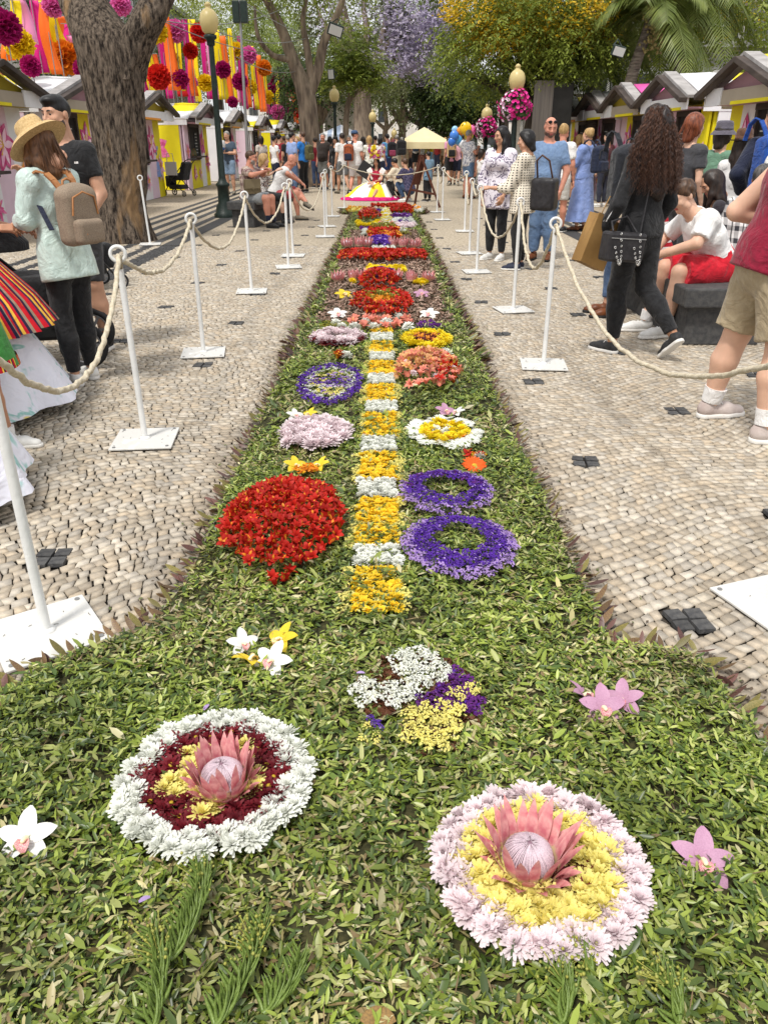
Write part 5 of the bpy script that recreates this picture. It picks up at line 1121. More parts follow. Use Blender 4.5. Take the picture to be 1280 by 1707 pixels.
def on_head(root, o, s=1.):
    o.parent = root; o.location = tuple(root['hd']); o.scale = (s,) * 3
g_ = mb.out('glasses', M('glasses_frame', (.03, .03, .03), None, 1, .3)); g_.rotation_euler = (0, 0, D(25)); on_head(p1, g_)
fd = MB(); fd.lathe([(.0, -.07), (.02, -.06), (.035, .03), (.03, .04), (0, .045)], 10); fd.ball((0, 0, .045), (.03, .03, .025), 8, 6); tag(fd.out('wrapped_snack', M('bread', srgb(190, 150, 96), srgb(220, 200, 160), 40, .8), loc=(XB + .43, 16.0, 1.0), rot=(.2, .4, 0)), 'wrapped snack in the hands of the man in the plaid shirt', 'food')
sb = MB(); sb.box((0, 0, 0), (.1, .3, .26)); sb.cur = 1; sb.box((.055, 0, .05), (.02, .3, .17)); sb.box((.07, 0, -.02), (.01, .03, .06)); tag(sb.out('shoulder_bag', [M('olive_canvas', srgb(112, 100, 76), srgb(96, 84, 62), 40, .9), M('olive_flap', srgb(122, 110, 86), None, 1, .9)], loc=(XB + .12, 15.85, .74), rot=(0, 0, -1.1), bevel=.015), 'olive canvas shoulder bag with flap beside the man in the plaid shirt', 'bag')
person('seated blonde woman in a floral top between two men on the bench', (-2.46, 16.85), 1.66, -R90, SITP(.45, 1.66, lean=6, elR=(.12, .1, .55), wrR=(.03, .2, .6)), PALE, dict(m=pat('top_print', 'print', [(226, 220, 214), (60, 60, 64), (180, 140, 130)], 26., th=.52), sleeve=.6, e=.02), dict(m=BLACK, len=1.2, e=.015), shoes=SBS, hair=dict(s='bob', m=BLO), female=True, head=(20, 5), socks=dict(m=BLACK, h=.12))
person('seated bald man in a white polo and coral shorts with legs crossed', (-2.28, 17.6), 1.82, -R90, SITP(.45, 1.82, lean=30, knL=(-.05, .25, .31), anL=(.14, .36, .2), footL=(-40, 20), elR=(.13, .16, .5), wrR=(.02, .3, .4), elL=(-.13, .16, .5), wrL=(-.02, .3, .4)), RUDDY, dict(m=WHT, sleeve=.75, e=.022, hem=.48), dict(m=C('coral', (196, 92, 96), (176, 78, 84)), len=.9, e=.018), shoes=SKH, hair=None, head=(-5, 22), build=1.15, belly=.5)
person('dark-haired woman in a white top at the stalls behind the bench', G(462, 322), 1.7, -.8, {}, OLIVES, dict(m=WHT, sleeve=.5), dict(m=NAVY, len=1.9), shoes=SB, hair=dict(s='bun', m=BLK), female=True)
person('grey-cropped man in black at the stalls behind the bench', G(484, 318), 1.74, .3, {}, MIDS, dict(m=BLACK, sleeve=.6), dict(m=DKGREY, len=1.9), shoes=SB, hair=dict(s='crop', m=GRY), build=1.05)
person('man in a pale blue shirt and jeans talking beside the tree', G(491, 323), 1.8, -.9, {}, MIDS, dict(m=C('paleblue', (150, 172, 216), (134, 156, 204)), sleeve=.9, e=.02), dict(m=DENIM, len=1.95), shoes=SB, hair=dict(s='short', m=BLK))
person('blonde woman standing between the blue shirts', G(499, 316), 1.68, 2.6, {}, PALE, dict(m=C('peachtop', (190, 150, 130)), sleeve=.6), dict(m=NAVY, len=1.9), shoes=SB, hair=dict(s='bob', m=BLO), female=True)
person('man in a bright blue T-shirt and black trousers by the tree', G(508, 321), 1.82, .9, CUPL, MIDS, dict(m=C('brightblue', (44, 126, 206), (36, 112, 190)), sleeve=.6, e=.018, hem=.5), dict(m=BLACK, len=1.95, e=.012), shoes=SB, hair=dict(s='crop', m=BRH))
x, y = G(514, 321); backpack('olive green backpack on the man in the bright blue T-shirt', x + .02, y - .06, .98, .9, .3, .46, .17, C('olivepack', (98, 96, 62), (80, 78, 48)), vox=.025)
person('woman in red behind the tree trunk', G(528, 313), 1.66, .5, {}, MIDS, dict(m=C('darkred', (120, 20, 36)), sleeve=.6), dict(m=DKDEN, len=1.9), shoes=SB, hair=dict(s='short', m=DKB), female=True)
# ---- centre crowd
person('white-haired man in a dark brown T-shirt and grey shorts facing left', G(541, 317), 1.79, 2.7, {}, RUDDY, dict(m=C('darkbrown', (46, 38, 34)), sleeve=.6, e=.02, hem=.5), dict(m=C('shortsgrey', (104, 104, 100)), len=.95, e=.022, flare=1.2), shoes=SB, hair=dict(s='short', m=GRY), head=(15, 0), build=1.12, belly=.8)
person('woman in a black dress and black cap beside the dark brown T-shirt', G(561, 319), 1.68, 2.9, {}, MIDS, dict(m=BLACK, sleeve=1.8), None, dict(m=BLACK, z0=.62, z1=.42, r0=.08, r1=.1), SB, dict(s='long', m=DKB), dict(k='cap', m=BLACK), female=True)
person('man in a white T-shirt and grey shorts partly behind the brown backpack', G(572, 323), 1.77, .5, {**WALK2}, MIDS, dict(m=WHT, sleeve=.7, e=.02, hem=.47), dict(m=GREYC, len=.9, e=.02), shoes=SKH, hair=dict(s='short', m=DKB))
person('man in white with a blue cap seen from behind', G(593, 326), 1.82, -.25, {**WALK, 'wrR': (.16, .03, .5)}, RUDDY, dict(m=WHT, sleeve=.7, e=.02, hem=.45), dict(m=C('whitepink', (226, 218, 216)), len=.95, e=.02), shoes=SB, hair=dict(s='crop', m=BRH), hat=dict(k='cap', m=C('capblue', (62, 86, 120))), head=(-60, 0), build=1.05)
x, y = G(588, 326); backpack('rust brown backpack with navy pocket on the man in white', x - .08, y - .13, .98, -.2, .3, .48, .15, C('rust', (160, 84, 50), (140, 70, 40)), NAVY, vox=.022)
cs = MB(); cs.box((0, 0, 0), (.62, .05, .42)); cs.tube([(-.08, 0, .21), (-.06, 0, .27), (.06, 0, .27), (.08, 0, .21)], .012, 6); x, y = G(614, 327); tag(cs.out('portfolio_case', M('case_black', (.03, .03, .032), None, 1, .5), loc=(x, y, .68), rot=(0, .6, .1), bevel=.01), 'flat black portfolio case tilted beside the man with the blue cap', 'case')
person('woman in a long white leaf-print dress seen from behind', G(616, 318), 1.7, .1, {}, PALE, dict(m=pat('leafprint', 'print', [(226, 224, 214), (130, 134, 112), (220, 216, 206)], 9., th=.56), sleeve=.6, e=.02), None, dict(m=MATS['leafprint'], z0=.62, z1=.05, r0=.085, r1=.15, n=7), SW, dict(s='bob', m=BLO), female=True)
person('dark-haired woman in white beside the leaf-print dress', G(634, 312), 1.68, -.6, {}, OLIVES, dict(m=WHT, sleeve=.6), dict(m=NAVY, len=1.9), shoes=SB, hair=dict(s='bob', m=BLK), female=True)
person('man in a light blue T-shirt walking with a dark backpack', G(645, 308), 1.8, .55, WALK, MIDS, dict(m=C('skyblue', (104, 166, 216)), sleeve=.6), dict(m=C('blueshorts', (44, 64, 116)), len=1.0, e=.02), shoes=SW, hair=dict(s='short', m=BLK))
x, y = G(652, 308); backpack('black and pink backpack on the man in light blue', x, y - .1, 1.0, .2, .34, .52, .2, C('packblack', (30, 28, 34)), C('packpink', (150, 60, 90)), vox=.03)
person('grey-haired man in khaki trousers with a black rucksack', G(661, 300), 1.8, .1, {}, PALE, dict(m=GREYC, sleeve=.6), dict(m=C('khakilong', (196, 186, 166)), len=1.95, e=.02), shoes=SW, hair=dict(s='short', m=GRY))
x, y = G(664, 300); backpack('large black rucksack on the grey-haired man in khaki', x + .1, y - .2, 1.0, .1, .42, .6, .22, BLACK, vox=.03)
person('person in beige clothes by the beige tent', G(676, 288), 1.7, .3, {}, MIDS, dict(m=KHAKI, sleeve=.8), dict(m=KHAKI, len=1.9), shoes=SBR, hair=dict(s='short', m=BLO))
person('man in a white T-shirt and black shorts under the tent', G(692, 288), 1.78, 0, {}, MIDS, dict(m=WHT, sleeve=.6), dict(m=BLACK, len=1.0, e=.02), shoes=SW, hair=dict(s='short', m=GRY))
x, y = G(692, 288); backpack('slate blue backpack on the man in white under the tent', x, y - .2, 1.05, 0, .34, .5, .18, C('packslate', (62, 78, 100)), vox=.035)
person('bald man in a yellow-green shirt under the tent', G(707, 285), 1.82, 2.9, CUPR, RUDDY, dict(m=C('yellowgreen', (186, 172, 96)), sleeve=.8), dict(m=DKGREY, len=1.9), shoes=SB, hair=None, build=1.1)
person('woman in yellow top and light blue skirt by the tent', G(718, 285), 1.66, 2.5, HIPL, PALE, dict(m=C('yellowtop', (232, 200, 40)), sleeve=.5), None, dict(m=C('ltblue', (150, 196, 226)), z0=.6, z1=.36, r0=.09, r1=.13), SW, dict(s='bob', m=BLO), female=True)
person('child in a grey-blue shirt and black trousers behind the easel', G(712, 336), 1.28, .6, {}, MIDS, dict(m=C('greyblue', (118, 148, 172)), sleeve=.6, e=.025, hem=.42), dict(m=BLACK, len=1.95, e=.015), shoes=SB, hair=dict(s='short', m=BLK))
CR = {'pel': (0, 0, .2), 'sit': 1, 'hpL': (-.05, 0, .2), 'hpR': (.05, 0, .2), 'knL': (-.07, .2, .26), 'knR': (.07, .2, .26), 'anL': (-.07, .06, .05), 'anR': (.07, .06, .05), 'lean': 18, 'elR': (.14, .12, .38), 'wrR': (.04, .25, .36), 'elL': (-.14, .12, .38), 'wrL': (-.04, .25, .36)}
person('dark-haired person in cream crouching beside the princess dress', G(667, 334), 1.7, .9, CR, TAN, dict(m=C('cream', (222, 208, 184)), sleeve=1.8, e=.03, hem=.48), dict(m=BLACK, len=1.9), shoes=SW, hair=dict(s='short', m=BLK), head=(0, 15))
person('brown-haired person in navy and jeans crouching beside the easel', G(683, 337), 1.72, .8, CR, MIDS, dict(m=pat('navyprint', 'print', [(44, 46, 70), (90, 84, 110)], 24.), sleeve=1.7, e=.025, hem=.48), dict(m=C('dkjean', (50, 70, 100)), len=1.9, e=.012), shoes=SW, hair=dict(s='short', m=BRH))
# woman in the flower-festival gown
px, py = G(628, 333)
pr, q = person('woman in a white and yellow gown and pink flower headdress seated on the ground', (px, py), 1.66, 2.75, {'pel': (0, 0, .2), 'sit': 1, 'hpL': (-.05, 0, .2), 'hpR': (.05, 0, .2), 'knL': (-.08, .2, .15), 'knR': (.08, .2, .15), 'anL': (-.05, .3, .06), 'anR': (.05, .3, .06), 'elR': (.13, .08, .33), 'wrR': (.02, .2, .28), 'elL': (-.13, .08, .33), 'wrL': (.0, .2, .29)}, MIDS, dict(m=C('cerise', (170, 24, 60)), sleeve=0, e=.012, hem=.48), None, None, None, dict(s='long', m=BLK, len=.3), female=True, head=(0, 14))
gown = M('gown_white', srgb(238, 234, 230), srgb(226, 222, 220), 6, .7, .3, 20); gy = M('gown_yellow', srgb(246, 214, 40), srgb(236, 200, 30), 6, .7, .3, 20); gm = M('gown_magenta', srgb(214, 20, 120), srgb(190, 14, 104), 10, .7, .4, 24)
mb = MB(); vs = []; n = 96; prof = [(.14, .46), (.3, .42), (.44, .33), (.56, .2), (.68, .07)]
for j, (r, z) in enumerate(prof):
    for k in range(n):
        a = 2 * math.pi * k / n; f = 1 + .035 * (j / 4) * math.sin(13 * a) + .02 * math.sin(5 * a); vs.append(((r * f) * math.cos(a) - .45 * (r - .1) * (1 if math.cos(a) < 0 else .3) + (.0 if math.cos(a) > 0 else -.0), r * f * math.sin(a) * .75, z + .02 * math.sin(9 * a + j)))
mb.add(vs, [(j * n + k, j * n + (k + 1) % n, (j + 1) * n + (k + 1) % n, (j + 1) * n + k) for j in range(4) for k in range(n)], True)
for j in range(4):
    for k in range(n): mb.m[j * n + k] = 1 if (k % 24) < 8 else 0
sk1 = mb.out('gown', [gown, gy], pr); sk1.rotation_euler = (0, 0, -2.75)
mb = MB(); mb.lathe([(.66, .1), (.76, .09), (.86, .05), (.88, .01)], 110, (-.14, 0, 0), fold=lambda a, t: 1 + .03 * math.sin(27 * a) * (.4 + t) + .02 * math.sin(11 * a), sy=.72); mb.f = mb.f[:330]; mb.m = mb.m[:330]; mb.sm = mb.sm[:330]; o = mb.out('ruffle', gm, pr); o.rotation_euler = (0, 0, -2.75)
mb = MB(); 
for sg in (-1, 1): mb.bar((sg * .06, .06, .56 * 1.0), (sg * .24, .03, .82), .16, .05, up=(0, 1, 0))
mb.out('white_collar', gown, pr, bevel=.03)
hdm = MB(); hd = pr['hd']; hdm.lathe([(.0, .3), (.09, .3), (.125, .14), (.13, .1), (.1, .08)], 20, (hd[0], hd[1], hd[2])); hdm.out('headdress_band', M('band_yellow', srgb(240, 220, 120), None, 1, .8), pr)
for i in range(46):
    a = random.uniform(0, 6.3); z = random.uniform(.12, .42); r = .13 + .07 * math.sin((z - .1) * 7); mz = random.choice(TF + TF + CBY + CP)
    obj('headdress_flower', mz, pr, (hd[0] + r * math.cos(a), hd[1] + r * math.sin(a), hd[2] + z), (-math.sin(a) * 1.2, math.cos(a) * 1.2, 0), random.uniform(.05, .08))
# ---- right of centre
person('man in a pink T-shirt and black shorts seen from behind', G(749, 309), 1.82, .2, WALK, MIDS, dict(m=C('pinktee', (226, 160, 190)), sleeve=.6, e=.02, hem=.46), dict(m=BLACK, len=1.0, e=.025), shoes=SB, hair=dict(s='short', m=BLK))
x, y = G(749, 309); backpack('straw-coloured backpack with black straps on the man in pink', x, y - .2, .98, .1, .34, .6, .18, C('strawpack', (204, 172, 124), (184, 150, 104)), BLACK, vox=.028)
person('woman in pink and navy shorts beside the straw-coloured backpack', G(760, 309), 1.68, -.2, WALK2, MIDS, dict(m=C('pinktop2', (230, 176, 190)), sleeve=.5), dict(m=NAVY, len=.95, e=.02), shoes=SB, hair=dict(s='bun', m=DKB), female=True)
person('man in a white printed T-shirt and denim shorts holding a drink', G(778, 331), 1.83, -1.0, {**CUPR, 'lean': -2}, RUDDY, dict(m=pat('blueprint', 'print', [(232, 230, 232), (92, 100, 130), (228, 226, 230)], 20., th=.53), sleeve=.65, e=.02, hem=.47), dict(m=C('denimshorts', (84, 112, 150), (110, 136, 168), 14), len=.85, e=.02), shoes=SBR, hair=dict(s='crop', m=GRY), build=1.05, belly=.4)
person('seated woman in a white strap top with a dark patterned skirt', G(799, 334), 1.66, -1.2, SITP(.48, 1.66, elR=(.13, .08, .5), wrR=(.06, .2, .42)), MIDS, dict(m=WHT, sleeve=0, e=.012), dict(m=pat('palmprint', 'print', [(70, 74, 72), (200, 200, 196), (90, 96, 92)], 14.), len=1.7, e=.03), shoes=SBR, hair=dict(s='bob', m=DKB), female=True)
person('person with fair hair seated behind the woman in the strap top', G(793, 325), 1.7, -1.0, SITP(.48, 1.7), TAN, dict(m=C('tanpink', (190, 130, 110)), sleeve=.5), dict(m=DKGREY, len=1.7, e=.02), shoes=SB, hair=dict(s='bob', m=DKB), female=True)
person('woman with long black hair in a white and grey floral kimono', (1.56, 11.35), 1.7, 2.5, {'elL': (-.13, .02, .64), 'wrL': (-.1, .1, .5), 'elR': (.14, .02, .62), 'wrR': (.12, .06, .49)}, OLIVES, dict(m=pat('kimono', 'print', [(222, 216, 224), (110, 100, 122), (214, 208, 216)], 12., th=.53), sleeve=1.6, e=.035, hem=.4, flare=1.12, name='kimono'), dict(m=BLACK, len=1.95), shoes=SW, hair=dict(s='long', m=BLK, len=.46, strands=50), female=True, head=(-30, 10))
dots = pat('polka_dots', 'dots', [(226, 216, 198), (26, 24, 26)], 34., th=.24)
person('woman in a cream polka-dot blouse and black trousers pointing over the rope', (1.74, 10.45), 1.64, 1.15, {'elL': (-.13, .08, .6), 'wrL': (-.09, .24, .6), 'elR': (.15, .0, .62), 'wrR': (.13, .06, .485)}, MIDS, dict(m=dots, sleeve=1.5, e=.03, hem=.42, flare=1.1, name='blouse', fold=.01), dict(m=BLACK, len=1.95, e=.01), shoes=SNV, hair=dict(s='bob', m=BLK, noise=.006), female=True, build=1.14, head=(5, 10), hands=(.2, .35), handdir={'L': (.1, 1, -.05)})
sb = Sdf(); sb.rbox((0, 0, 0), (.05, .11, .14), .05, .03); V, F = sb.build(.014, .006, 20); t = thing('shoulder_bag', 'large soft black leather shoulder bag of the polka-dot woman', 'bag', (1.98, 10.28, .92), 1.0); LEATH = M('black_leather', (.022, .02, .022), (.035, .033, .035), 20, .4, .3, 60); obj('bag', npmesh('bag', V, F, LEATH, smooth=True), t)
mb = MB(); mb.tube([(0, -.1, .15), (-.12, -.08, .38), (-.16, 0, .44), (-.12, .08, .38), (0, .1, .15)], .012, 6); mb.out('strap', M('strap_brown', srgb(80, 54, 40), None, 1, .5), t)
BLT = C('bluegreytee', (118, 142, 174), (104, 128, 162))
mn, q = person('bald man in a blue-grey T-shirt and jeans looking down, sunglasses on his head', (2.2, 11.35), 1.81, 2.75, {'elL': (-.145, .0, .63), 'wrL': (-.12, .05, .5), 'elR': (.145, -.02, .63), 'wrR': (.12, .06, .5)}, RUDDY, dict(m=BLT, sleeve=.75, e=.015, hem=.46, fold=.012), dict(m=C('washedjeans', (88, 114, 150), (106, 130, 162), 6), len=1.95, e=.02, fold=.01), shoes=SBR, hair=None, beard=hairm('goatee', (120, 92, 76)), head=(25, 18), build=1.08, belly=.4)
mb = MB(); 
for sg in (-1, 1): mb.ball((sg * .035, .085, .085), (.028, .008, .022), 10, 6)
mb.bar((-.08, -.01, .06), (-.06, .085, .09), .004, .006); mb.bar((.08, -.01, .06), (.06, .085, .09), .004, .006); g_ = mb.out('sunglasses', M('sunglass', (.02, .02, .022), None, 1, .15)); g_.rotation_euler = (D(-14), 0, D(25)); on_head(mn, g_)
person('man with tied-up hair in a white shirt and white shorts behind the blue-grey T-shirt', (3.12, 14.9), 1.8, -.4, {**WALK}, RUDDY, dict(m=WHT, sleeve=.7, e=.02), dict(m=C('whiteshorts', (222, 220, 214)), len=.9, e=.02), shoes=SB, hair=dict(s='bun', m=BLO))
person('woman in white and dark blue jeans facing the stalls', (3.9, 16.4), 1.7, -.9, CUPR, MIDS, dict(m=WHT, sleeve=.7, e=.02), dict(m=NAVY, len=1.95, e=.015), shoes=SB, hair=dict(s='bob', m=BLO), female=True)
BLD = C('bluedress', (140, 160, 212), (122, 144, 198), 10)
person('blonde woman in a long light blue dress holding a glass', (3.65, 15.3), 1.74, .65, CUPL, MIDS, dict(m=BLD, sleeve=1.5, e=.04, hem=.5), None, dict(m=BLD, z0=.66, z1=.1, r0=.09, r1=.17, n=8, amp=.07, pow=1), SBR, dict(s='bun', m=BLO), female=True)
backpack('navy blue backpack on the woman in the blue dress', 3.78, 15.1, 1.0, .65, .34, .46, .16, C('navypack', (34, 42, 66), (26, 34, 54)), vox=.018)
person('woman in a black jacket largely hidden behind the long curly hair', (2.5, 8.0), 1.76, -.2, {}, MIDS, dict(m=NAVY, sleeve=1.9, e=.02), dict(m=BLACK, len=1.95), shoes=SB, hair=dict(s='bun', m=DKB), female=True, head=(-30, 0))
backpack('bulky black rucksack left of the curly-haired woman', 2.22, 7.72, .98, .1, .36, .52, .22, C('blackpack', (28, 30, 36), (38, 40, 46)), vox=.012)
# curly-haired woman
CURL = hairm('curls', (46, 34, 30), (26, 18, 16)); CURL2 = hairm('curls_light', (98, 64, 46), (52, 34, 26))
cw_, q = person('woman with very long curly dark hair in black, walking away to the left', (1.88, 5.98), 1.74, .55, {'knL': (-.04, .05, .285), 'anL': (-.03, .05, .05), 'knR': (.055, -.02, .29), 'anR': (.075, -.19, .115), 'footR': (0, 42), 'elL': (-.15, .0, .635), 'wrL': (-.15, .09, .5), 'elR': (.13, -.02, .635), 'wrR': (.12, .06, .5)}, TAN, dict(m=BLACK, sleeve=1.95, e=.018, hem=.5, name='jacket'), dict(m=BLACK, len=1.93, e=.008, fold=.007), shoes=dict(m=SB['m'], lace=MATS['lace']), hair=dict(s='long', m=CURL, len=.44, w=1.35, noise=.011, ns=60, strands=640, curl=.0105, tr=.0027, m2=CURL2), female=True, build=1.1)
for k in (-1, 1):
    mb = MB(); a, b, c = q['shL'], q['elL'], q['wrL']; o_ = np.array([-.05, -.012 + .012 * k, .0]); mb.tube([a + o_ + V3(.02, 0, .02), (a + b) / 2 + o_ * 1.0, b + o_ * .95, (b + c) / 2 + o_ * .9], .005, 5); mb.out('sleeve_piping', WHT, cw_)
hb = thing('handbag', 'black leather handbag with silver chain handles at the hip of the curly-haired woman', 'handbag', (1.69, 5.74, .83), .35); hb.rotation_euler = (0, .08, .35)
mb = MB(); mb.box((0, 0, 0), (.31, .12, .2)); mb.out('bag', LEATH, hb, bevel=.02); SIL = M('silver_chain', (.75, .74, .72), None, 1, .3, metal=.9)
mb = MB(); mb.box((0, -.062, .06), (.29, .006, .004)); mb.out('zip', SIL, hb)
for x_ in (-.08, .08):
    for k in range(14):
        t_ = k / 13; mb = MB(); mb.torus((0, 0, 0), .008, .0025, 8, 4, (0, 1, 0) if k % 2 else (1, 0, 0)); mb.out('chain_link', SIL, hb, loc=(x_ + .05 * math.sin(math.pi * t_) - .03 * t_, -.072, .09 - .2 * math.sin(math.pi * t_ * .85)))
mb = MB(); mb.tube([(.13, 0, .1), (.17, .05, .45), (.12, .1, .66)], .006, 6); mb.tube([(-.1, 0, .1), (-.09, .05, .16), (.05, .08, .2), (.1, .0, .1)], .008, 6); mb.out('strap', LEATH, hb)
pb = thing('paper_bag', 'brown paper shopping bag hanging tilted beside the black handbag', 'bag', (1.56, 5.95, .84), .4); pb.rotation_euler = (0, .38, .5); KR = M('kraft_paper', srgb(150, 116, 68), srgb(132, 100, 56), 5, .75, .3, 10, bdist=.02)
mb = MB(); w, d_, h_ = .125, .05, .175; mb.add([(-w, -d_, -h_), (w, -d_, -h_), (w, d_, -h_), (-w, d_, -h_), (-w, -d_, h_), (w, -d_, h_), (w, d_, h_), (-w, d_, h_), (-w - .004, 0, -h_ * .2), (w + .004, 0, -h_ * .2), (-w + .03, 0, h_), (w - .03, 0, h_)], [(0, 3, 2, 1), (0, 1, 5, 4), (2, 3, 7, 6), (1, 2, 9), (1, 9, 5), (9, 2, 6), (9, 6, 11), (9, 11, 5), (3, 0, 8), (0, 4, 8), (3, 8, 7), (8, 10, 7), (8, 4, 10)]); mb.out('bag', KR, pb)
mb = MB(); mb.tube([(-.06, 0, h_ - .01), (-.04, 0, h_ + .14), (.04, 0, h_ + .14), (.06, 0, h_ - .01)], .004, 5); mb.out('handle', KR, pb)
# crowd behind right bench
person('woman with short red-brown hair in a dark grey V-neck', (3.24, 9.0), 1.78, -1.1, {}, PALE, dict(m=C('charcoal', (70, 70, 74)), sleeve=.6, e=.02, neck=.1), dict(m=DKGREY, len=1.9), shoes=SB, hair=dict(s='bob', m=RDH, strands=40, len=.14), female=True, build=1.05)
person('woman in a grey bucket hat and green top beside the red-brown hair', (3.72, 9.4), 1.7, -.9, {}, PALE, dict(m=C('sagegreen', (110, 148, 124)), sleeve=.6, e=.02), dict(m=DKGREY, len=1.9), shoes=SB, hair=dict(s='bob', m=DKB), hat=dict(k='brim', m=C('hatgrey', (92, 88, 98)), r=.14, droop=-.05, ch=.1), female=True)
person('woman in a wide brown felt hat behind the bench', (3.68, 8.75), 1.6, -.6, {}, MIDS, dict(m=WHT, sleeve=.6, e=.02), dict(m=DKGREY, len=1.9), shoes=SB, hair=dict(s='long', m=DKB, len=.25), hat=dict(k='brim', m=C('felt', (96, 66, 48)), r=.16, droop=.0, ch=.12), female=True)
person('dark-haired man in a navy jacket with a blue rucksack at the right edge', (3.72, 8.2), 1.84, .15, HIPL, MIDS, dict(m=NAVY, sleeve=1.9, e=.025), dict(m=DKDEN, len=1.95), shoes=SB, hair=dict(s='short', m=BLK))
BLP = C('bluepack', (34, 82, 164), (26, 66, 140)); t = backpack('bright blue hiking rucksack at the right edge', 3.62, 7.95, 1.02, .15, .4, .58, .24, BLP, BLP, vox=.012)
mb = MB(); mb.ball((-.16, -.26, .28), (.05, .05, .11), 12, 8); mb.out('rolled_white_sack', WHT, t); mb = MB(); 
for k in range(4): mb.tube([(-.21, -.3, .18 + .06 * k), (-.16, -.318, .21 + .06 * k), (-.11, -.3, .24 + .06 * k)], .004, 5); mb.tube([(-.21, -.3, .24 + .06 * k), (-.16, -.318, .21 + .06 * k), (-.11, -.3, .18 + .06 * k)], .004, 5)
mb.out('lacing', BLACK, t)
# seated on the right bench
wt, q = person('seated young man in a white T-shirt and red shorts leaning forward on his knees', (2.84, 6.72), 1.8, R90 + .12, SITP(.47, 1.8, lean=38, knL=(-.07, .24, .3), knR=(.07, .25, .3), anL=(-.06, .27, .05), anR=(.08, .3, .05), elR=(.15, .24, .42), wrR=(.03, .33, .37), elL=(-.14, .22, .43), wrL=(.0, .34, .36)), PALE, dict(m=WHT, sleeve=.8, e=.022, hem=.49, fold=.012), dict(m=C('redshorts', (200, 24, 44), (180, 16, 36)), len=.95, e=.03, fold=.014, flare=1.25), shoes=SW, hair=dict(s='short', m=BRH, noise=.007, ns=70), head=(8, 10), build=1.1, hands=(.6, .6), socks=dict(m=WHT, h=.09))
mb = MB(); mb.torus((0, 0, 0), .034, .008, 18, 6, (1, 0, 0)); o = mb.out('wristwatch', SOLEB, wt); o.location = tuple(q['wrR'] * .93 + q['elR'] * .07); o.rotation_euler = (0, .5, 1.0)
mb = MB(); rr = random.Random(4)
for i in range(12): mb.tube([(0, rr.uniform(-.1, .1), rr.uniform(-.1, .1)) for _ in range(3)], .008, 4)
person('woman with sunglasses on her brown hair seated behind the man in white', (3.22, 7.6), 1.66, R90 - .3, SITP(.47, 1.66, lean=20), OLIVES, dict(m=C('darktop', (50, 46, 52)), sleeve=.6), dict(m=DKDEN, len=1.9), shoes=SB, hair=dict(s='long', m=DKB, len=.25), female=True, head=(20, 28))
person('greying man in a black and white checked shirt seated with his back turned', (3.14, 7.15), 1.72, -.9, SITP(.47, 1.72, lean=14), TAN, dict(m=pat('check_bw', 'plaid', [(226, 224, 222), (60, 60, 64), (24, 24, 26)], 10.), sleeve=.9, e=.022), dict(m=DKGREY, len=1.9), shoes=SB, hair=dict(s='short', m=hairm('saltpepper', (92, 88, 86), (40, 38, 38))), head=(0, 20))
person('person in a red and white striped shirt and jeans seated behind the curly-haired woman', (2.58, 7.5), 1.7, R90, SITP(.47, 1.7, lean=22, elR=(.14, .2, .47), wrR=(.06, .3, .4), elL=(-.14, .2, .47), wrL=(-.05, .3, .4)), MIDS, dict(m=pat('redstripe', 'stripe', [(172, 34, 46), (222, 214, 210)], 14.), sleeve=.7, e=.02), dict(m=DENIM, len=1.85, e=.012), shoes=SBR, hair=dict(s='short', m=DKB))
# man at the right edge
TAUS = M('shoe_taupe', srgb(172, 156, 150), srgb(196, 184, 178), 12, .75, .2, 60)
rt, q = person('heavy-set man in a dark red tank top and khaki shorts at the right edge', (2.06, 4.22), 1.84, -R90 + .05, {'elL': (-.165, -.06, .63), 'wrL': (-.13, .1, .59), 'elR': (.165, -.01, .625), 'wrR': (.13, .13, .6), 'lean': 15, 'knL': (-.095, -.02, .285), 'anL': (-.125, -.05, .05), 'knR': (.09, .02, .285), 'anR': (.115, .01, .05)}, PALE, dict(m=C('tankred', (138, 16, 48), (122, 12, 42)), sleeve=0, e=.034, hem=.465, fold=.01, name='tank_top'), dict(m=KHAKI, len=.92, e=.024, fold=.01, flare=1.2), shoes=dict(m=TAUS, lace=MATS['lace']), hair=dict(s='short', m=GRY), build=1.2, belly=1.1, socks=dict(m=WHT, h=.1))

mb = MB(); mb.box((.235, .0, .66), (.014, .17, .19)); mb.box((.243, .0, .735), (.012, .18, .05)); mb.out('cargo_pocket', KHAKI, rt, bevel=.006)
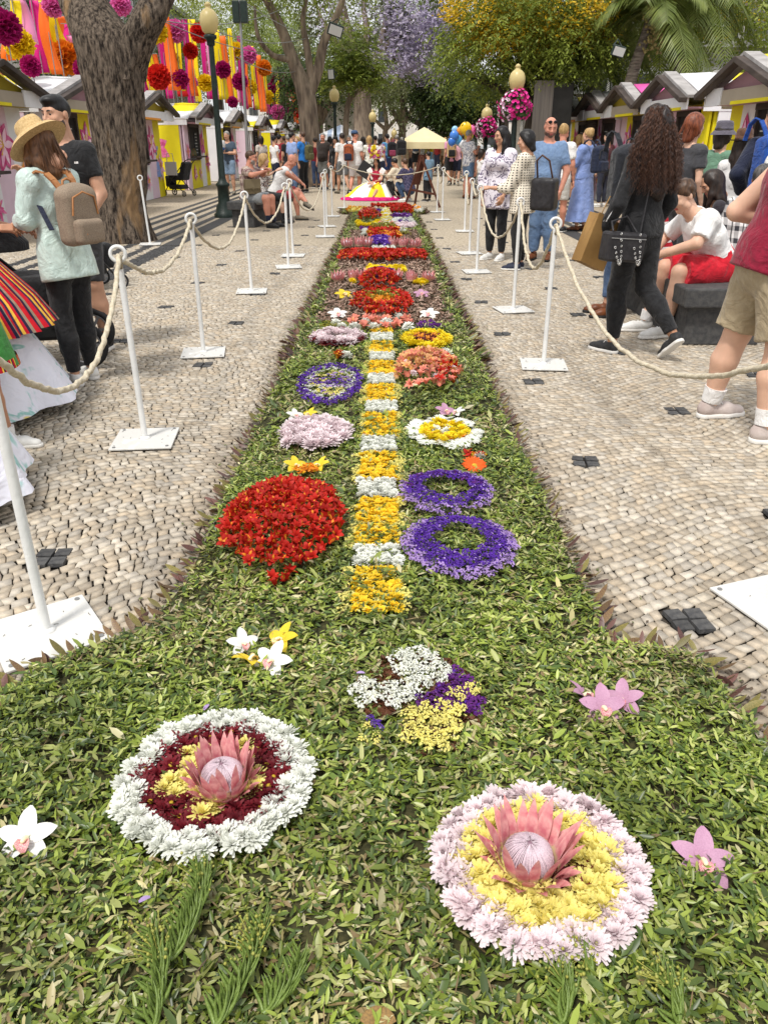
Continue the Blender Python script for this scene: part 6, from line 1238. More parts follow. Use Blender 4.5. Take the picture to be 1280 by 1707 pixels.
# ---- more of the far crowd, each dressed differently
for i, (px, py, hh, yw, tc_, bc, hs_, hm_, fem, lab) in enumerate((
    (440, 316, 1.7, .6, (200, 190, 180), (50, 60, 90), 'bob', DKB, True, 'woman in a pale grey top among the stalls left of the speaker pole'),
    (470, 314, 1.76, -.5, (150, 40, 50), (60, 60, 64), 'short', BLK, False, 'man in a wine red shirt before the far left stalls'),
    (476, 309, 1.72, 1.2, (70, 110, 80), (40, 44, 60), 'short', BRH, False, 'man in a moss green shirt deep in the left crowd'),
    (552, 310, 1.7, .2, (220, 216, 210), (90, 100, 120), 'bob', BLK, True, 'woman in ivory behind the black dress'),
    (583, 309, 1.74, 2.8, (60, 64, 76), (40, 40, 44), 'short', GRY, False, 'grey-haired man in slate behind the brown backpack'),
    (606, 309, 1.7, .3, (36, 36, 42), (120, 110, 100), 'long', DKB, True, 'woman in dark clothes between the white shirts'),
    (626, 304, 1.75, .1, (96, 60, 50), (60, 60, 70), 'short', BLK, False, 'man in a rust shirt behind the leaf-print dress'),
    (653, 297, 1.72, 2.9, (210, 120, 140), (70, 80, 110), 'bob', BLO, True, 'fair woman in rose walking toward the viewer'),
    (669, 291, 1.74, .4, (90, 110, 150), (180, 170, 150), 'short', GRY, False, 'man in dusty blue near the beige tent'),
    (684, 287, 1.7, -.6, (60, 90, 70), (50, 50, 60), 'short', BLK, False, 'man in dark green at the tent corner'),
    (700, 286, 1.68, .5, (230, 226, 220), (40, 40, 44), 'bob', DKB, True, 'woman in white under the tent'),
    (728, 289, 1.76, 2.7, (180, 60, 60), (60, 66, 90), 'short', BRH, False, 'man in brick red right of the tent'),
    (740, 292, 1.72, 2.9, (214, 206, 190), (120, 100, 80), 'bob', BLO, True, 'woman in cream right of the tent'),
    (768, 302, 1.8, .1, (50, 70, 110), (190, 180, 160), 'short', BLK, False, 'man in ink blue behind the printed T-shirt'),
    (805, 313, 1.7, -.5, (190, 196, 200), (50, 56, 80), 'bob', BRH, True, 'woman in pale grey behind the floral kimono'),
    (918, 322, 1.76, .3, (40, 42, 48), (70, 74, 90), 'short', DKB, False, 'man in black between the white shirt and the totem'),
    (955, 335, 1.7, -.9, (236, 230, 226), (60, 70, 100), 'bob', BLO, True, 'fair woman in white at the far right stalls'),
    (1000, 345, 1.74, .6, (110, 60, 70), (50, 54, 70), 'short', BLK, False, 'man in plum before the right stalls'))):
    person(lab, G(px, py), hh, yw, {}, [MIDS, PALE, OLIVES, TAN][i % 4], dict(m=cloth('crowd_top_%d' % i, tc_), sleeve=[.6, 1.8, .5][i % 3], e=.018), dict(m=cloth('crowd_leg_%d' % i, bc), len=[1.95, 1.0, 1.95][i % 3], e=.015), shoes=[SB, SW][i % 2], hair=dict(s=hs_, m=hm_), female=fem, build=[1, 1.1, .95][i % 3])
# ------------------------------------------------------------ rope barriers
PWHITE = M('white_paint', (.78, .78, .76), (.68, .68, .66), 9, .45, .15, 60); ROPE = M('rope', srgb(206, 196, 174), srgb(182, 170, 146), 60, .9, .6, 220, bdist=.004)
STAIN = M('plate_paint', (.8, .8, .78), (.6, .59, .56), 14, .6, .25, 40, lo=.3, hi=.42)
def stanchion(label, x, y, rz, group, tilt=None):
    tilt = tilt or (random.uniform(-.008, .008), random.uniform(-.008, .008))
    t = thing('rope_post', label, 'rope post', (x, y, 0), rz, group)
    mb = MB(); mb.box((0, 0, .0135), (.33, .33, .009)); b = mb.out('base_plate', STAIN, t, bevel=.002)
    mb = MB(); mb.tube([(0, 0, .018), (tilt[0], tilt[1], .96)], .0165, 14); mb.lathe([(.03, .018), (.03, .022), (.018, .03)], 14); mb.out('pole', PWHITE, t)
    mb = MB(); mb.torus((tilt[0], tilt[1], .995), .036, .0095, 24, 8, (math.sin(-rz), math.cos(-rz), 0)); mb.out('ring', PWHITE, t)
    for sx in (-1, 1):
        for sy in (-1, 1):
            mb = MB(); mb.tube([(sx * .14, sy * .14, .018), (sx * .14, sy * .14, .022)], .009, 8); mb.out('bolt', M('bolt_steel', (.3, .3, .3), None, 1, .5, metal=.6), t)
    if y < 9:
        fl = MB()
        for k in range(10):
            a = random.uniform(0, 6.3); c = Vector((random.uniform(-.15, .15), random.uniform(-.15, .15), .0195)); d = Vector((math.cos(a), math.sin(a), 0)) * random.uniform(.003, .011)
            if abs(c.x) < .03 and abs(c.y) < .03: continue
            fl.tube([c - d, c + Vector((random.uniform(-.003, .003), 0, .001)), c + d], .0009, 4)
        tag(fl.out('litter_flecks', M('fleck', (.06, .05, .03), None, 1, .9), t), kind='stuff')
    return Vector((x, y, .985))
LP = [(80, 1058), (243, 735), (340, 590), (420, 487), (481, 446), (489, 427), (542, 395), (545, 378), (554, 361), (574, 347)]
RP = [(1296, 1010), (905, 610), (855, 518), (794, 454), (782, 423), (774, 386), (737, 367), (728, 354)]
ORD = ['nearest', 'second', 'third', 'fourth', 'fifth', 'sixth', 'seventh', 'eighth', 'ninth', 'farthest']
LT = [stanchion('white rope post left of the carpet, %s to the viewer' % ORD[i], *G(*p), [.62, .1, .15, .1, .2, 0, .1, .3, 0, .2][i], 'rope posts left of the carpet') for i, p in enumerate(LP)]
RT = [stanchion('white rope post right of the carpet, %s to the viewer' % ORD[i], *G(*p), [.35, -.1, .2, .1, .2, 0, .1, .3][i], 'rope posts right of the carpet') for i, p in enumerate(RP)]
bp_ = stanchion('white rope post leaning beside the big tree trunk', *G(251, 408), .2, 'rope posts left of the carpet', (-.03, 0))
def rope(label, a, b, sag, n=40, group='ropes between the posts'):
    pts = catenary(a, b, sag, n); d = a.y
    pts = [p + Vector((random.gauss(0, .003), random.gauss(0, .003), random.gauss(0, .003))) for p in pts]
    mb = MB()
    if min(a.y, b.y) < 6.5:
        fine = []
        for i in range(len(pts) - 1): fine += [pts[i].lerp(pts[i + 1], k / 5) for k in range(5)]
        mb.tube(fine + [pts[-1]], .0115, 12, lobes=3, amp=.16, tw=75)
    else: mb.tube(pts, .0115, 8)
    for e in (a, b): mb.torus(e - Vector((0, 0, .03)), .024, .012, 14, 8, (1, .3, 0))
    o = mb.out('barrier_rope', ROPE); tag(o, label, 'rope', group); return o
sagsL = [.36, .2, .34, .34, .06, .45, .1, .3, .1]; nmL = 'thick rope sagging between the %s and %s posts left of the carpet'
for i in range(9): rope(nmL % (ORD[i], ORD[i + 1]), LT[i], LT[i + 1], sagsL[i])
sagsR = [.5, .42, .42, .12, .4, .14, .3]
for i in range(7): rope('thick rope sagging between the %s and %s posts right of the carpet' % (ORD[i], ORD[i + 1]), RT[i], RT[i + 1], sagsR[i])
rope('rope stretched across the promenade behind the carpet', LT[9], RT[7], .2)
# ------------------------------------------------------------ benches
BENCH = M('bench_basalt', (.05, .05, .052), (.085, .083, .08), 25, .8, .4, 70)
def bench(label, x0, x1, y0, y1, h, rz=0.):
    t = thing('stone_bench', label, 'bench', ((x0 + x1) / 2, (y0 + y1) / 2, 0), rz); w, l = x1 - x0, y1 - y0
    mb = MB(); mb.box((0, 0, h - .075), (w, l, .15)); mb.out('seat_slab', BENCH, t, bevel=.015); mb = MB(); mb.box((0, 0, (h - .15) / 2), (w - .12, l - .16, h - .151)); mb.out('plinth', BENCH, t, bevel=.01)
bench('dark stone bench left of the carpet with three people seated on it', -2.78, -2.22, 15.8, 18.4, .47, -.19); bench('dark stone bench at the right under the man in red shorts', 2.38, 3.12, 6.2, 8.2, .46)
# ------------------------------------------------------------ foliage
def foliage(blobs, n, kind='pinnate', leaf=.09, cols=None, droop=.6, sl=.5, seed=1, extra=None, shell=.55):
    """strands of leaflets spread through uneven clumps; returns arrays for one crown mesh"""
    r = np.random.default_rng(seed); B = np.array([(*b[0], *b[1]) for b in blobs], float); vol = B[:, 3] * B[:, 4] * B[:, 5]; pick = r.choice(len(B), n // 9, p=vol / vol.sum())
    d = r.normal(0, 1, (len(pick), 3)); d /= np.linalg.norm(d, axis=1)[:, None]; rad = r.uniform(shell ** 2, 1, len(pick)) ** .5
    cl = B[pick, :3] + d * B[pick, 3:] * rad[:, None]                           # sub-clump centres
    k = r.integers(0, len(cl), n); cs = np.minimum(.22 * B[pick, 3:].min(1), .6)[k]; org = cl[k] + r.normal(0, 1, (n, 3)) * cs[:, None]
    out = d[k]; tint = r.normal(0, .22, len(cl))[k]
    az = np.arctan2(out[:, 1], out[:, 0]) + r.normal(0, .9, n); pit = r.normal(.1, .35, n)
    cols = np.array(cols); base = cols[np.clip((len(cols) * (.5 + .5 * np.tanh(tint * 1.6)) + r.normal(0, .5, n)).astype(int), 0, len(cols) - 1)] * r.uniform(.75, 1.25, (n, 1))
    if kind == 'leaf':
        return org, az, pit, r.normal(0, .7, n), np.full(n, leaf) * r.uniform(.6, 1.3, n), base
    m = 9; t = np.linspace(.12, 1, m)                                            # leaflets along each drooping strand
    L = sl * r.uniform(.6, 1.2, n); dx = np.cos(az)[:, None] * np.cos(pit)[:, None] * t * L[:, None]; dy = np.sin(az)[:, None] * np.cos(pit)[:, None] * t * L[:, None]; dz = np.sin(pit)[:, None] * t * L[:, None] - droop * L[:, None] * t ** 2
    pos = org[:, None, :] + np.stack([dx, dy, dz], 2); side = np.where(np.arange(m) % 2, 1, -1)
    yaw = az[:, None] + side * r.uniform(.7, 1.2, (n, m)); pitch = droop * t[None] * 1.0 + r.normal(.15, .25, (n, m))
    return pos.reshape(-1, 3), yaw.ravel(), pitch.ravel(), r.normal(0, .5, n * m), np.full(n * m, leaf) * r.uniform(.7, 1.3, n * m), np.repeat(base, m, 0)
FOLM = M('foliage', None, vcol=True, rough=.5, spec=.35, trans=.45)
TF4 = np.array([(0, 0, 0), (.5, -.5, .06), (1, 0, -.04), (.5, .5, .06)]); FF4 = np.array([(0, 1, 2), (0, 2, 3)])
def crown_mesh(name, arrs, wid=.4):
    pos, yaw, pit, rol, ln, c = [np.concatenate(a) for a in zip(*arrs)]; return leaves_mesh(name, pos, yaw, pit, rol, ln, ln * wid, c, FOLM, TF4, FF4)
BARK = M('bark_grey', srgb(92, 80, 70), srgb(150, 134, 116), 7, .95, 1., 16, stretch=(1, 1, .22), bdist=.05); BARKD = M('bark_dark', srgb(50, 44, 40), srgb(84, 74, 66), 6, .95, 1., 16, stretch=(1, 1, .25), bdist=.04); BARKL = M('bark_pale', srgb(120, 106, 94), srgb(168, 152, 134), 8, .95, .8, 18, stretch=(1, 1, .3), bdist=.03)
def limb(mb, pts, r, seg=10):
    P3 = [Vector(p) for p in pts]; fine = []; rr = []
    for i in range(len(P3) - 1):
        for k in range(4):
            t = k / 4; p0, p1, p2, p3 = P3[max(0, i - 1)], P3[i], P3[i + 1], P3[min(len(P3) - 1, i + 2)]
            fine.append(.5 * ((2 * p1) + (p2 - p0) * t + (2 * p0 - 5 * p1 + 4 * p2 - p3) * t * t + (3 * p1 - p0 - 3 * p2 + p3) * t ** 3)); rr.append(r[i] + (r[i + 1] - r[i]) * t)
    mb.tube(fine + [P3[-1]], rr + [r[-1]], seg)
def tree(label, base, limbs, crown, bark=BARK, name='tree', wid=.4, group=None, seg=10):
    t = thing(name, label, 'tree', (base[0], base[1], 0), 0, group); b = Vector((base[0], base[1], 0)); mb = MB()
    for pts, r in limbs: limb(mb, [Vector(p) - b for p in pts], r, seg)
    mb.out('trunk', bark, t)
    if crown:
        arrs = [(a[0] - np.array([b.x, b.y, 0]), *a[1:]) for a in crown]; obj('crown', crown_mesh('crown', arrs, wid), t)
    return t
GLIGHT = [(.12, .16, .028), (.19, .24, .036), (.27, .33, .055), (.35, .4, .09)]; GMID = [(.075, .11, .022), (.12, .165, .03), (.17, .225, .042), (.24, .3, .06)]; GDARK = [(.025, .045, .014), (.04, .07, .018), (.06, .095, .024), (.08, .12, .032)]; GOLIVE = [(.1, .12, .045), (.15, .17, .07), (.2, .21, .1)]; LILAC = [(.42, .37, .5), (.52, .47, .6), (.62, .58, .68)]; GOLD = [(.7, .46, .02), (.8, .56, .04), (.62, .42, .03)]
def B(px, py, Y, rx, rz, ry=None): p = P(px, py, Y); return (tuple(p), (rx, ry or rx, rz))
# big old trunk at left with ridged, peeling bark
def big_trunk():
    bx, by = G(210, 402); t = thing('old_tree', 'big old tree at left with ridged grey bark peeling to tan', 'tree', (bx, by, 0))
    T1 = [Vector((bx, by, -.05)), Vector((bx - .02, by, .5)), P(203, 300, by), P(196, 200, by), P(186, 120, by), P(170, 60, by), P(135, -10, by + .3), P(90, -120, by + .8), P(60, -300, by + 1)]
    R1 = [.45, .4, .4, .42, .47, .44, .36, .3, .2]
    T2 = [P(196, 135, by), P(222, 75, by), P(250, 25, by), P(285, -60, by + .3), P(320, -200, by + .6)]; R2 = [.34, .31, .27, .23, .15]
    def skinlimb(pts, rad, rings, seg):
        Pn = np.array([tuple(p) for p in pts]); u = np.linspace(0, len(pts) - 1, rings); i = np.clip(u.astype(int), 0, len(pts) - 2); f = (u - i)[:, None]
        c0, c1, c2, c3 = Pn[np.maximum(i - 1, 0)], Pn[i], Pn[i + 1], Pn[np.minimum(i + 2, len(pts) - 1)]; ctr = .5 * (2 * c1 + (c2 - c0) * f + (2 * c0 - 5 * c1 + 4 * c2 - c3) * f ** 2 + (3 * c1 - c0 - 3 * c2 + c3) * f ** 3); rr = np.interp(u, range(len(rad)), rad)
        a = np.linspace(0, 2 * math.pi, seg, endpoint=False); s = np.cumsum(np.r_[0, np.linalg.norm(np.diff(ctr, axis=0), axis=1)])
        A, Sx = np.meshgrid(a, s); w = A + .25 * np.sin(Sx * 1.7) + .12 * np.sin(Sx * 5.3 + A * 2)
        ridge = np.abs(np.sin(w * 9 + .8 * np.sin(Sx * 2.9))) * .5 + np.abs(np.sin(w * 19 + 1.3 * np.sin(Sx * 4.1 + A))) * .45 + .3 * np.sin(w * 3 + Sx) + .25 * np.sin(Sx * 23 + np.sin(w * 7) * 3) * np.abs(np.sin(w * 13))
        R = rr[:, None] * (.95 + .065 * ridge) + np.exp(-Sx * 4) * .1 * np.maximum(0, np.sin(A * 5)) 
        X = ctr[:, None, 0] + R * np.cos(A); Y = ctr[:, None, 1] + R * np.sin(A); Z = np.repeat(ctr[:, 2:3], seg, 1)
        V = np.stack([X - bx, Y - by, Z], 2).reshape(-1, 3); ii, kk = np.meshgrid(np.arange(rings - 1), np.arange(seg), indexing='ij')
        F = np.stack([ii * seg + kk, ii * seg + (kk + 1) % seg, (ii + 1) * seg + (kk + 1) % seg, (ii + 1) * seg + kk], 2).reshape(-1, 4); return V, F, ridge.ravel()
    bm = bpy.data.materials.new('old_bark'); bm.use_nodes = True; n = bm.node_tree.nodes; L = bm.node_tree.links; b = n['Principled BSDF']; b.inputs['Roughness'].default_value = .95; b.inputs['Specular IOR Level'].default_value = .15
    tc = n.new('ShaderNodeTexCoord'); mp = n.new('ShaderNodeMapping'); mp.inputs['Scale'].default_value = (1, 1, .24); L.new(tc.outputs['Object'], mp.inputs[0])
    n1 = n.new('ShaderNodeTexNoise'); n1.inputs['Scale'].default_value = 22; n1.inputs['Detail'].default_value = 8; n1.inputs['Roughness'].default_value = .7; L.new(mp.outputs[0], n1.inputs['Vector'])
    r1 = n.new('ShaderNodeValToRGB'); L.new(n1.outputs['Fac'], r1.inputs[0]); e = r1.color_ramp.elements; e[0].position = .4; e[0].color = (*srgb(42, 36, 32), 1); e[1].position = .62; e[1].color = (*srgb(130, 116, 102), 1)
    n2 = n.new('ShaderNodeTexNoise'); n2.inputs['Scale'].default_value = 2.1; n2.inputs['Detail'].default_value = 6; L.new(mp.outputs[0], n2.inputs['Vector']); r2 = n.new('ShaderNodeMapRange'); r2.inputs['From Min'].default_value = .58; r2.inputs['From Max'].default_value = .64; L.new(n2.outputs['Fac'], r2.inputs['Value'])
    k = n.new('ShaderNodeMix'); k.data_type = 'RGBA'; L.new(r2.outputs[0], k.inputs[0]); L.new(r1.outputs[0], k.inputs[6]); k.inputs[7].default_value = (*srgb(150, 122, 90), 1); L.new(k.outputs[2], b.inputs['Base Color'])
    bp = n.new('ShaderNodeBump'); bp.inputs['Strength'].default_value = .9; bp.inputs['Distance'].default_value = .05; L.new(n1.outputs['Fac'], bp.inputs['Height']); L.new(bp.outputs[0], b.inputs['Normal'])
    V, F, _ = skinlimb(T1, R1, 150, 110); V2, F2, _ = skinlimb(T2, R2, 60, 70); V, F, _m = merge([(V, F, 0), (V2, F2, 0)]); obj('trunk', npmesh('trunk', V, F, bm, smooth=True), t)
    cr = foliage([((bx - 3, by + 1, 8.6), (3, 3, 1.6)), ((bx + 2.2, by + 1, 9.6), (3, 3, 1.7)), ((bx, by - 2, 9.6), (3, 2.5, 1.5))], 1500, leaf=.1, cols=GMID, seed=5)
    mb = MB()
    for pts, r in (([P(60, -300, by + 1) , Vector((bx - 2.4, by + 1, 8.4))], [.2, .06]), ([P(320, -200, by + .6), Vector((bx + 2.2, by + 1, 9))], [.16, .05])): limb(mb, [p - Vector((bx, by, 0)) for p in pts], r)
    mb.out('branch', BARK, t); obj('crown', crown_mesh('crown', [(cr[0] - np.array([bx, by, 0]), *cr[1:])]), t)
big_trunk()
# second left tree, forked, by the crowd
b2 = G(519, 311); Y2 = b2[1]
tree('forked tree with pale bark at the end of the left stalls', b2, [([(b2[0], b2[1], -.1), P(517, 250, Y2), P(514, 190, Y2), P(508, 150, Y2), P(490, 105, Y2), P(470, 50, Y2), P(440, -10, Y2), P(400, -90, Y2)], [.45, .37, .34, .33, .22, .17, .13, .07]),
    ([P(511, 165, Y2), P(530, 118, Y2), P(540, 70, Y2), P(562, 25, Y2), P(585, -40, Y2)], [.24, .19, .16, .12, .06]), ([P(520, 140, Y2), P(512, 80, Y2), P(505, 30, Y2), P(520, -40, Y2)], [.15, .12, .09, .05]), ([P(487, 100, Y2), P(455, 92, Y2 - .5), P(430, 60, Y2 - 1), P(425, 10, Y2 - 1)], [.11, .09, .07, .04])],
    [foliage([B(430, -55, Y2, 2.4, .9), B(380, -70, Y2 - 1, 2.4, .9), B(560, -40, Y2, 2.2, .8), B(490, -60, Y2, 2.4, .8)], 1500, leaf=.14, cols=GLIGHT, sl=.8, seed=8)], BARK)
BX = lambda px, py, X, rx, rz, ry=None: (tuple(PX(px, py, X)), (rx, ry or rx, rz))
tree('green tree rising behind the left stalls and paper flowers', (-11.5, 38), [([(-11.5, 38, -.1), (-11.4, 38, 3), (-11.8, 38, 6), (-12.5, 38, 8)], [.4, .33, .26, .1]), ([(-11.4, 38, 3.4), (-10.8, 40, 5), (-10.6, 42, 6.6)], [.22, .16, .06])],
    [foliage([BX(330, 60, -11.5, 2.2, 2.0, 3), BX(380, 30, -11.5, 2.2, 1.8, 3), BX(420, 80, -11.2, 2.0, 2.2, 4), BX(300, 110, -12, 2.0, 1.6, 3), BX(290, 20, -12, 2, 1.6, 3)], 3000, leaf=.17, cols=GLIGHT, sl=.9, seed=9)], BARKD)
tree('broad green tree behind the far left stalls', (-11, 58), [([(-11, 58, -.1), (-11, 58, 4), (-11.2, 58, 8)], [.4, .33, .1])], [foliage([BX(450, 90, -11, 2.4, 2.6, 5), BX(470, 130, -10.5, 2.2, 2.4, 5), BX(430, 40, -11.5, 2.5, 2.5, 5), BX(480, 50, -10.5, 2.2, 2.5, 5)], 2000, leaf=.22, cols=GMID, sl=1.0, seed=39)], BARKD)
tree('dark conifer-green tree behind the nearest left stalls', (-12, 27), [([(-12, 27, -.1), (-12, 27, 3), (-12.2, 27, 7)], [.3, .25, .1])], [foliage([BX(60, 60, -12, 1.6, 1.4), BX(215, 60, -12, 1.6, 1.6)], 700, leaf=.16, cols=GDARK, sl=.7, seed=19)], BARKD)
# jacaranda
YJ = 46; bj = P(604, 232, YJ); bj = (bj.x, YJ)
tree('jacaranda with lilac blossom and grey branches over the promenade', bj, [([(*bj, -.1), P(605, 200, YJ), P(602, 140, YJ), P(590, 90, YJ), P(575, 30, YJ), P(560, -60, YJ)], [.62, .5, .42, .3, .2, .1]), ([P(603, 145, YJ), P(630, 95, YJ), P(660, 60, YJ), P(700, 20, YJ)], [.3, .24, .18, .08]), ([P(628, 98, YJ), P(640, 50, YJ), P(650, 0, YJ), P(655, -60, YJ)], [.2, .16, .12, .06]), ([P(600, 120, YJ), P(612, 60, YJ), P(605, 0, YJ), P(615, -60, YJ)], [.22, .17, .12, .06]), ([P(655, 64, YJ), P(700, 70, YJ), P(735, 80, YJ)], [.14, .1, .04]), ([P(588, 88, YJ), P(560, 70, YJ), P(535, 30, YJ), P(520, -20, YJ)], [.16, .13, .1, .04]), ([P(640, 88, YJ), P(665, 100, YJ), P(690, 118, YJ)], [.12, .08, .03])],
    [foliage([B(600, 30, YJ, 2.6, 1.3), B(650, 80, YJ + 2, 2.6, 1.2), B(680, 10, YJ, 2.2, 1.2), B(545, 70, YJ, 1.6, 1.2), B(620, 130, YJ + 3, 2.4, .9)], 1000, leaf=.2, cols=GOLIVE, sl=.9, seed=10, droop=.4), foliage([B(715, 85, YJ - 2, 1.3, 1.5), B(690, 30, YJ - 2, 1.6, 1.3), B(735, 45, YJ - 2, 1.0, 1.2), B(650, 105, YJ - 2, 1.4, .7)], 5600, 'leaf', .24, LILAC, seed=11), foliage([B(600, 20, YJ - 1, 2.4, 1.3)], 900, 'leaf', .2, LILAC, seed=12)], BARKL, wid=.5)
# light feathery young tree
YN = 38; bn = P(575, 232, YN); bn = (bn.x, YN)
tree('young tree with light feathery foliage behind the lamps', bn, [([(*bn, -.1), P(577, 200, YN), P(585, 150, YN), P(590, 90, YN)], [.16, .13, .1, .04]), ([P(581, 172, YN), P(600, 148, YN), P(625, 128, YN)], [.08, .06, .02])],
    [foliage([B(580, 75, YN, .8, .9), B(570, 115, YN, 1.0, .6), B(605, 105, YN, .8, .6), B(628, 128, YN, .8, .35), B(560, 135, YN, .7, .5), B(598, 135, YN, .9, .4)], 1700, leaf=.13, cols=[(.1, .14, .02), (.17, .22, .03), (.26, .29, .05)], sl=.6, seed=13, droop=.3)], BARK)
# tipuana with yellow flowers, right
YT = 25; bt = P(888, 300, YT); bt = (bt.x, YT)
crT = [foliage([B(800, 60, YT, 1.3, 1.0), B(860, 30, YT, 1.5, 1.1), B(930, 50, YT, 1.5, 1.1), B(830, 130, YT + 1, 1.4, .6), B(905, 110, YT + 1, 1.5, .8), B(770, 130, YT + 2, 1.0, .6), B(985, 90, YT + 1, 1.2, .9), B(1010, 20, YT, 1.3, 1.0), B(790, -30, YT, 1.4, .8), B(960, -30, YT, 2, .8)], 3700, leaf=.115, cols=GMID, sl=.5, seed=14, droop=.55, shell=.3),
    foliage([B(790, 100, YT - 1, .9, .9), B(840, 60, YT - 1.4, 1.2, 1.0), B(950, 70, YT - 1.4, 1.2, .9), B(770, 60, YT - 1, .6, .6), B(885, 20, YT - 1.5, 1.2, .8)], 2200, leaf=.11, cols=GLIGHT, sl=.5, seed=15, droop=.6),
    foliage([B(800, 20, YT - 1.5, 1.0, .5), B(870, 55, YT - 1.6, 1.1, .4), B(940, 25, YT - 1.6, 1.3, .6), B(985, 50, YT - 1.5, .7, .4), B(830, 75, YT - 1.6, .6, .3), B(1000, 5, YT - 1.4, .8, .5), B(780, 70, YT - 1.5, .4, .3)], 9500, 'leaf', .105, GOLD, seed=16)]
tree('broad green tree hung with yellow blossom at right, dark leaning trunk', bt, [([(*bt, -.1), P(886, 240, YT), P(893, 190, YT), P(905, 140, YT), P(925, 90, YT), P(950, 30, YT)], [.34, .28, .25, .22, .16, .08]), ([P(890, 200, YT), P(868, 140, YT), P(840, 90, YT), P(810, 40, YT)], [.2, .16, .12, .05]), ([P(898, 165, YT), P(860, 160, YT), P(815, 140, YT), P(780, 130, YT)], [.15, .12, .08, .03]), ([P(905, 140, YT), P(890, 80, YT), P(880, 20, YT)], [.15, .11, .05])], crT, BARKD, wid=.42)
tree('dense dark evergreen beside the balcony building', (6.2, 44), [([(6.2, 44, -.1), (6.1, 44, 2.5), (6, 44, 5)], [.3, .25, .1])], [foliage([B(770, 195, 44, 1.3, 1.0), B(745, 165, 45, 1.6, 1.1), B(790, 160, 44, 1.4, 1.1), B(735, 205, 46, 1.0, .8)], 2100, leaf=.19, cols=GDARK, sl=.6, seed=17)], BARKD)
for i, (px, Y, h1, c, sd_, pys, lab) in enumerate(((668, 62, .34, GMID, 21, (150, 110), 'far tree with spreading branches behind the beige tent'), (700, 58, .34, GOLIVE, 22, (170, 130), 'far grey-green tree above the beige tent'), (640, 75, .3, GMID, 23, (170, 140), 'far tree behind the small lamps'), (735, 70, .3, GMID, 24, (160, 110), 'far tree right of the beige tent'), (530, 58, .36, GDARK, 25, (140, 180), 'far dark tree beside the white column'), (470, 64, .36, GMID, 26, (150, 110), 'far tree at the end of the left stalls'))):
    b = P(px, 240, Y); bb = (b.x, Y); m = P(px, pys[0], Y)
    tree(lab, bb, [([(*bb, -.1), (b.x + .1, Y, 2.2), tuple(P(px + 4, pys[0] + 30, Y)), tuple(P(px - 6, pys[1], Y))], [h1, h1 * .8, h1 * .6, .1]), ([(b.x + .1, Y, 2.4), tuple(P(px + 22, pys[0] + 25, Y)), tuple(P(px + 38, pys[0] - 10, Y))], [h1 * .6, h1 * .4, .06]), ([(b.x, Y, 2.6), tuple(P(px - 18, pys[0] + 25, Y)), tuple(P(px - 30, pys[0] - 10, Y))], [h1 * .6, h1 * .4, .06])],
         [foliage([B(px, pys[0], Y, 2.6, 1.2), B(px - 30, pys[0] - 20, Y + 1, 2.2, 1.3), B(px + 30, pys[0] - 25, Y + 1, 2.2, 1.3), B(px, pys[1], Y, 2.8, 1.8), B(px, pys[1] - 60, Y, 3, 2)], 760, leaf=.26, cols=c, sl=1.0, seed=sd_)], BARKD if i % 2 else BARK, group=None)
tree('yellow-green tree above the right stalls at the edge', (13.5, 26), [([(13.5, 26, -.1), (13.4, 26, 3), (13, 26, 6)], [.3, .25, .1])], [foliage([B(1200, 60, 26, 2.2, 1.3), B(1130, 70, 27, 1.6, 1.2), B(1270, 30, 25, 1.8, 1.4), B(1180, -10, 26, 2.4, 1)], 1700, leaf=.15, cols=GLIGHT, sl=.7, seed=27), foliage([B(1180, 40, 25, 1.6, .9), B(1250, 20, 25, 1.2, .6)], 900, 'leaf', .09, GOLD, seed=28)], BARKD)
# palms
def palm(label, base, path, rad, nfr, fl, seed, fruit=False):
    rnd = random.Random(seed); t = thing('palm_tree', label, 'palm', (base[0], base[1], 0)); b = Vector((base[0], base[1], 0)); mb = MB(); limb(mb, [Vector(p) - b for p in path], rad, 14); mb.out('trunk', M('palm_bark', srgb(120, 112, 100), srgb(78, 70, 62), 5, .95, .9, 8, stretch=(1, 1, 6), bdist=.03), t); top = Vector(path[-1]) - b
    PM = M('palm_frond', (.1, .14, .025), (.2, .24, .06), 2.5, .45, spec=.4, trans=.3, rnd=.2)
    for i in range(nfr):
        a = 2.4 * i + rnd.uniform(-.2, .2); el = rnd.uniform(-.15, 1.15); L = fl * rnd.uniform(.85, 1.1); pts = []; mb = MB()
        for k in range(11):
            s = k / 10; r = L * (s * math.cos(el) * (1 - .15 * s)); z = L * (s * math.sin(el) - (.5 + .35 * math.cos(el)) * s * s); pts.append(Vector((r * math.cos(a), r * math.sin(a), z)))
        mb.tube(pts, [.03 - .022 * k / 10 for k in range(11)], 5); sd_ = Vector((-math.sin(a), math.cos(a), 0))
        for k in range(40):
            s = .12 + .86 * k / 40; j = min(9, int(s * 10)); p = pts[j].lerp(pts[j + 1], s * 10 - j); d = (pts[j + 1] - pts[j]).normalized(); ll = L * .36 * math.sin(math.pi * (.18 + .76 * s)) ** .8
            for sg in (-1, 1):
                v = (sd_ * sg * .8 + d * .55 + Vector((0, 0, -.12 - .2 * rnd.random()))).normalized(); e = p + v * ll + Vector((0, 0, -.22 * ll)); m_ = p + v * ll * .5; w = d * .022
                mb.add([p - w * .6, p + w * .6, m_ + w, m_ - w, e], [(0, 1, 2, 3), (3, 2, 4)])
        mb.out('frond', PM, t, loc=top)
    if fruit:
        mb = MB(); 
        for i in range(140): mb.ball((rnd.gauss(0, .12), -.25 + rnd.gauss(0, .1), -.5 + rnd.gauss(0, .28)), .035, 5, 4)
        mb.out('fruit_cluster', M('palm_fruit', srgb(140, 130, 80), srgb(110, 100, 60), 10, .8), t, loc=top)
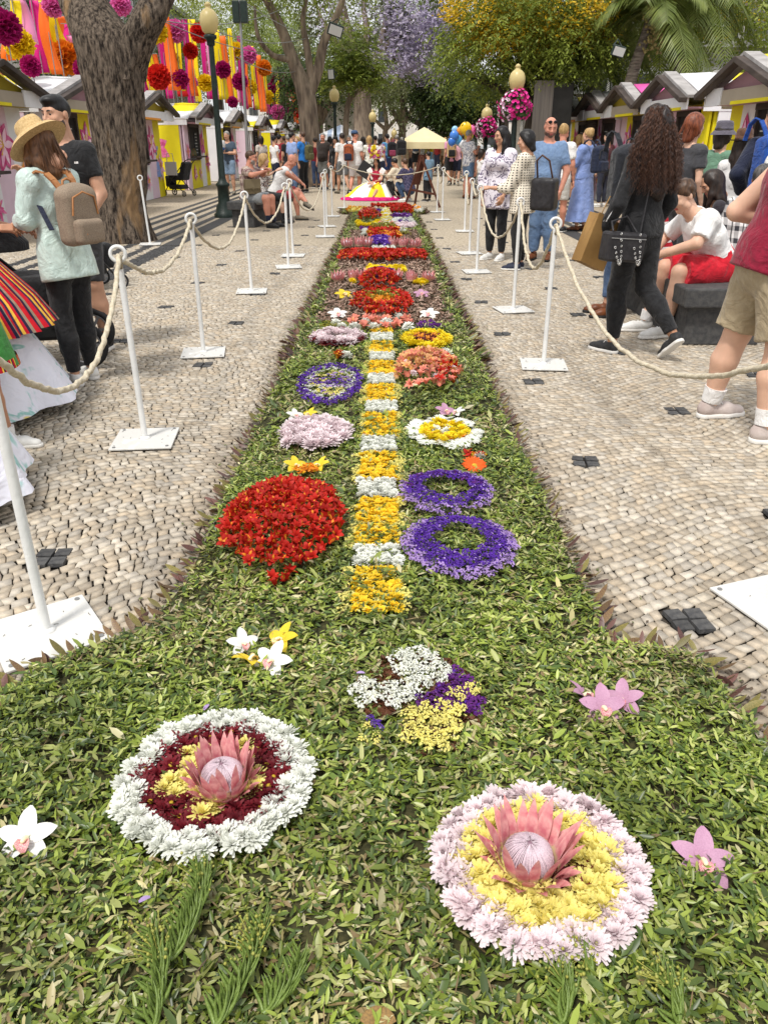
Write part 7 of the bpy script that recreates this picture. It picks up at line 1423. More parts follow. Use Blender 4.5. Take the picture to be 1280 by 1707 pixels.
YP = 22.5; p0 = P(1052, 260, YP)
palm('palm with drooping fronds behind the right stalls, fruit hanging below', (p0.x, YP), [(p0.x, YP, 0), tuple(P(1046, 180, YP)), tuple(P(1052, 130, YP)), tuple(P(1075, 60, YP)), tuple(P(1090, 15, YP))], [.22, .17, .15, .13, .12], 20, 2.1, 3, True)
p1_ = P(1130, 260, YP + 1); palm('slim grey palm beside the fruiting palm', (p1_.x, YP + 1), [(p1_.x, YP + 1, 0), tuple(P(1131, 110, YP + 1)), tuple(P(1140, 40, YP + 1)), tuple(P(1150, -30, YP + 1))], [.17, .14, .13, .12], 16, 2.2, 4)
p2_ = P(985, 250, YP + 2); palm('low palm with wide fronds left of the fruiting palm', (p2_.x, YP + 2), [(p2_.x, YP + 2, 0), tuple(P(990, 150, YP + 2)), tuple(P(1000, 85, YP + 2))], [.2, .16, .14], 18, 2.1, 6)
p3_ = P(1255, 200, 15); palm('palm reaching in at the upper right corner', (8.6, 17), [(8.6, 17, 0), (8.6, 17, 3), (8.4, 17, 5.2)], [.18, .15, .13], 14, 2.0, 8)
# ------------------------------------------------------------ market stalls
DKW = M('dark_wood', srgb(62, 54, 50), srgb(84, 74, 68), 6, .75, .4, 22, stretch=(1, .3, 1), bdist=.006); INT = M('stall_dark', (.02, .018, .017), (.035, .03, .028), 3, .9); SLATE = M('chalkboard', (.02, .021, .022), (.04, .04, .042), 6, .8)
def banner(c, nm): return M('banner_' + nm, srgb(*c), tuple(q * .93 for q in srgb(*c)), 3, .6, .2, 7, bdist=.02)
BW, BY, BP, BO, BK, BM, BTP = banner((236, 236, 238), 'white'), banner((238, 222, 30), 'yellow'), banner((232, 206, 222), 'pink'), banner((240, 160, 60), 'orange'), banner((226, 96, 170), 'magenta'), banner((170, 130, 138), 'mauve'), banner((176, 164, 146), 'taupe')
LILY = [M('lily_print_a', srgb(214, 40, 130), srgb(240, 150, 190), 7, .6), M('lily_print_b', srgb(240, 170, 205), srgb(250, 220, 232), 7, .6), M('lily_print_c', srgb(190, 40, 110), srgb(220, 110, 160), 7, .6), M('lily_print_d', srgb(240, 130, 50), srgb(250, 190, 90), 7, .6)]
def lily_on(parent, o, u, w, cx, cz, R, mi, n=6, rot=0., lift=.006):
    """flat printed flower on a panel: u along the panel, w out of it"""
    mb = MB(); u = Vector(u); w = Vector(w); up = Vector((0, 0, 1)); c = Vector(o) + u * cx + up * cz
    for i in range(n):
        a = rot + 2 * math.pi * i / n + .2 * math.sin(3 * i); d = u * math.cos(a) + up * math.sin(a); s = -u * math.sin(a) + up * math.cos(a); L = R * (1 if i % 2 else .85); W_ = R * (.3 if n < 8 else .13); vs = [c + w * (lift + .002 * i)]; k = 7
        l = [c + d * L * (j / k) + s * W_ * math.sin(math.pi * (j / k) ** .8) + w * (lift + .002 * i) for j in range(1, k)]; r = [c + d * L * (j / k) - s * W_ * math.sin(math.pi * (j / k) ** .8) + w * (lift + .002 * i) for j in range(1, k)]
        mb.add(vs + l + [c + d * L + w * (lift + .002 * i)] + r[::-1], [tuple(range(2 * k))])
    fp = mb.out('flower_print', LILY[mi], parent); mb = MB(); lift += .016
    for i in range(n):
        a = rot + 2 * math.pi * i / n + .2 * math.sin(3 * i); d = u * math.cos(a) + up * math.sin(a); s = -u * math.sin(a) + up * math.cos(a); L = R * (.8 if i % 2 else .68); W_ = R * (.13 if n < 8 else .05); k = 5
        l = [c + d * L * (j / k) + s * W_ * math.sin(math.pi * (j / k)) + w * lift for j in range(1, k)]; r = [c + d * L * (j / k) - s * W_ * math.sin(math.pi * (j / k)) + w * lift for j in range(1, k)]
        mb.add([c + w * lift] + l + [c + d * L + w * lift] + r[::-1], [tuple(range(2 * k))])
    mb.out('petal_streaks', LILY[(2, 0, 1, 2)[mi]], fp); mb = MB()
    for i in range(5):
        a = rot + 1 + i * .5; d = u * math.cos(a) + up * math.sin(a); q = c + w * (lift + .006); mb.bar(q, q + d * R * .36, .012, .004, up=w); mb.bar(q + d * R * .34, q + d * R * .42, .03, .006, up=w)
    mb.out('stamens', M('stamen_print', srgb(240, 190, 60), None, 1, .6), fp)
def stall(side, yc, wid, label, roofc, gabc, frontc, seed, group, fx=6.0, lilies=True, ev=2.16, rg=2.64):
    """front wall on the promenade side; ridge runs away from the promenade; side = -1 left, 1 right"""
    rnd = random.Random(seed); t = thing('market_stall', label, 'stall', (side * fx, yc, 0), 0, group); X = lambda d: side * d; h = wid / 2; dep = 2.6
    mb = MB(); mb.box((X(dep / 2), 0, ev / 2), (dep - .1, wid - .1, ev)); mb.out('hut_body', INT if False else frontc[0], t)
    # street front, in printed panels round a dark serving window
    w0, w1 = -h * .62, h * .2; wz0, wz1 = 1.0, 2.02
    mb = MB(); mb.box((X(.02), (w0 + w1) / 2, (wz0 + wz1) / 2), (.08, w1 - w0, wz1 - wz0)); mb.out('serving_window', INT, t)
    fr = MB()
    for yy in (w0, w1): fr.box((X(-.03), yy, (wz0 + wz1) / 2), (.09, .1, wz1 - wz0 + .1))
    for zz in (wz0, wz1): fr.box((X(-.035), (w0 + w1) / 2, zz), (.1, w1 - w0 + .1, .1))
    fr.out('window_frame', DKW, t, bevel=.008); cm = MB(); cm.box((X(-.14), (w0 + w1) / 2, wz0 + .03), (.3, w1 - w0 + .06, .05)); cm.out('counter', DKW, t, bevel=.008)
    cb = MB(); cb.box((X(-.028), w0 + (w1 - w0) * .72, 1.45), (.02, (w1 - w0) * .3, .75)); c_o = cb.out('menu_board', SLATE, t); ch = MB()
    for k in range(7): ch.box((X(-.041), w0 + (w1 - w0) * (.72 + rnd.uniform(-.02, .02)), 1.76 - .1 * k), (.004, (w1 - w0) * rnd.uniform(.12, .24), .022))
    ch.out('chalk_lines', M('chalk', (.5, .5, .48), None, 1, .9), c_o)
    it = MB()
    for k in range(6): it.lathe([(.03, 0), (.035, .12), (.012, .18), (.012, .24)], 8, (X(-.06), w0 + .12 + k * (w1 - w0) * .09, wz0 + .06))
    it.out('bottle_row', M('bottle_mix', (.2, .1, .03), (.05, .12, .05), 4, .2, rnd=.3), t); it.m
    nP = 4; edges = [-h + .05, w0 - .06, w1 + .06, (w1 + h) / 2 + .05, h - .05]
    for k in (0, 2, 3):
        a, b = edges[k], edges[k + 1]; p = MB(); p.box((X(-.02), (a + b) / 2, 1.1), (.05, b - a, 2.18)); p.out('printed_panel', frontc[k % len(frontc)], t)
    p = MB(); p.box((X(-.02), (w0 + w1) / 2, .46), (.05, w1 - w0 + .12, .9)); p.out('printed_panel', frontc[1 % len(frontc)], t)
    o = (X(-.05), 0, 0); out = (-side, 0, 0)
    if lilies:
        lily_on(t, o, (0, 1, 0), out, (edges[2] + edges[3]) / 2, 1.45, .5, rnd.choice((0, 2)), rot=rnd.random()); lily_on(t, o, (0, 1, 0), out, (edges[3] + edges[4]) / 2, .8, .42, rnd.choice((0, 1, 3)), n=14); lily_on(t, o, (0, 1, 0), out, (edges[0] + edges[1]) / 2, 1.2, .36, 1, rot=1); lily_on(t, o, (0, 1, 0), out, (w0 + w1) / 2 - .3, .5, .3, 2, rot=.5); lily_on(t, o, (0, 1, 0), out, (w0 + w1) / 2 + .5, .45, .28, rnd.choice((0, 1)), n=12)
    # end wall towards the viewer, printed
    e = MB(); e.box((X(dep / 2), -h - .01, 1.12), (dep - .2, .04, 2.2)); e.out('end_panel', frontc[-1], t); lily_on(t, (X(dep / 2), -h - .03, 0), (1, 0, 0), (0, -1, 0), -.3 * side, 1.35, .6, rnd.choice((0, 1)), rot=.4); lily_on(t, (X(dep / 2), -h - .03, 0), (1, 0, 0), (0, -1, 0), .5 * side, .7, .4, 2)
    # fascia cloth below the eaves
    f = MB(); f.box((X(-.5), 0, ev + .0), (.03, wid, .22)); f.out('fascia_cloth', BTP if rnd.random() < .4 else BW, t); f = MB(); f.box((X(-.52), h * .72, ev + .02), (.03, wid * .22, .26)); f.out('fascia_sheet', BW, t); f = MB(); f.box((X(-.25), 0, ev - .08), (.5, wid - .1, .03)); f.out('soffit', gabc, t)
    f = MB(); f.box((X(-.52), -h * .3, ev - .09), (.02, wid * .5, .05)); f.out('fascia_stripe', rnd.choice((BY, BO, BY)), t)
    # gable front with dark barge boards and the two printed roof slopes
    g = MB(); g.add([(X(-.42), -h * .92, ev + .1), (X(-.42), h * .92, ev + .1), (X(-.42), 0, rg - .1)], [(0, 1, 2)]); g.add([(X(-.40), -h * .92, ev + .1), (X(-.40), h * .92, ev + .1), (X(-.40), 0, rg - .1)], [(2, 1, 0)]); g.out('gable_panel', gabc, t)
    for sg in (-1, 1):
        b = MB(); b.bar((X(-.62), sg * (h + .08), ev + .04), (X(-.62), 0, rg + .02), .09, .15, up=(1, 0, 0)); b.out('barge_board', DKW, t, bevel=.01)
        b = MB(); b.bar((X(-.44), sg * (h + .1), ev + .1), (X(-.44), 0, rg + .1), .24, .05, up=(0, -sg * .5, 1)); b.out('roof_edge_board', M('weathered_board', srgb(172, 168, 166), srgb(146, 142, 140), 5, .8, .3, 20), t)
        b = MB(); n = 4; c0, c1 = (h + .06), 0
        rf = b; segs = 10
        vs = []
        for i in range(segs + 1):
            for j in range(5):
                q = j / 4; vs.append((X(-.25 + (dep + .3) * i / segs), sg * (c0 + (c1 - c0) * q), ev + .06 + (rg - ev) * q + .015 * math.sin(i * 2.1 + j) ))
        b.add(vs, [(5 * i + j, 5 * i + j + 1, 5 * i + 6 + j, 5 * i + 5 + j) for i in range(segs) for j in range(4)], True); b.m = [(0 if j // 4 < 6 + rnd.randint(0, 1) else 1) if j % 4 < 2 else (1 if j // 4 < 3 else 2) for j in range(len(b.f))]
        ro = b.out('roof_slope', roofc, t); sm = ro.modifiers.new('thick', 'SOLIDIFY'); sm.thickness = .04
        f = MB(); f.box((X(.95), sg * (h + .03), ev - .02), (2.3, .02, .24)); f.out('eave_cloth', BW, t)
    return t
FR = [[BP, BY, BW, BY], [BY, BW, BP, BW], [BW, BP, BY, BP], [BP, BW, BP, BY]]; GB = [banner((170, 150, 40), 'ochre'), BM]
for i, yc in enumerate((14.2, 18.4, 23.75, 30.6, 37.0, 45.0, 53.5, 61.0)):
    stall(-1, yc, 3.8 if i else 3.6, 'market stall on the left, %s from the viewer, with dark gable and flower-printed panels' % ORD[i], [[BW, BY, BW], [BW, BW, BY], [BY, BW, BW]][i % 3], GB[(i % 2)], FR[(i + 1) % 4], i, 'market stalls on the left', fx=6.75)
for i, yc in enumerate((13.75, 17.5, 20.6, 23.5, 26.4)):
    stall(1, yc, 2.85, 'market stall on the right, %s from the viewer, with dark gable and printed roof cloth' % ORD[i], [[BW, BY, BW], [BW, BW, BY], [BW, BK, BW], [BW, BW, BP], [BW, BY, BY]][i], [BM, BM, GB[0], BM, GB[0]][i], FR[i % 4], 20 + i, 'market stalls on the right', fx=6.1)
sg = MB(); sg.box((0, 0, 0), (.03, .8, .3)); s_ = thing('stall_sign', 'white sign with black letters in the nearest right stall', 'sign', (6.0, 11.9, 2.0)); sg.out('board', BW, s_)
def text(txt, size, mat, parent, loc, rot, name='lettering'):
    cu = bpy.data.curves.new(name, 'FONT'); cu.body = txt; cu.size = size; cu.extrude = .002; cu.align_x = 'CENTER'; cu.align_y = 'CENTER'; o = bpy.data.objects.new(name, cu); cu.materials.append(mat); dg = bpy.context.evaluated_depsgraph_get(); COL.objects.link(o); dg.update(); me = bpy.data.meshes.new_from_object(o.evaluated_get(dg)); me.materials.clear(); me.materials.append(mat); bpy.data.objects.remove(o); o = obj(name, me, parent, loc, rot); return o
text('F', .3, BLACK, s_, (-.02, .2, 0), (math.pi / 2, 0, -math.pi / 2))
# ------------------------------------------------------------ ribbons and paper flowers above the left stalls
RC = {'y': banner((246, 216, 20), 'ribbon_yellow'), 'o': banner((244, 112, 36), 'ribbon_orange'), 'm': banner((208, 24, 128), 'ribbon_magenta'), 'p': banner((240, 150, 200), 'ribbon_pink'), 'r': banner((216, 36, 40), 'ribbon_red'), 'd': banner((176, 20, 110), 'ribbon_plum')}
CN = {'y': 'yellow', 'o': 'orange', 'm': 'magenta', 'p': 'pink', 'r': 'red', 'd': 'plum'}; POLE = M('thin_pole', (.3, .3, .3), None, 1, .5, metal=.6)
RB = [(30, 0, 30, 70, 'p'), (52, 0, 68, 120, 'm'), (62, 0, 74, 120, 'y'), (74, 5, 88, 122, 'o'), (88, 15, 98, 90, 'y'), (106, 28, 114, 80, 'o'), (123, 60, 134, 140, 'p'), (6, 60, 14, 100, 'o'), (228, 130, 234, 178, 'o'), (235, 85, 240, 166, 'm'), (246, 62, 258, 146, 'y'), (270, 60, 285, 165, 'm'), (276, 28, 287, 150, 'o'), (306, 32, 316, 175, 'd'), (317, 32, 334, 170, 'y'), (318, 80, 326, 160, 'o'), (296, 90, 300, 160, 'r'), (350, 70, 356, 165, 'p'), (372, 60, 382, 172, 'o'), (382, 47, 386, 172, 'y'), (398, 60, 404, 176, 'd'), (404, 90, 412, 182, 'm'), (408, 85, 418, 180, 'o'), (421, 77, 427, 182, 'y'), (432, 92, 436, 186, 'o'), (440, 115, 448, 182, 'y'), (424, 112, 432, 184, 'm'), (462, 125, 466, 190, 'y'), (469, 125, 474, 195, 'd'), (480, 136, 484, 195, 'y'), (490, 135, 496, 208, 'o'), (498, 135, 504, 200, 'y'), (455, 140, 458, 195, 'p'), (446, 150, 450, 192, 'm'), (212, 110, 220, 160, 'p'), (340, 60, 348, 165, 'm'), (362, 50, 368, 165, 'y'), (388, 80, 392, 170, 'p'), (254, 90, 262, 150, 'o'), (292, 40, 298, 150, 'y'), (240, 60, 247, 150, 'y'), (453, 118, 458, 190, 'o'), (476, 120, 480, 190, 'm'), (486, 128, 490, 195, 'm'), (436, 100, 441, 180, 'y'), (20, 0, 24, 60, 'y'), (114, 40, 122, 120, 'm')]
for i, (x0, y0, x1, y1, c) in enumerate(RB):
    X_ = -7.6 - (i % 3) * .35; a = PX(x0 if x0 > 3 else 4, y0, X_); b = PX(x1, y1, X_); b = Vector((X_ + .05, a.y + .25, max(2.4, b.z)))
    wd = {True: .46, False: .32}[i % 2 == 0]; t = thing('ribbon_banner', '%s cloth ribbon above the left stalls, %s' % (CN[c], 'reaching down between its neighbours' if False else 'number'), 'ribbon', (a.x, a.y, 0), 0, 'ribbons above the left stalls')
    t['label'] = ''
    mb = MB(); vs = []; H0 = a.z; H1 = b.z; n = 12
    for k in range(n + 1):
        q = k / n; tw = .25 * math.sin(i + q * 2.2) * q; cx, cy = .05 * math.sin(q * 3 + i), .1 * q + .06 * math.sin(q * 5 + i)
        for u in (-1, -.3, .3, 1): vs.append((cx + u * wd / 2 * (.65 + .35 * q) + .03 * math.sin(u * 3 + q * 4), cy + u * wd * .3 * tw - .03 * math.cos(u * 4 + i), H0 + (H1 - H0) * q))
    mb.add(vs, [(4 * k + j, 4 * k + j + 1, 4 * k + 5 + j, 4 * k + 4 + j) for k in range(n) for j in range(3)], True); o = mb.out('cloth', RC[c], t); sm = o.modifiers.new('thick', 'SOLIDIFY'); sm.thickness = .006
    mb = MB(); mb.tube([(0, 0, 2.4), (0, 0, H0 + .03)], .012, 6); mb.bar((-wd * .4, 0, H0 + .01), (wd * .4, 0, H0 + .01), .015, .015); mb.out('pole', POLE, t)
    t['px'] = (x0 + x1) / 2
def pompom(seed, m):
    rnd = random.Random(seed); mb = MB(); 
    for i in range(70):
        z = 1 - 2 * (i + .5) / 70; a = 2.39996 * i; r = math.sqrt(1 - z * z); d = Vector((r * math.cos(a), r * math.sin(a), z)); u, w = frame_for(d); ph = rnd.uniform(0, 6); vs = [d * .35]; k = 9; s = rnd.uniform(.3, .42); sq = rnd.uniform(.35, .8)
        for j in range(k):
            b = 2 * math.pi * j / k + ph; vs.append(d * (.86 + .12 * math.sin(3 * b + ph) + rnd.uniform(-.05, .1)) + u * math.cos(b) * s + w * math.sin(b) * s * sq)
        mb.add(vs, [(0, 1 + j, 1 + (j + 1) % k) for j in range(k)])
    return mb.mesh('ruffle', m)
PMS = {c: [pompom(i * 7 + 1, M('tissue_' + c, srgb(*v), tuple(q * .8 for q in srgb(*v)), 5, .8, trans=.25)) for i in range(2)] for c, v in dict(y=(244, 210, 30), o=(236, 140, 30), m=(196, 30, 120), p=(236, 120, 190), r=(222, 44, 36), d=(180, 24, 110)).items()}
PP = [(8, 45, 22, 'd'), (33, 74, 20, 'y'), (108, 96, 22, 'o'), (52, 110, 14, 'm'), (88, 10, 14, 'p'), (202, 8, 14, 'p'), (262, 53, 15, 'y'), (292, 52, 15, 'p'), (332, 55, 13, 'r'), (265, 128, 17, 'r'), (299, 132, 14, 'd'), (289, 97, 9, 'y'), (318, 85, 11, 'r'), (343, 138, 12, 'y'), (222, 118, 10, 'p'), (137, 115, 12, 'd'), (372, 116, 12, 'd'), (395, 85, 12, 'y'), (415, 92, 12, 'p'), (400, 136, 12, 'd'), (418, 145, 10, 'y'), (440, 113, 11, 'o'), (446, 162, 10, 'y'), (461, 134, 10, 'd'), (475, 137, 9, 'd'), (487, 145, 9, 'd'), (452, 148, 8, 'd'), (463, 187, 11, 'p'), (478, 179, 10, 'p'), (488, 182, 9, 'y'), (497, 187, 8, 'r'), (497, 157, 8, 'y'), (321, 137, 8, 'p'), (388, 170, 8, 'd')]
PW = {'y': 'yellow', 'o': 'orange', 'm': 'magenta', 'p': 'pink', 'r': 'red', 'd': 'crimson-purple'}
for i, (px, py, r, c) in enumerate(PP):
    X_ = -7.0 - (i % 3) * .4; p = PX(px, py, X_); R = r / FPX * (p - Vector((0, 0, CAMH))).length
    t = thing('paper_flower', '%s tissue paper flower ball above the left stalls' % PW[c], 'paper flower', (p.x, p.y, 0), 0, 'paper flowers above the left stalls'); obj('ruffle', PMS[c][i % 2], t, (0, 0, p.z), (0, random.uniform(-.5, .5), random.uniform(0, 6)), R * .98)
    mb = MB(); mb.tube([(0, .05, 2.3), (0, .05, p.z - R * .4)], .012, 6); mb.out('stick', POLE, t); t['px'] = float(px)
# each ribbon and flower gets a label by its colour and its order among those of its colour
def order_labels(name, word, place):
    by = {}
    for o in bpy.data.objects:
        if o.parent is None and o.name.split('.')[0] == name: by.setdefault(o.children[0].material_slots[0].material.name, []).append(o)
    for m, L in by.items():
        L.sort(key=lambda o: o['px']); cn = m.split('_')[-1]; cn = {**PW, **CN}.get(cn, cn) if len(cn) == 1 else cn
        for k, o in enumerate(L):
            w = 'the only %s one' % cn if len(L) == 1 else 'leftmost of the %s ones' % cn if k == 0 else 'rightmost of the %s ones' % cn if k == len(L) - 1 else '%s from left of the %s ones' % (['', 'second', 'third', 'fourth', 'fifth', 'sixth', 'seventh', 'eighth', 'ninth', 'tenth', 'eleventh', 'twelfth', 'thirteenth', 'fourteenth', 'fifteenth', 'sixteenth'][k], cn)
            o['label'] = '%s %s %s, %s' % (cn, word, place, w)
            del o['px']
order_labels('ribbon_banner', 'cloth ribbon', 'above the left stalls'); order_labels('paper_flower', 'tissue paper flower ball', 'above the left stalls')
# ------------------------------------------------------------ lamps
GLOBE = M('lamp_globe', srgb(226, 208, 150), srgb(214, 196, 136), 4, .35, spec=.5, trans=.25); IRON = M('green_iron', (.012, .022, .018), (.02, .034, .028), 14, .45, .2, 40)
PETU = [M('basket_fuchsia', srgb(206, 30, 130), srgb(226, 70, 160), 8, .6, rnd=.1), M('basket_white', srgb(232, 200, 220), None, 1, .6), M('basket_leaf', (.06, .12, .03), None, 1, .6)]
def lamp(label, x, y, h, basket=False):
    t = thing('street_lamp', label, 'street lamp', (x, y, 0)); k = h / 3.6
    mb = MB(); mb.lathe([(.24, 0), (.24, .07), (.2, .1), (.18, .22), (.13, .3), (.12, .62), (.15, .64), (.15, .68), (.1, .72), (.075, .8), (.06, 2.2), (.055, h - .62)], 16); mb.out('post', IRON, t)
    mb = MB(); mb.lathe([(.075, h - .66), (.085, h - .64), (.085, h - .56), (.13, h - .53), (.13, h - .48), (.08, h - .46)], 16); mb.out('collar', IRON, t)
    mb = MB(); g = h - .46; mb.lathe([(.09, g), (.15, g + .06), (.185, g + .18), (.19, g + .26), (.16, g + .36), (.1, g + .42), (.06, g + .44), (.055, g + .48), (.075, g + .5), (.04, g + .54), (0, g + .56)], 20); mb.out('globe', GLOBE, t)
    if basket:
        bz = basket; mb = MB(); mb.lathe([(.05, bz - .3), (.2, bz - .25), (.26, bz - .08), (.26, bz)], 16); mb.out('basket', IRON, t); mb = MB(); rnd = random.Random(3)
        for i in range(420):
            a = rnd.uniform(0, 6.3); e = rnd.uniform(-.9, 1.3); r = .37 + rnd.gauss(0, .035); d = Vector((math.cos(a) * math.cos(e), math.sin(a) * math.cos(e), math.sin(e) * .9)); c = Vector((0, 0, bz)) + d * r; u, w = frame_for(d); mb.cur = 2 if rnd.random() < .3 else (1 if a > 3.4 and a < 4.2 and rnd.random() < .8 else 0); s = rnd.uniform(.028, .05)
            q = [c + (u * math.cos(b) + w * math.sin(b)) * s + d * .01 for b in [2 * math.pi * j / 6 for j in range(6)]]; mb.add(q + [c - d * .02], [(j, (j + 1) % 6, 6) for j in range(6)])
        mb.out('flower_ball', PETU, t)
    return t
lx, ly = G(376, 362); lamp('tall dark green street lamp with cream globe beside the left bench', lx, ly, P(356, 12, ly).z)
for px, Y, tp, lab, bs in ((557, 33, 147, 'street lamp with cream globe before the white column', 0), (621, 42, 186, 'small street lamp left of the beige tent', 0), (657, 55, 216, 'tiny far street lamp beside the trees', 0), (668, 70, 226, 'farthest lamp behind the beige tent', 0), (863, 20.5, 114, 'street lamp at right carrying a ball of fuchsia flowers', 178), (812, 29, 178, 'smaller right street lamp with a fuchsia flower basket', 214)):
    p = P(px, tp, Y); lamp(lab, p.x, Y, p.z, P(px, bs, Y).z if bs else False)
# floodlights and pole
def flood(label, p, s, ry):
    t = thing('floodlight', label, 'floodlight', p); t.rotation_euler = (.3, ry, .2); mb = MB(); mb.box((0, 0, 0), (.5 * s, .16 * s, .36 * s)); mb.out('housing', IRON, t, bevel=.02); mb = MB(); mb.box((0, -.09 * s, 0), (.42 * s, .02, .28 * s)); mb.out('lens', M('flood_glass', (.55, .55, .53), None, 1, .3), t); mb = MB(); mb.tube([(-.2 * s, .1, .1 * s), (0, .25, .3 * s), (.2 * s, .1, .1 * s)], .02, 6); mb.out('bracket', IRON, t)
flood('grey floodlight fixed to a branch of the forked tree', P(559, 50, 30), 1, .3); flood('white-faced floodlight above the lamp by the white column', P(552, 124, 32.8), .7, 1.5); flood('small floodlight among the palms', P(1030, 85, 20), .6, .2)
pl = thing('speaker_pole', 'thin grey pole with two black box speakers above the left stalls', 'pole', (P(411, 250, 24).x, 24, 0)); tp = P(398, -20, 24); mb = MB(); mb.tube([(0, 0, 0), (tp.x - pl.location.x, 0, tp.z)], [.05, .03], 8); mb.out('pole', POLE, pl)
for px in (394, 407):
    p = P(px, 20, 24) - pl.location; mb = MB(); mb.box((0, 0, 0), (.18, .2, .5)); mb.out('speaker', IRON, pl, loc=p, bevel=.02)
for k in range(5):
    a, b = [(P(250, 30, 22), P(480, 10, 30)), (P(240, 20, 22), P(500, 90, 34)), (P(330, 40, 22), P(520, 60, 32)), (P(410, 5, 24), P(560, 60, 40)), (P(395, 95, 26), P(520, 110, 33))][k]; mb = MB(); mb.tube(catenary(a, b, .3, 16), .012, 5); tag(mb.out('overhead_wire', POLE), 'thin overhead wire above the left stalls, %s of five' % ORD[k], 'wire', 'overhead wires')
# ------------------------------------------------------------ tents, column, totem, buildings
def tent(label, px0, px1, py_top, py_eave, Y, m):
    a, b = P(px0, py_eave, Y), P(px1, py_eave, Y); w = (b.x - a.x) / 2; cx = (a.x + b.x) / 2; zt = P(px0, py_top, Y).z; ze = a.z; t = thing('market_tent', label, 'tent', (cx, Y + w, 0)); mb = MB(); c = [(-w, -w, ze), (w, -w, ze), (w, w, ze), (-w, w, ze)]
    for i in range(4): mb.add([c[i], c[(i + 1) % 4], (0, 0, zt)], [(0, 1, 2)])
    o = mb.out('canopy', m, t); sm = o.modifiers.new('thick', 'SOLIDIFY'); sm.thickness = .03; mb = MB()
    for i in range(4):
        p, q = Vector(c[i]), Vector(c[(i + 1) % 4]); mb.add([p, q, q - Vector((0, 0, .28)), p - Vector((0, 0, .28))], [(0, 1, 2, 3)])
    o = mb.out('valance', m, t); sm = o.modifiers.new('thick', 'SOLIDIFY'); sm.thickness = .02
    for x, y, z in c: mb = MB(); mb.tube([(x * .98, y * .98, 0), (x * .98, y * .98, z)], .03, 6); mb.out('leg', POLE, t)
tent('beige pyramid tent in the middle of the promenade', 665, 752, 211, 237, 40, M('tent_beige', srgb(226, 212, 170), srgb(214, 198, 156), 1.5, .8)); tent('white and blue striped tent by the white column', 532, 602, 207, 224, 46, pat('tent_stripe', 'stripe', [(226, 228, 232), (170, 186, 210)], 2.2, axis='X'))
YC = 60; c0 = P(567, 240, YC); t = thing('white_column', 'thick white stone column with cap behind the lamps', 'column', (c0.x, YC, 0)); STN = M('pale_stone', srgb(206, 202, 192), srgb(188, 184, 174), 2, .85, .2, 8)
zt = P(567, 170, YC).z; mb = MB(); mb.lathe([(1.05, 0), (1.02, zt)], 28); mb.out('shaft', STN, t); mb = MB(); mb.box((0, 0, zt + .15), (2.5, 2.5, .3)); mb.box((0, 0, zt + .55), (1.9, 1.9, .5)); mb.out('cap', STN, t, bevel=.04); mb = MB(); mb.lathe([(.6, zt + .8), (.5, zt + 1.2), (.3, zt + 1.6), (0, zt + 1.7)], 14); mb.out('bust', STN, t)
YK = 23; a, b = P(897, 132, YK), P(930, 132, YK); t = thing('metal_totem', 'tall grey metal box standing behind the right lamp', 'kiosk', ((a.x + b.x) / 2, YK + .5, 0)); w = b.x - a.x; MT = M('brushed_metal', srgb(150, 142, 134), srgb(128, 122, 116), 3, .45, .2, 10, stretch=(8, 8, .4), metal=.4); mb = MB(); mb.box((0, 0, a.z / 2), (w, .06, a.z)); mb.out('light_face', MT, t); mb = MB(); mb.box((w * .9, .9, a.z / 2 - .05), (w * 1.0 + .2, 1.6, a.z)); mb.out('dark_box', M('dark_panel', srgb(74, 74, 72), srgb(60, 60, 58), 3, .5, metal=.3), t, bevel=.02)
GLASS = M('window_glass', (.03, .035, .04), (.06, .065, .07), 2, .12, spec=.7)
def building(label, x0, x1, y0, y1, h, m, face, floors, cols, balcony=False, roof=None):
    t = thing('building', label, 'building', ((x0 + x1) / 2, (y0 + y1) / 2, 0)); w, d = x1 - x0, y1 - y0; mb = MB(); mb.box((0, 0, h / 2), (w, d, h)); mb.out('wall', m, t); mb = MB(); mb.box((0, 0, h + .12), (w + .5, d + .5, .24)); mb.out('cornice', roof or m, t)
    fm_ = M('window_frame_white', (.6, .6, .58), None, 1, .6)
    for f in face:
        L = w if f in 'F' else d
        for i in range(floors):
            for k in range(cols):
                z = h * (i + .55) / floors; s = (k + .5) / cols * L - L / 2; ww, hh = min(1.1, L / cols * .5), h / floors * .55
                c, sz, szf, fr = ((s, -d / 2 - .02, z), (ww, .06, hh), (ww + .2, .05, hh + .2), (s, -d / 2 - .01, z)) if f == 'F' else ((-w / 2 - .02, s, z), (.06, ww, hh), (.05, ww + .2, hh + .2), (-w / 2 - .01, s, z)) if f == 'L' else ((w / 2 + .02, s, z), (.06, ww, hh), (.05, ww + .2, hh + .2), (w / 2 + .01, s, z))
                q = MB(); q.box(fr, szf); wo = q.out('window', fm_, t); q = MB(); q.box(c, (sz[0] + .03 * (f != 'F'), sz[1] + .03 * (f == 'F'), sz[2])); q.out('pane', GLASS, wo)
        if balcony:
            for i in range(1, floors):
                z = h * i / floors + .1; q = MB(); xx = -w / 2 - .5
                q.box((xx, 0, z), (1.0, d * .9, .14)); q.out('balcony', m, t); q = MB()
                for k in range(30): q.box((xx - .45, -d * .44 + k * d * .88 / 29, z + .5), (.03, .03, .9))
                q.box((xx - .45, 0, z + .97), (.05, d * .9, .05)); q.out('railing', IRON, t)
BWH = M('render_white', srgb(214, 210, 204), srgb(198, 194, 188), 1, .9, .1, 20); BGR = M('render_grey', srgb(150, 150, 148), srgb(134, 134, 132), 1, .9); TERR = M('terracotta', srgb(190, 120, 86), srgb(166, 98, 70), 6, .9, .4, 12)
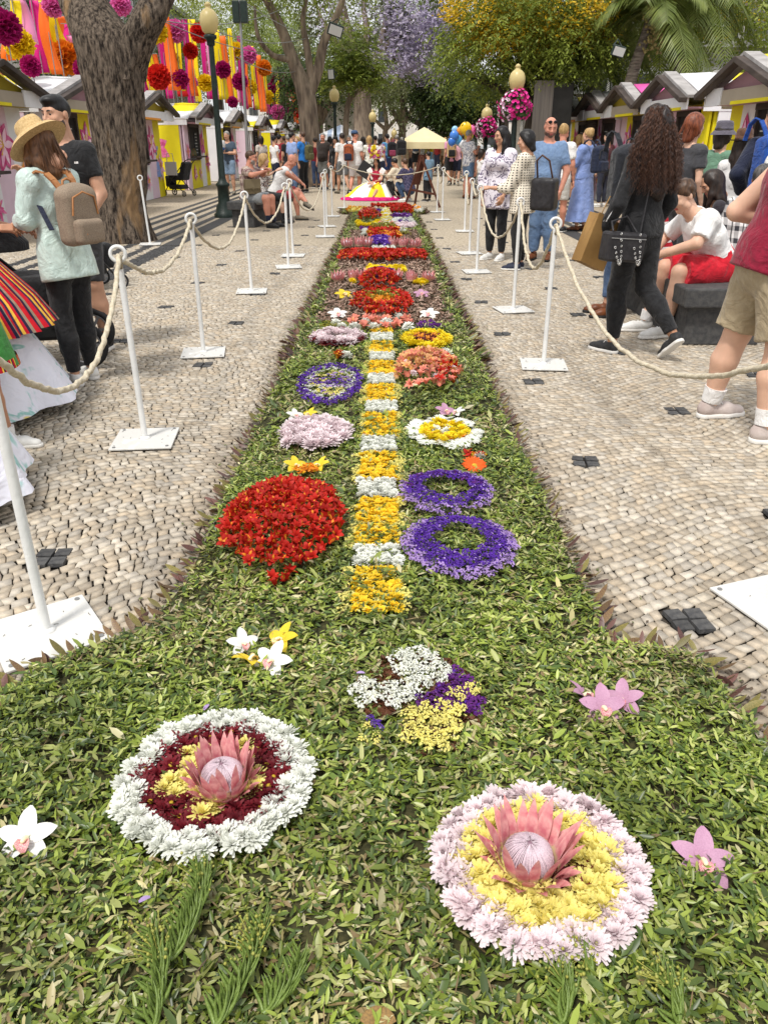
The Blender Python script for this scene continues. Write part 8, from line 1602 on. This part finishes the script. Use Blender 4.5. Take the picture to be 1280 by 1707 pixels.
building('white building with dark balconies behind the right lamps', 8.6, 16, 40, 58, 7.0, BWH, 'LF', 2, 6, True); building('low dark shopfront behind the totem', 6.6, 14, 30.5, 36, 4.4, BGR, 'FL', 1, 5)
sh = thing('cafe_sign', 'dark fascia sign lettered CAFE behind the totem', 'sign', (6.9, 30.2, 2.75)); mb = MB(); mb.box((1.2, 0, 0), (3.2, .1, .5)); mb.out('board', DKW, sh); text('CAFE', .34, BW, sh, (.7, -.06, 0), (math.pi / 2, 0, 0))
building('pale building behind the dark tree at far left', -26, -17, 34, 60, 11, BWH, 'RF', 4, 7); building('grey building rising behind the second left stall', -16.5, -12.5, 44, 60, 8.5, BGR, 'RF', 3, 4)
building('terracotta-roofed pavilion behind the nearest left stalls', -11.5, -9.6, 18, 22, 3.0, M('peach_wall', srgb(214, 170, 140), None, 1, .9), 'R', 1, 2, roof=TERR); building('pale distant building closing the promenade', -18, 20, 112, 120, 9, BWH, 'F', 3, 16); building('grey building behind the palms at right', 17, 26, 26, 50, 9, BGR, 'LF', 3, 6)
# ------------------------------------------------------------ easel, balloons
ex, ey = G(690, 346); t = thing('wooden_easel', 'dark brown wooden easel standing at the end of the carpet', 'easel', (ex, ey, 0)); EW = M('easel_wood', srgb(74, 40, 30), srgb(98, 56, 40), 5, .55, .3, 20, stretch=(1, 1, .2))
q = lambda px, py, dy=0: P(px, py, ey + dy) - Vector((ex, ey, 0))
for nm, a, b in (('front_leg', q(674, 345), q(703, 260)), ('front_leg', q(733, 346), q(703, 262)), ('back_leg', q(691, 343, .5), q(704, 258, .1))): mb = MB(); mb.bar(a, b, .055, .035, up=(0, 1, 0)); mb.out(nm, EW, t, bevel=.005)
mb = MB(); mb.bar(q(684, 316), q(726, 324), .05, .04, up=(0, 1, 0)); mb.out('cross_bar', EW, t); mb = MB(); pa = [q(688, 308, -.05), q(700, 308, .1), q(711, 258, .15), q(698, 258, .0)]; mb.add(pa + [p + Vector((0, .03, 0)) for p in pa], [(0, 1, 2, 3), (7, 6, 5, 4), (0, 4, 5, 1), (1, 5, 6, 2), (2, 6, 7, 3), (3, 7, 4, 0)]); mb.out('board', EW, t)
bl = thing('balloon_bunch', 'bunch of yellow, blue and pink foil balloons above the crowd', 'balloons', (*P(770, 260, 31).xy, 0)); bo = Vector(bl.location)
for i, (px, py, r, c) in enumerate(((776, 214, 9, (244, 196, 30)), (768, 218, 6, (240, 150, 40)), (785, 217, 7, (244, 120, 180)), (757, 226, 7, (70, 130, 220)), (763, 233, 7, (90, 170, 230)), (781, 226, 7, (246, 220, 60)), (753, 236, 6, (60, 120, 210)), (770, 240, 6, (230, 232, 236)), (758, 216, 5, (150, 200, 240)))):
    p = P(px, py, 31 + .1 * (i % 3)); R = r / FPX * 31; mb = MB(); mb.ball((0, 0, 0), (R, R * .6, R), 16, 10); mb.lathe([(.02, -R * 1.1), (.05, -R * 1.18)], 8); mb.out('balloon', M('balloon_%d' % i, srgb(*c), None, 1, .25, spec=.6), bl, loc=p - bo); mb = MB(); mb.tube([p - bo - Vector((0, 0, R)), Vector((0, 0, 1.2))], .004, 4); mb.out('string', POLE, bl)
# planters and hedge closing the far ground
mb = MB(); a = foliage([((0, 0, .55), (6, .5, .5)), ((-9, 0, .6), (5, .5, .5)), ((10, 0, .6), (6, .5, .6))], 1500, leaf=.2, cols=GMID, seed=31, droop=.4); o = obj('hedge', crown_mesh('hedge', [a])); o.location = (2, 66, 0); tag(o, 'low green hedge across the far end of the promenade', 'hedge')
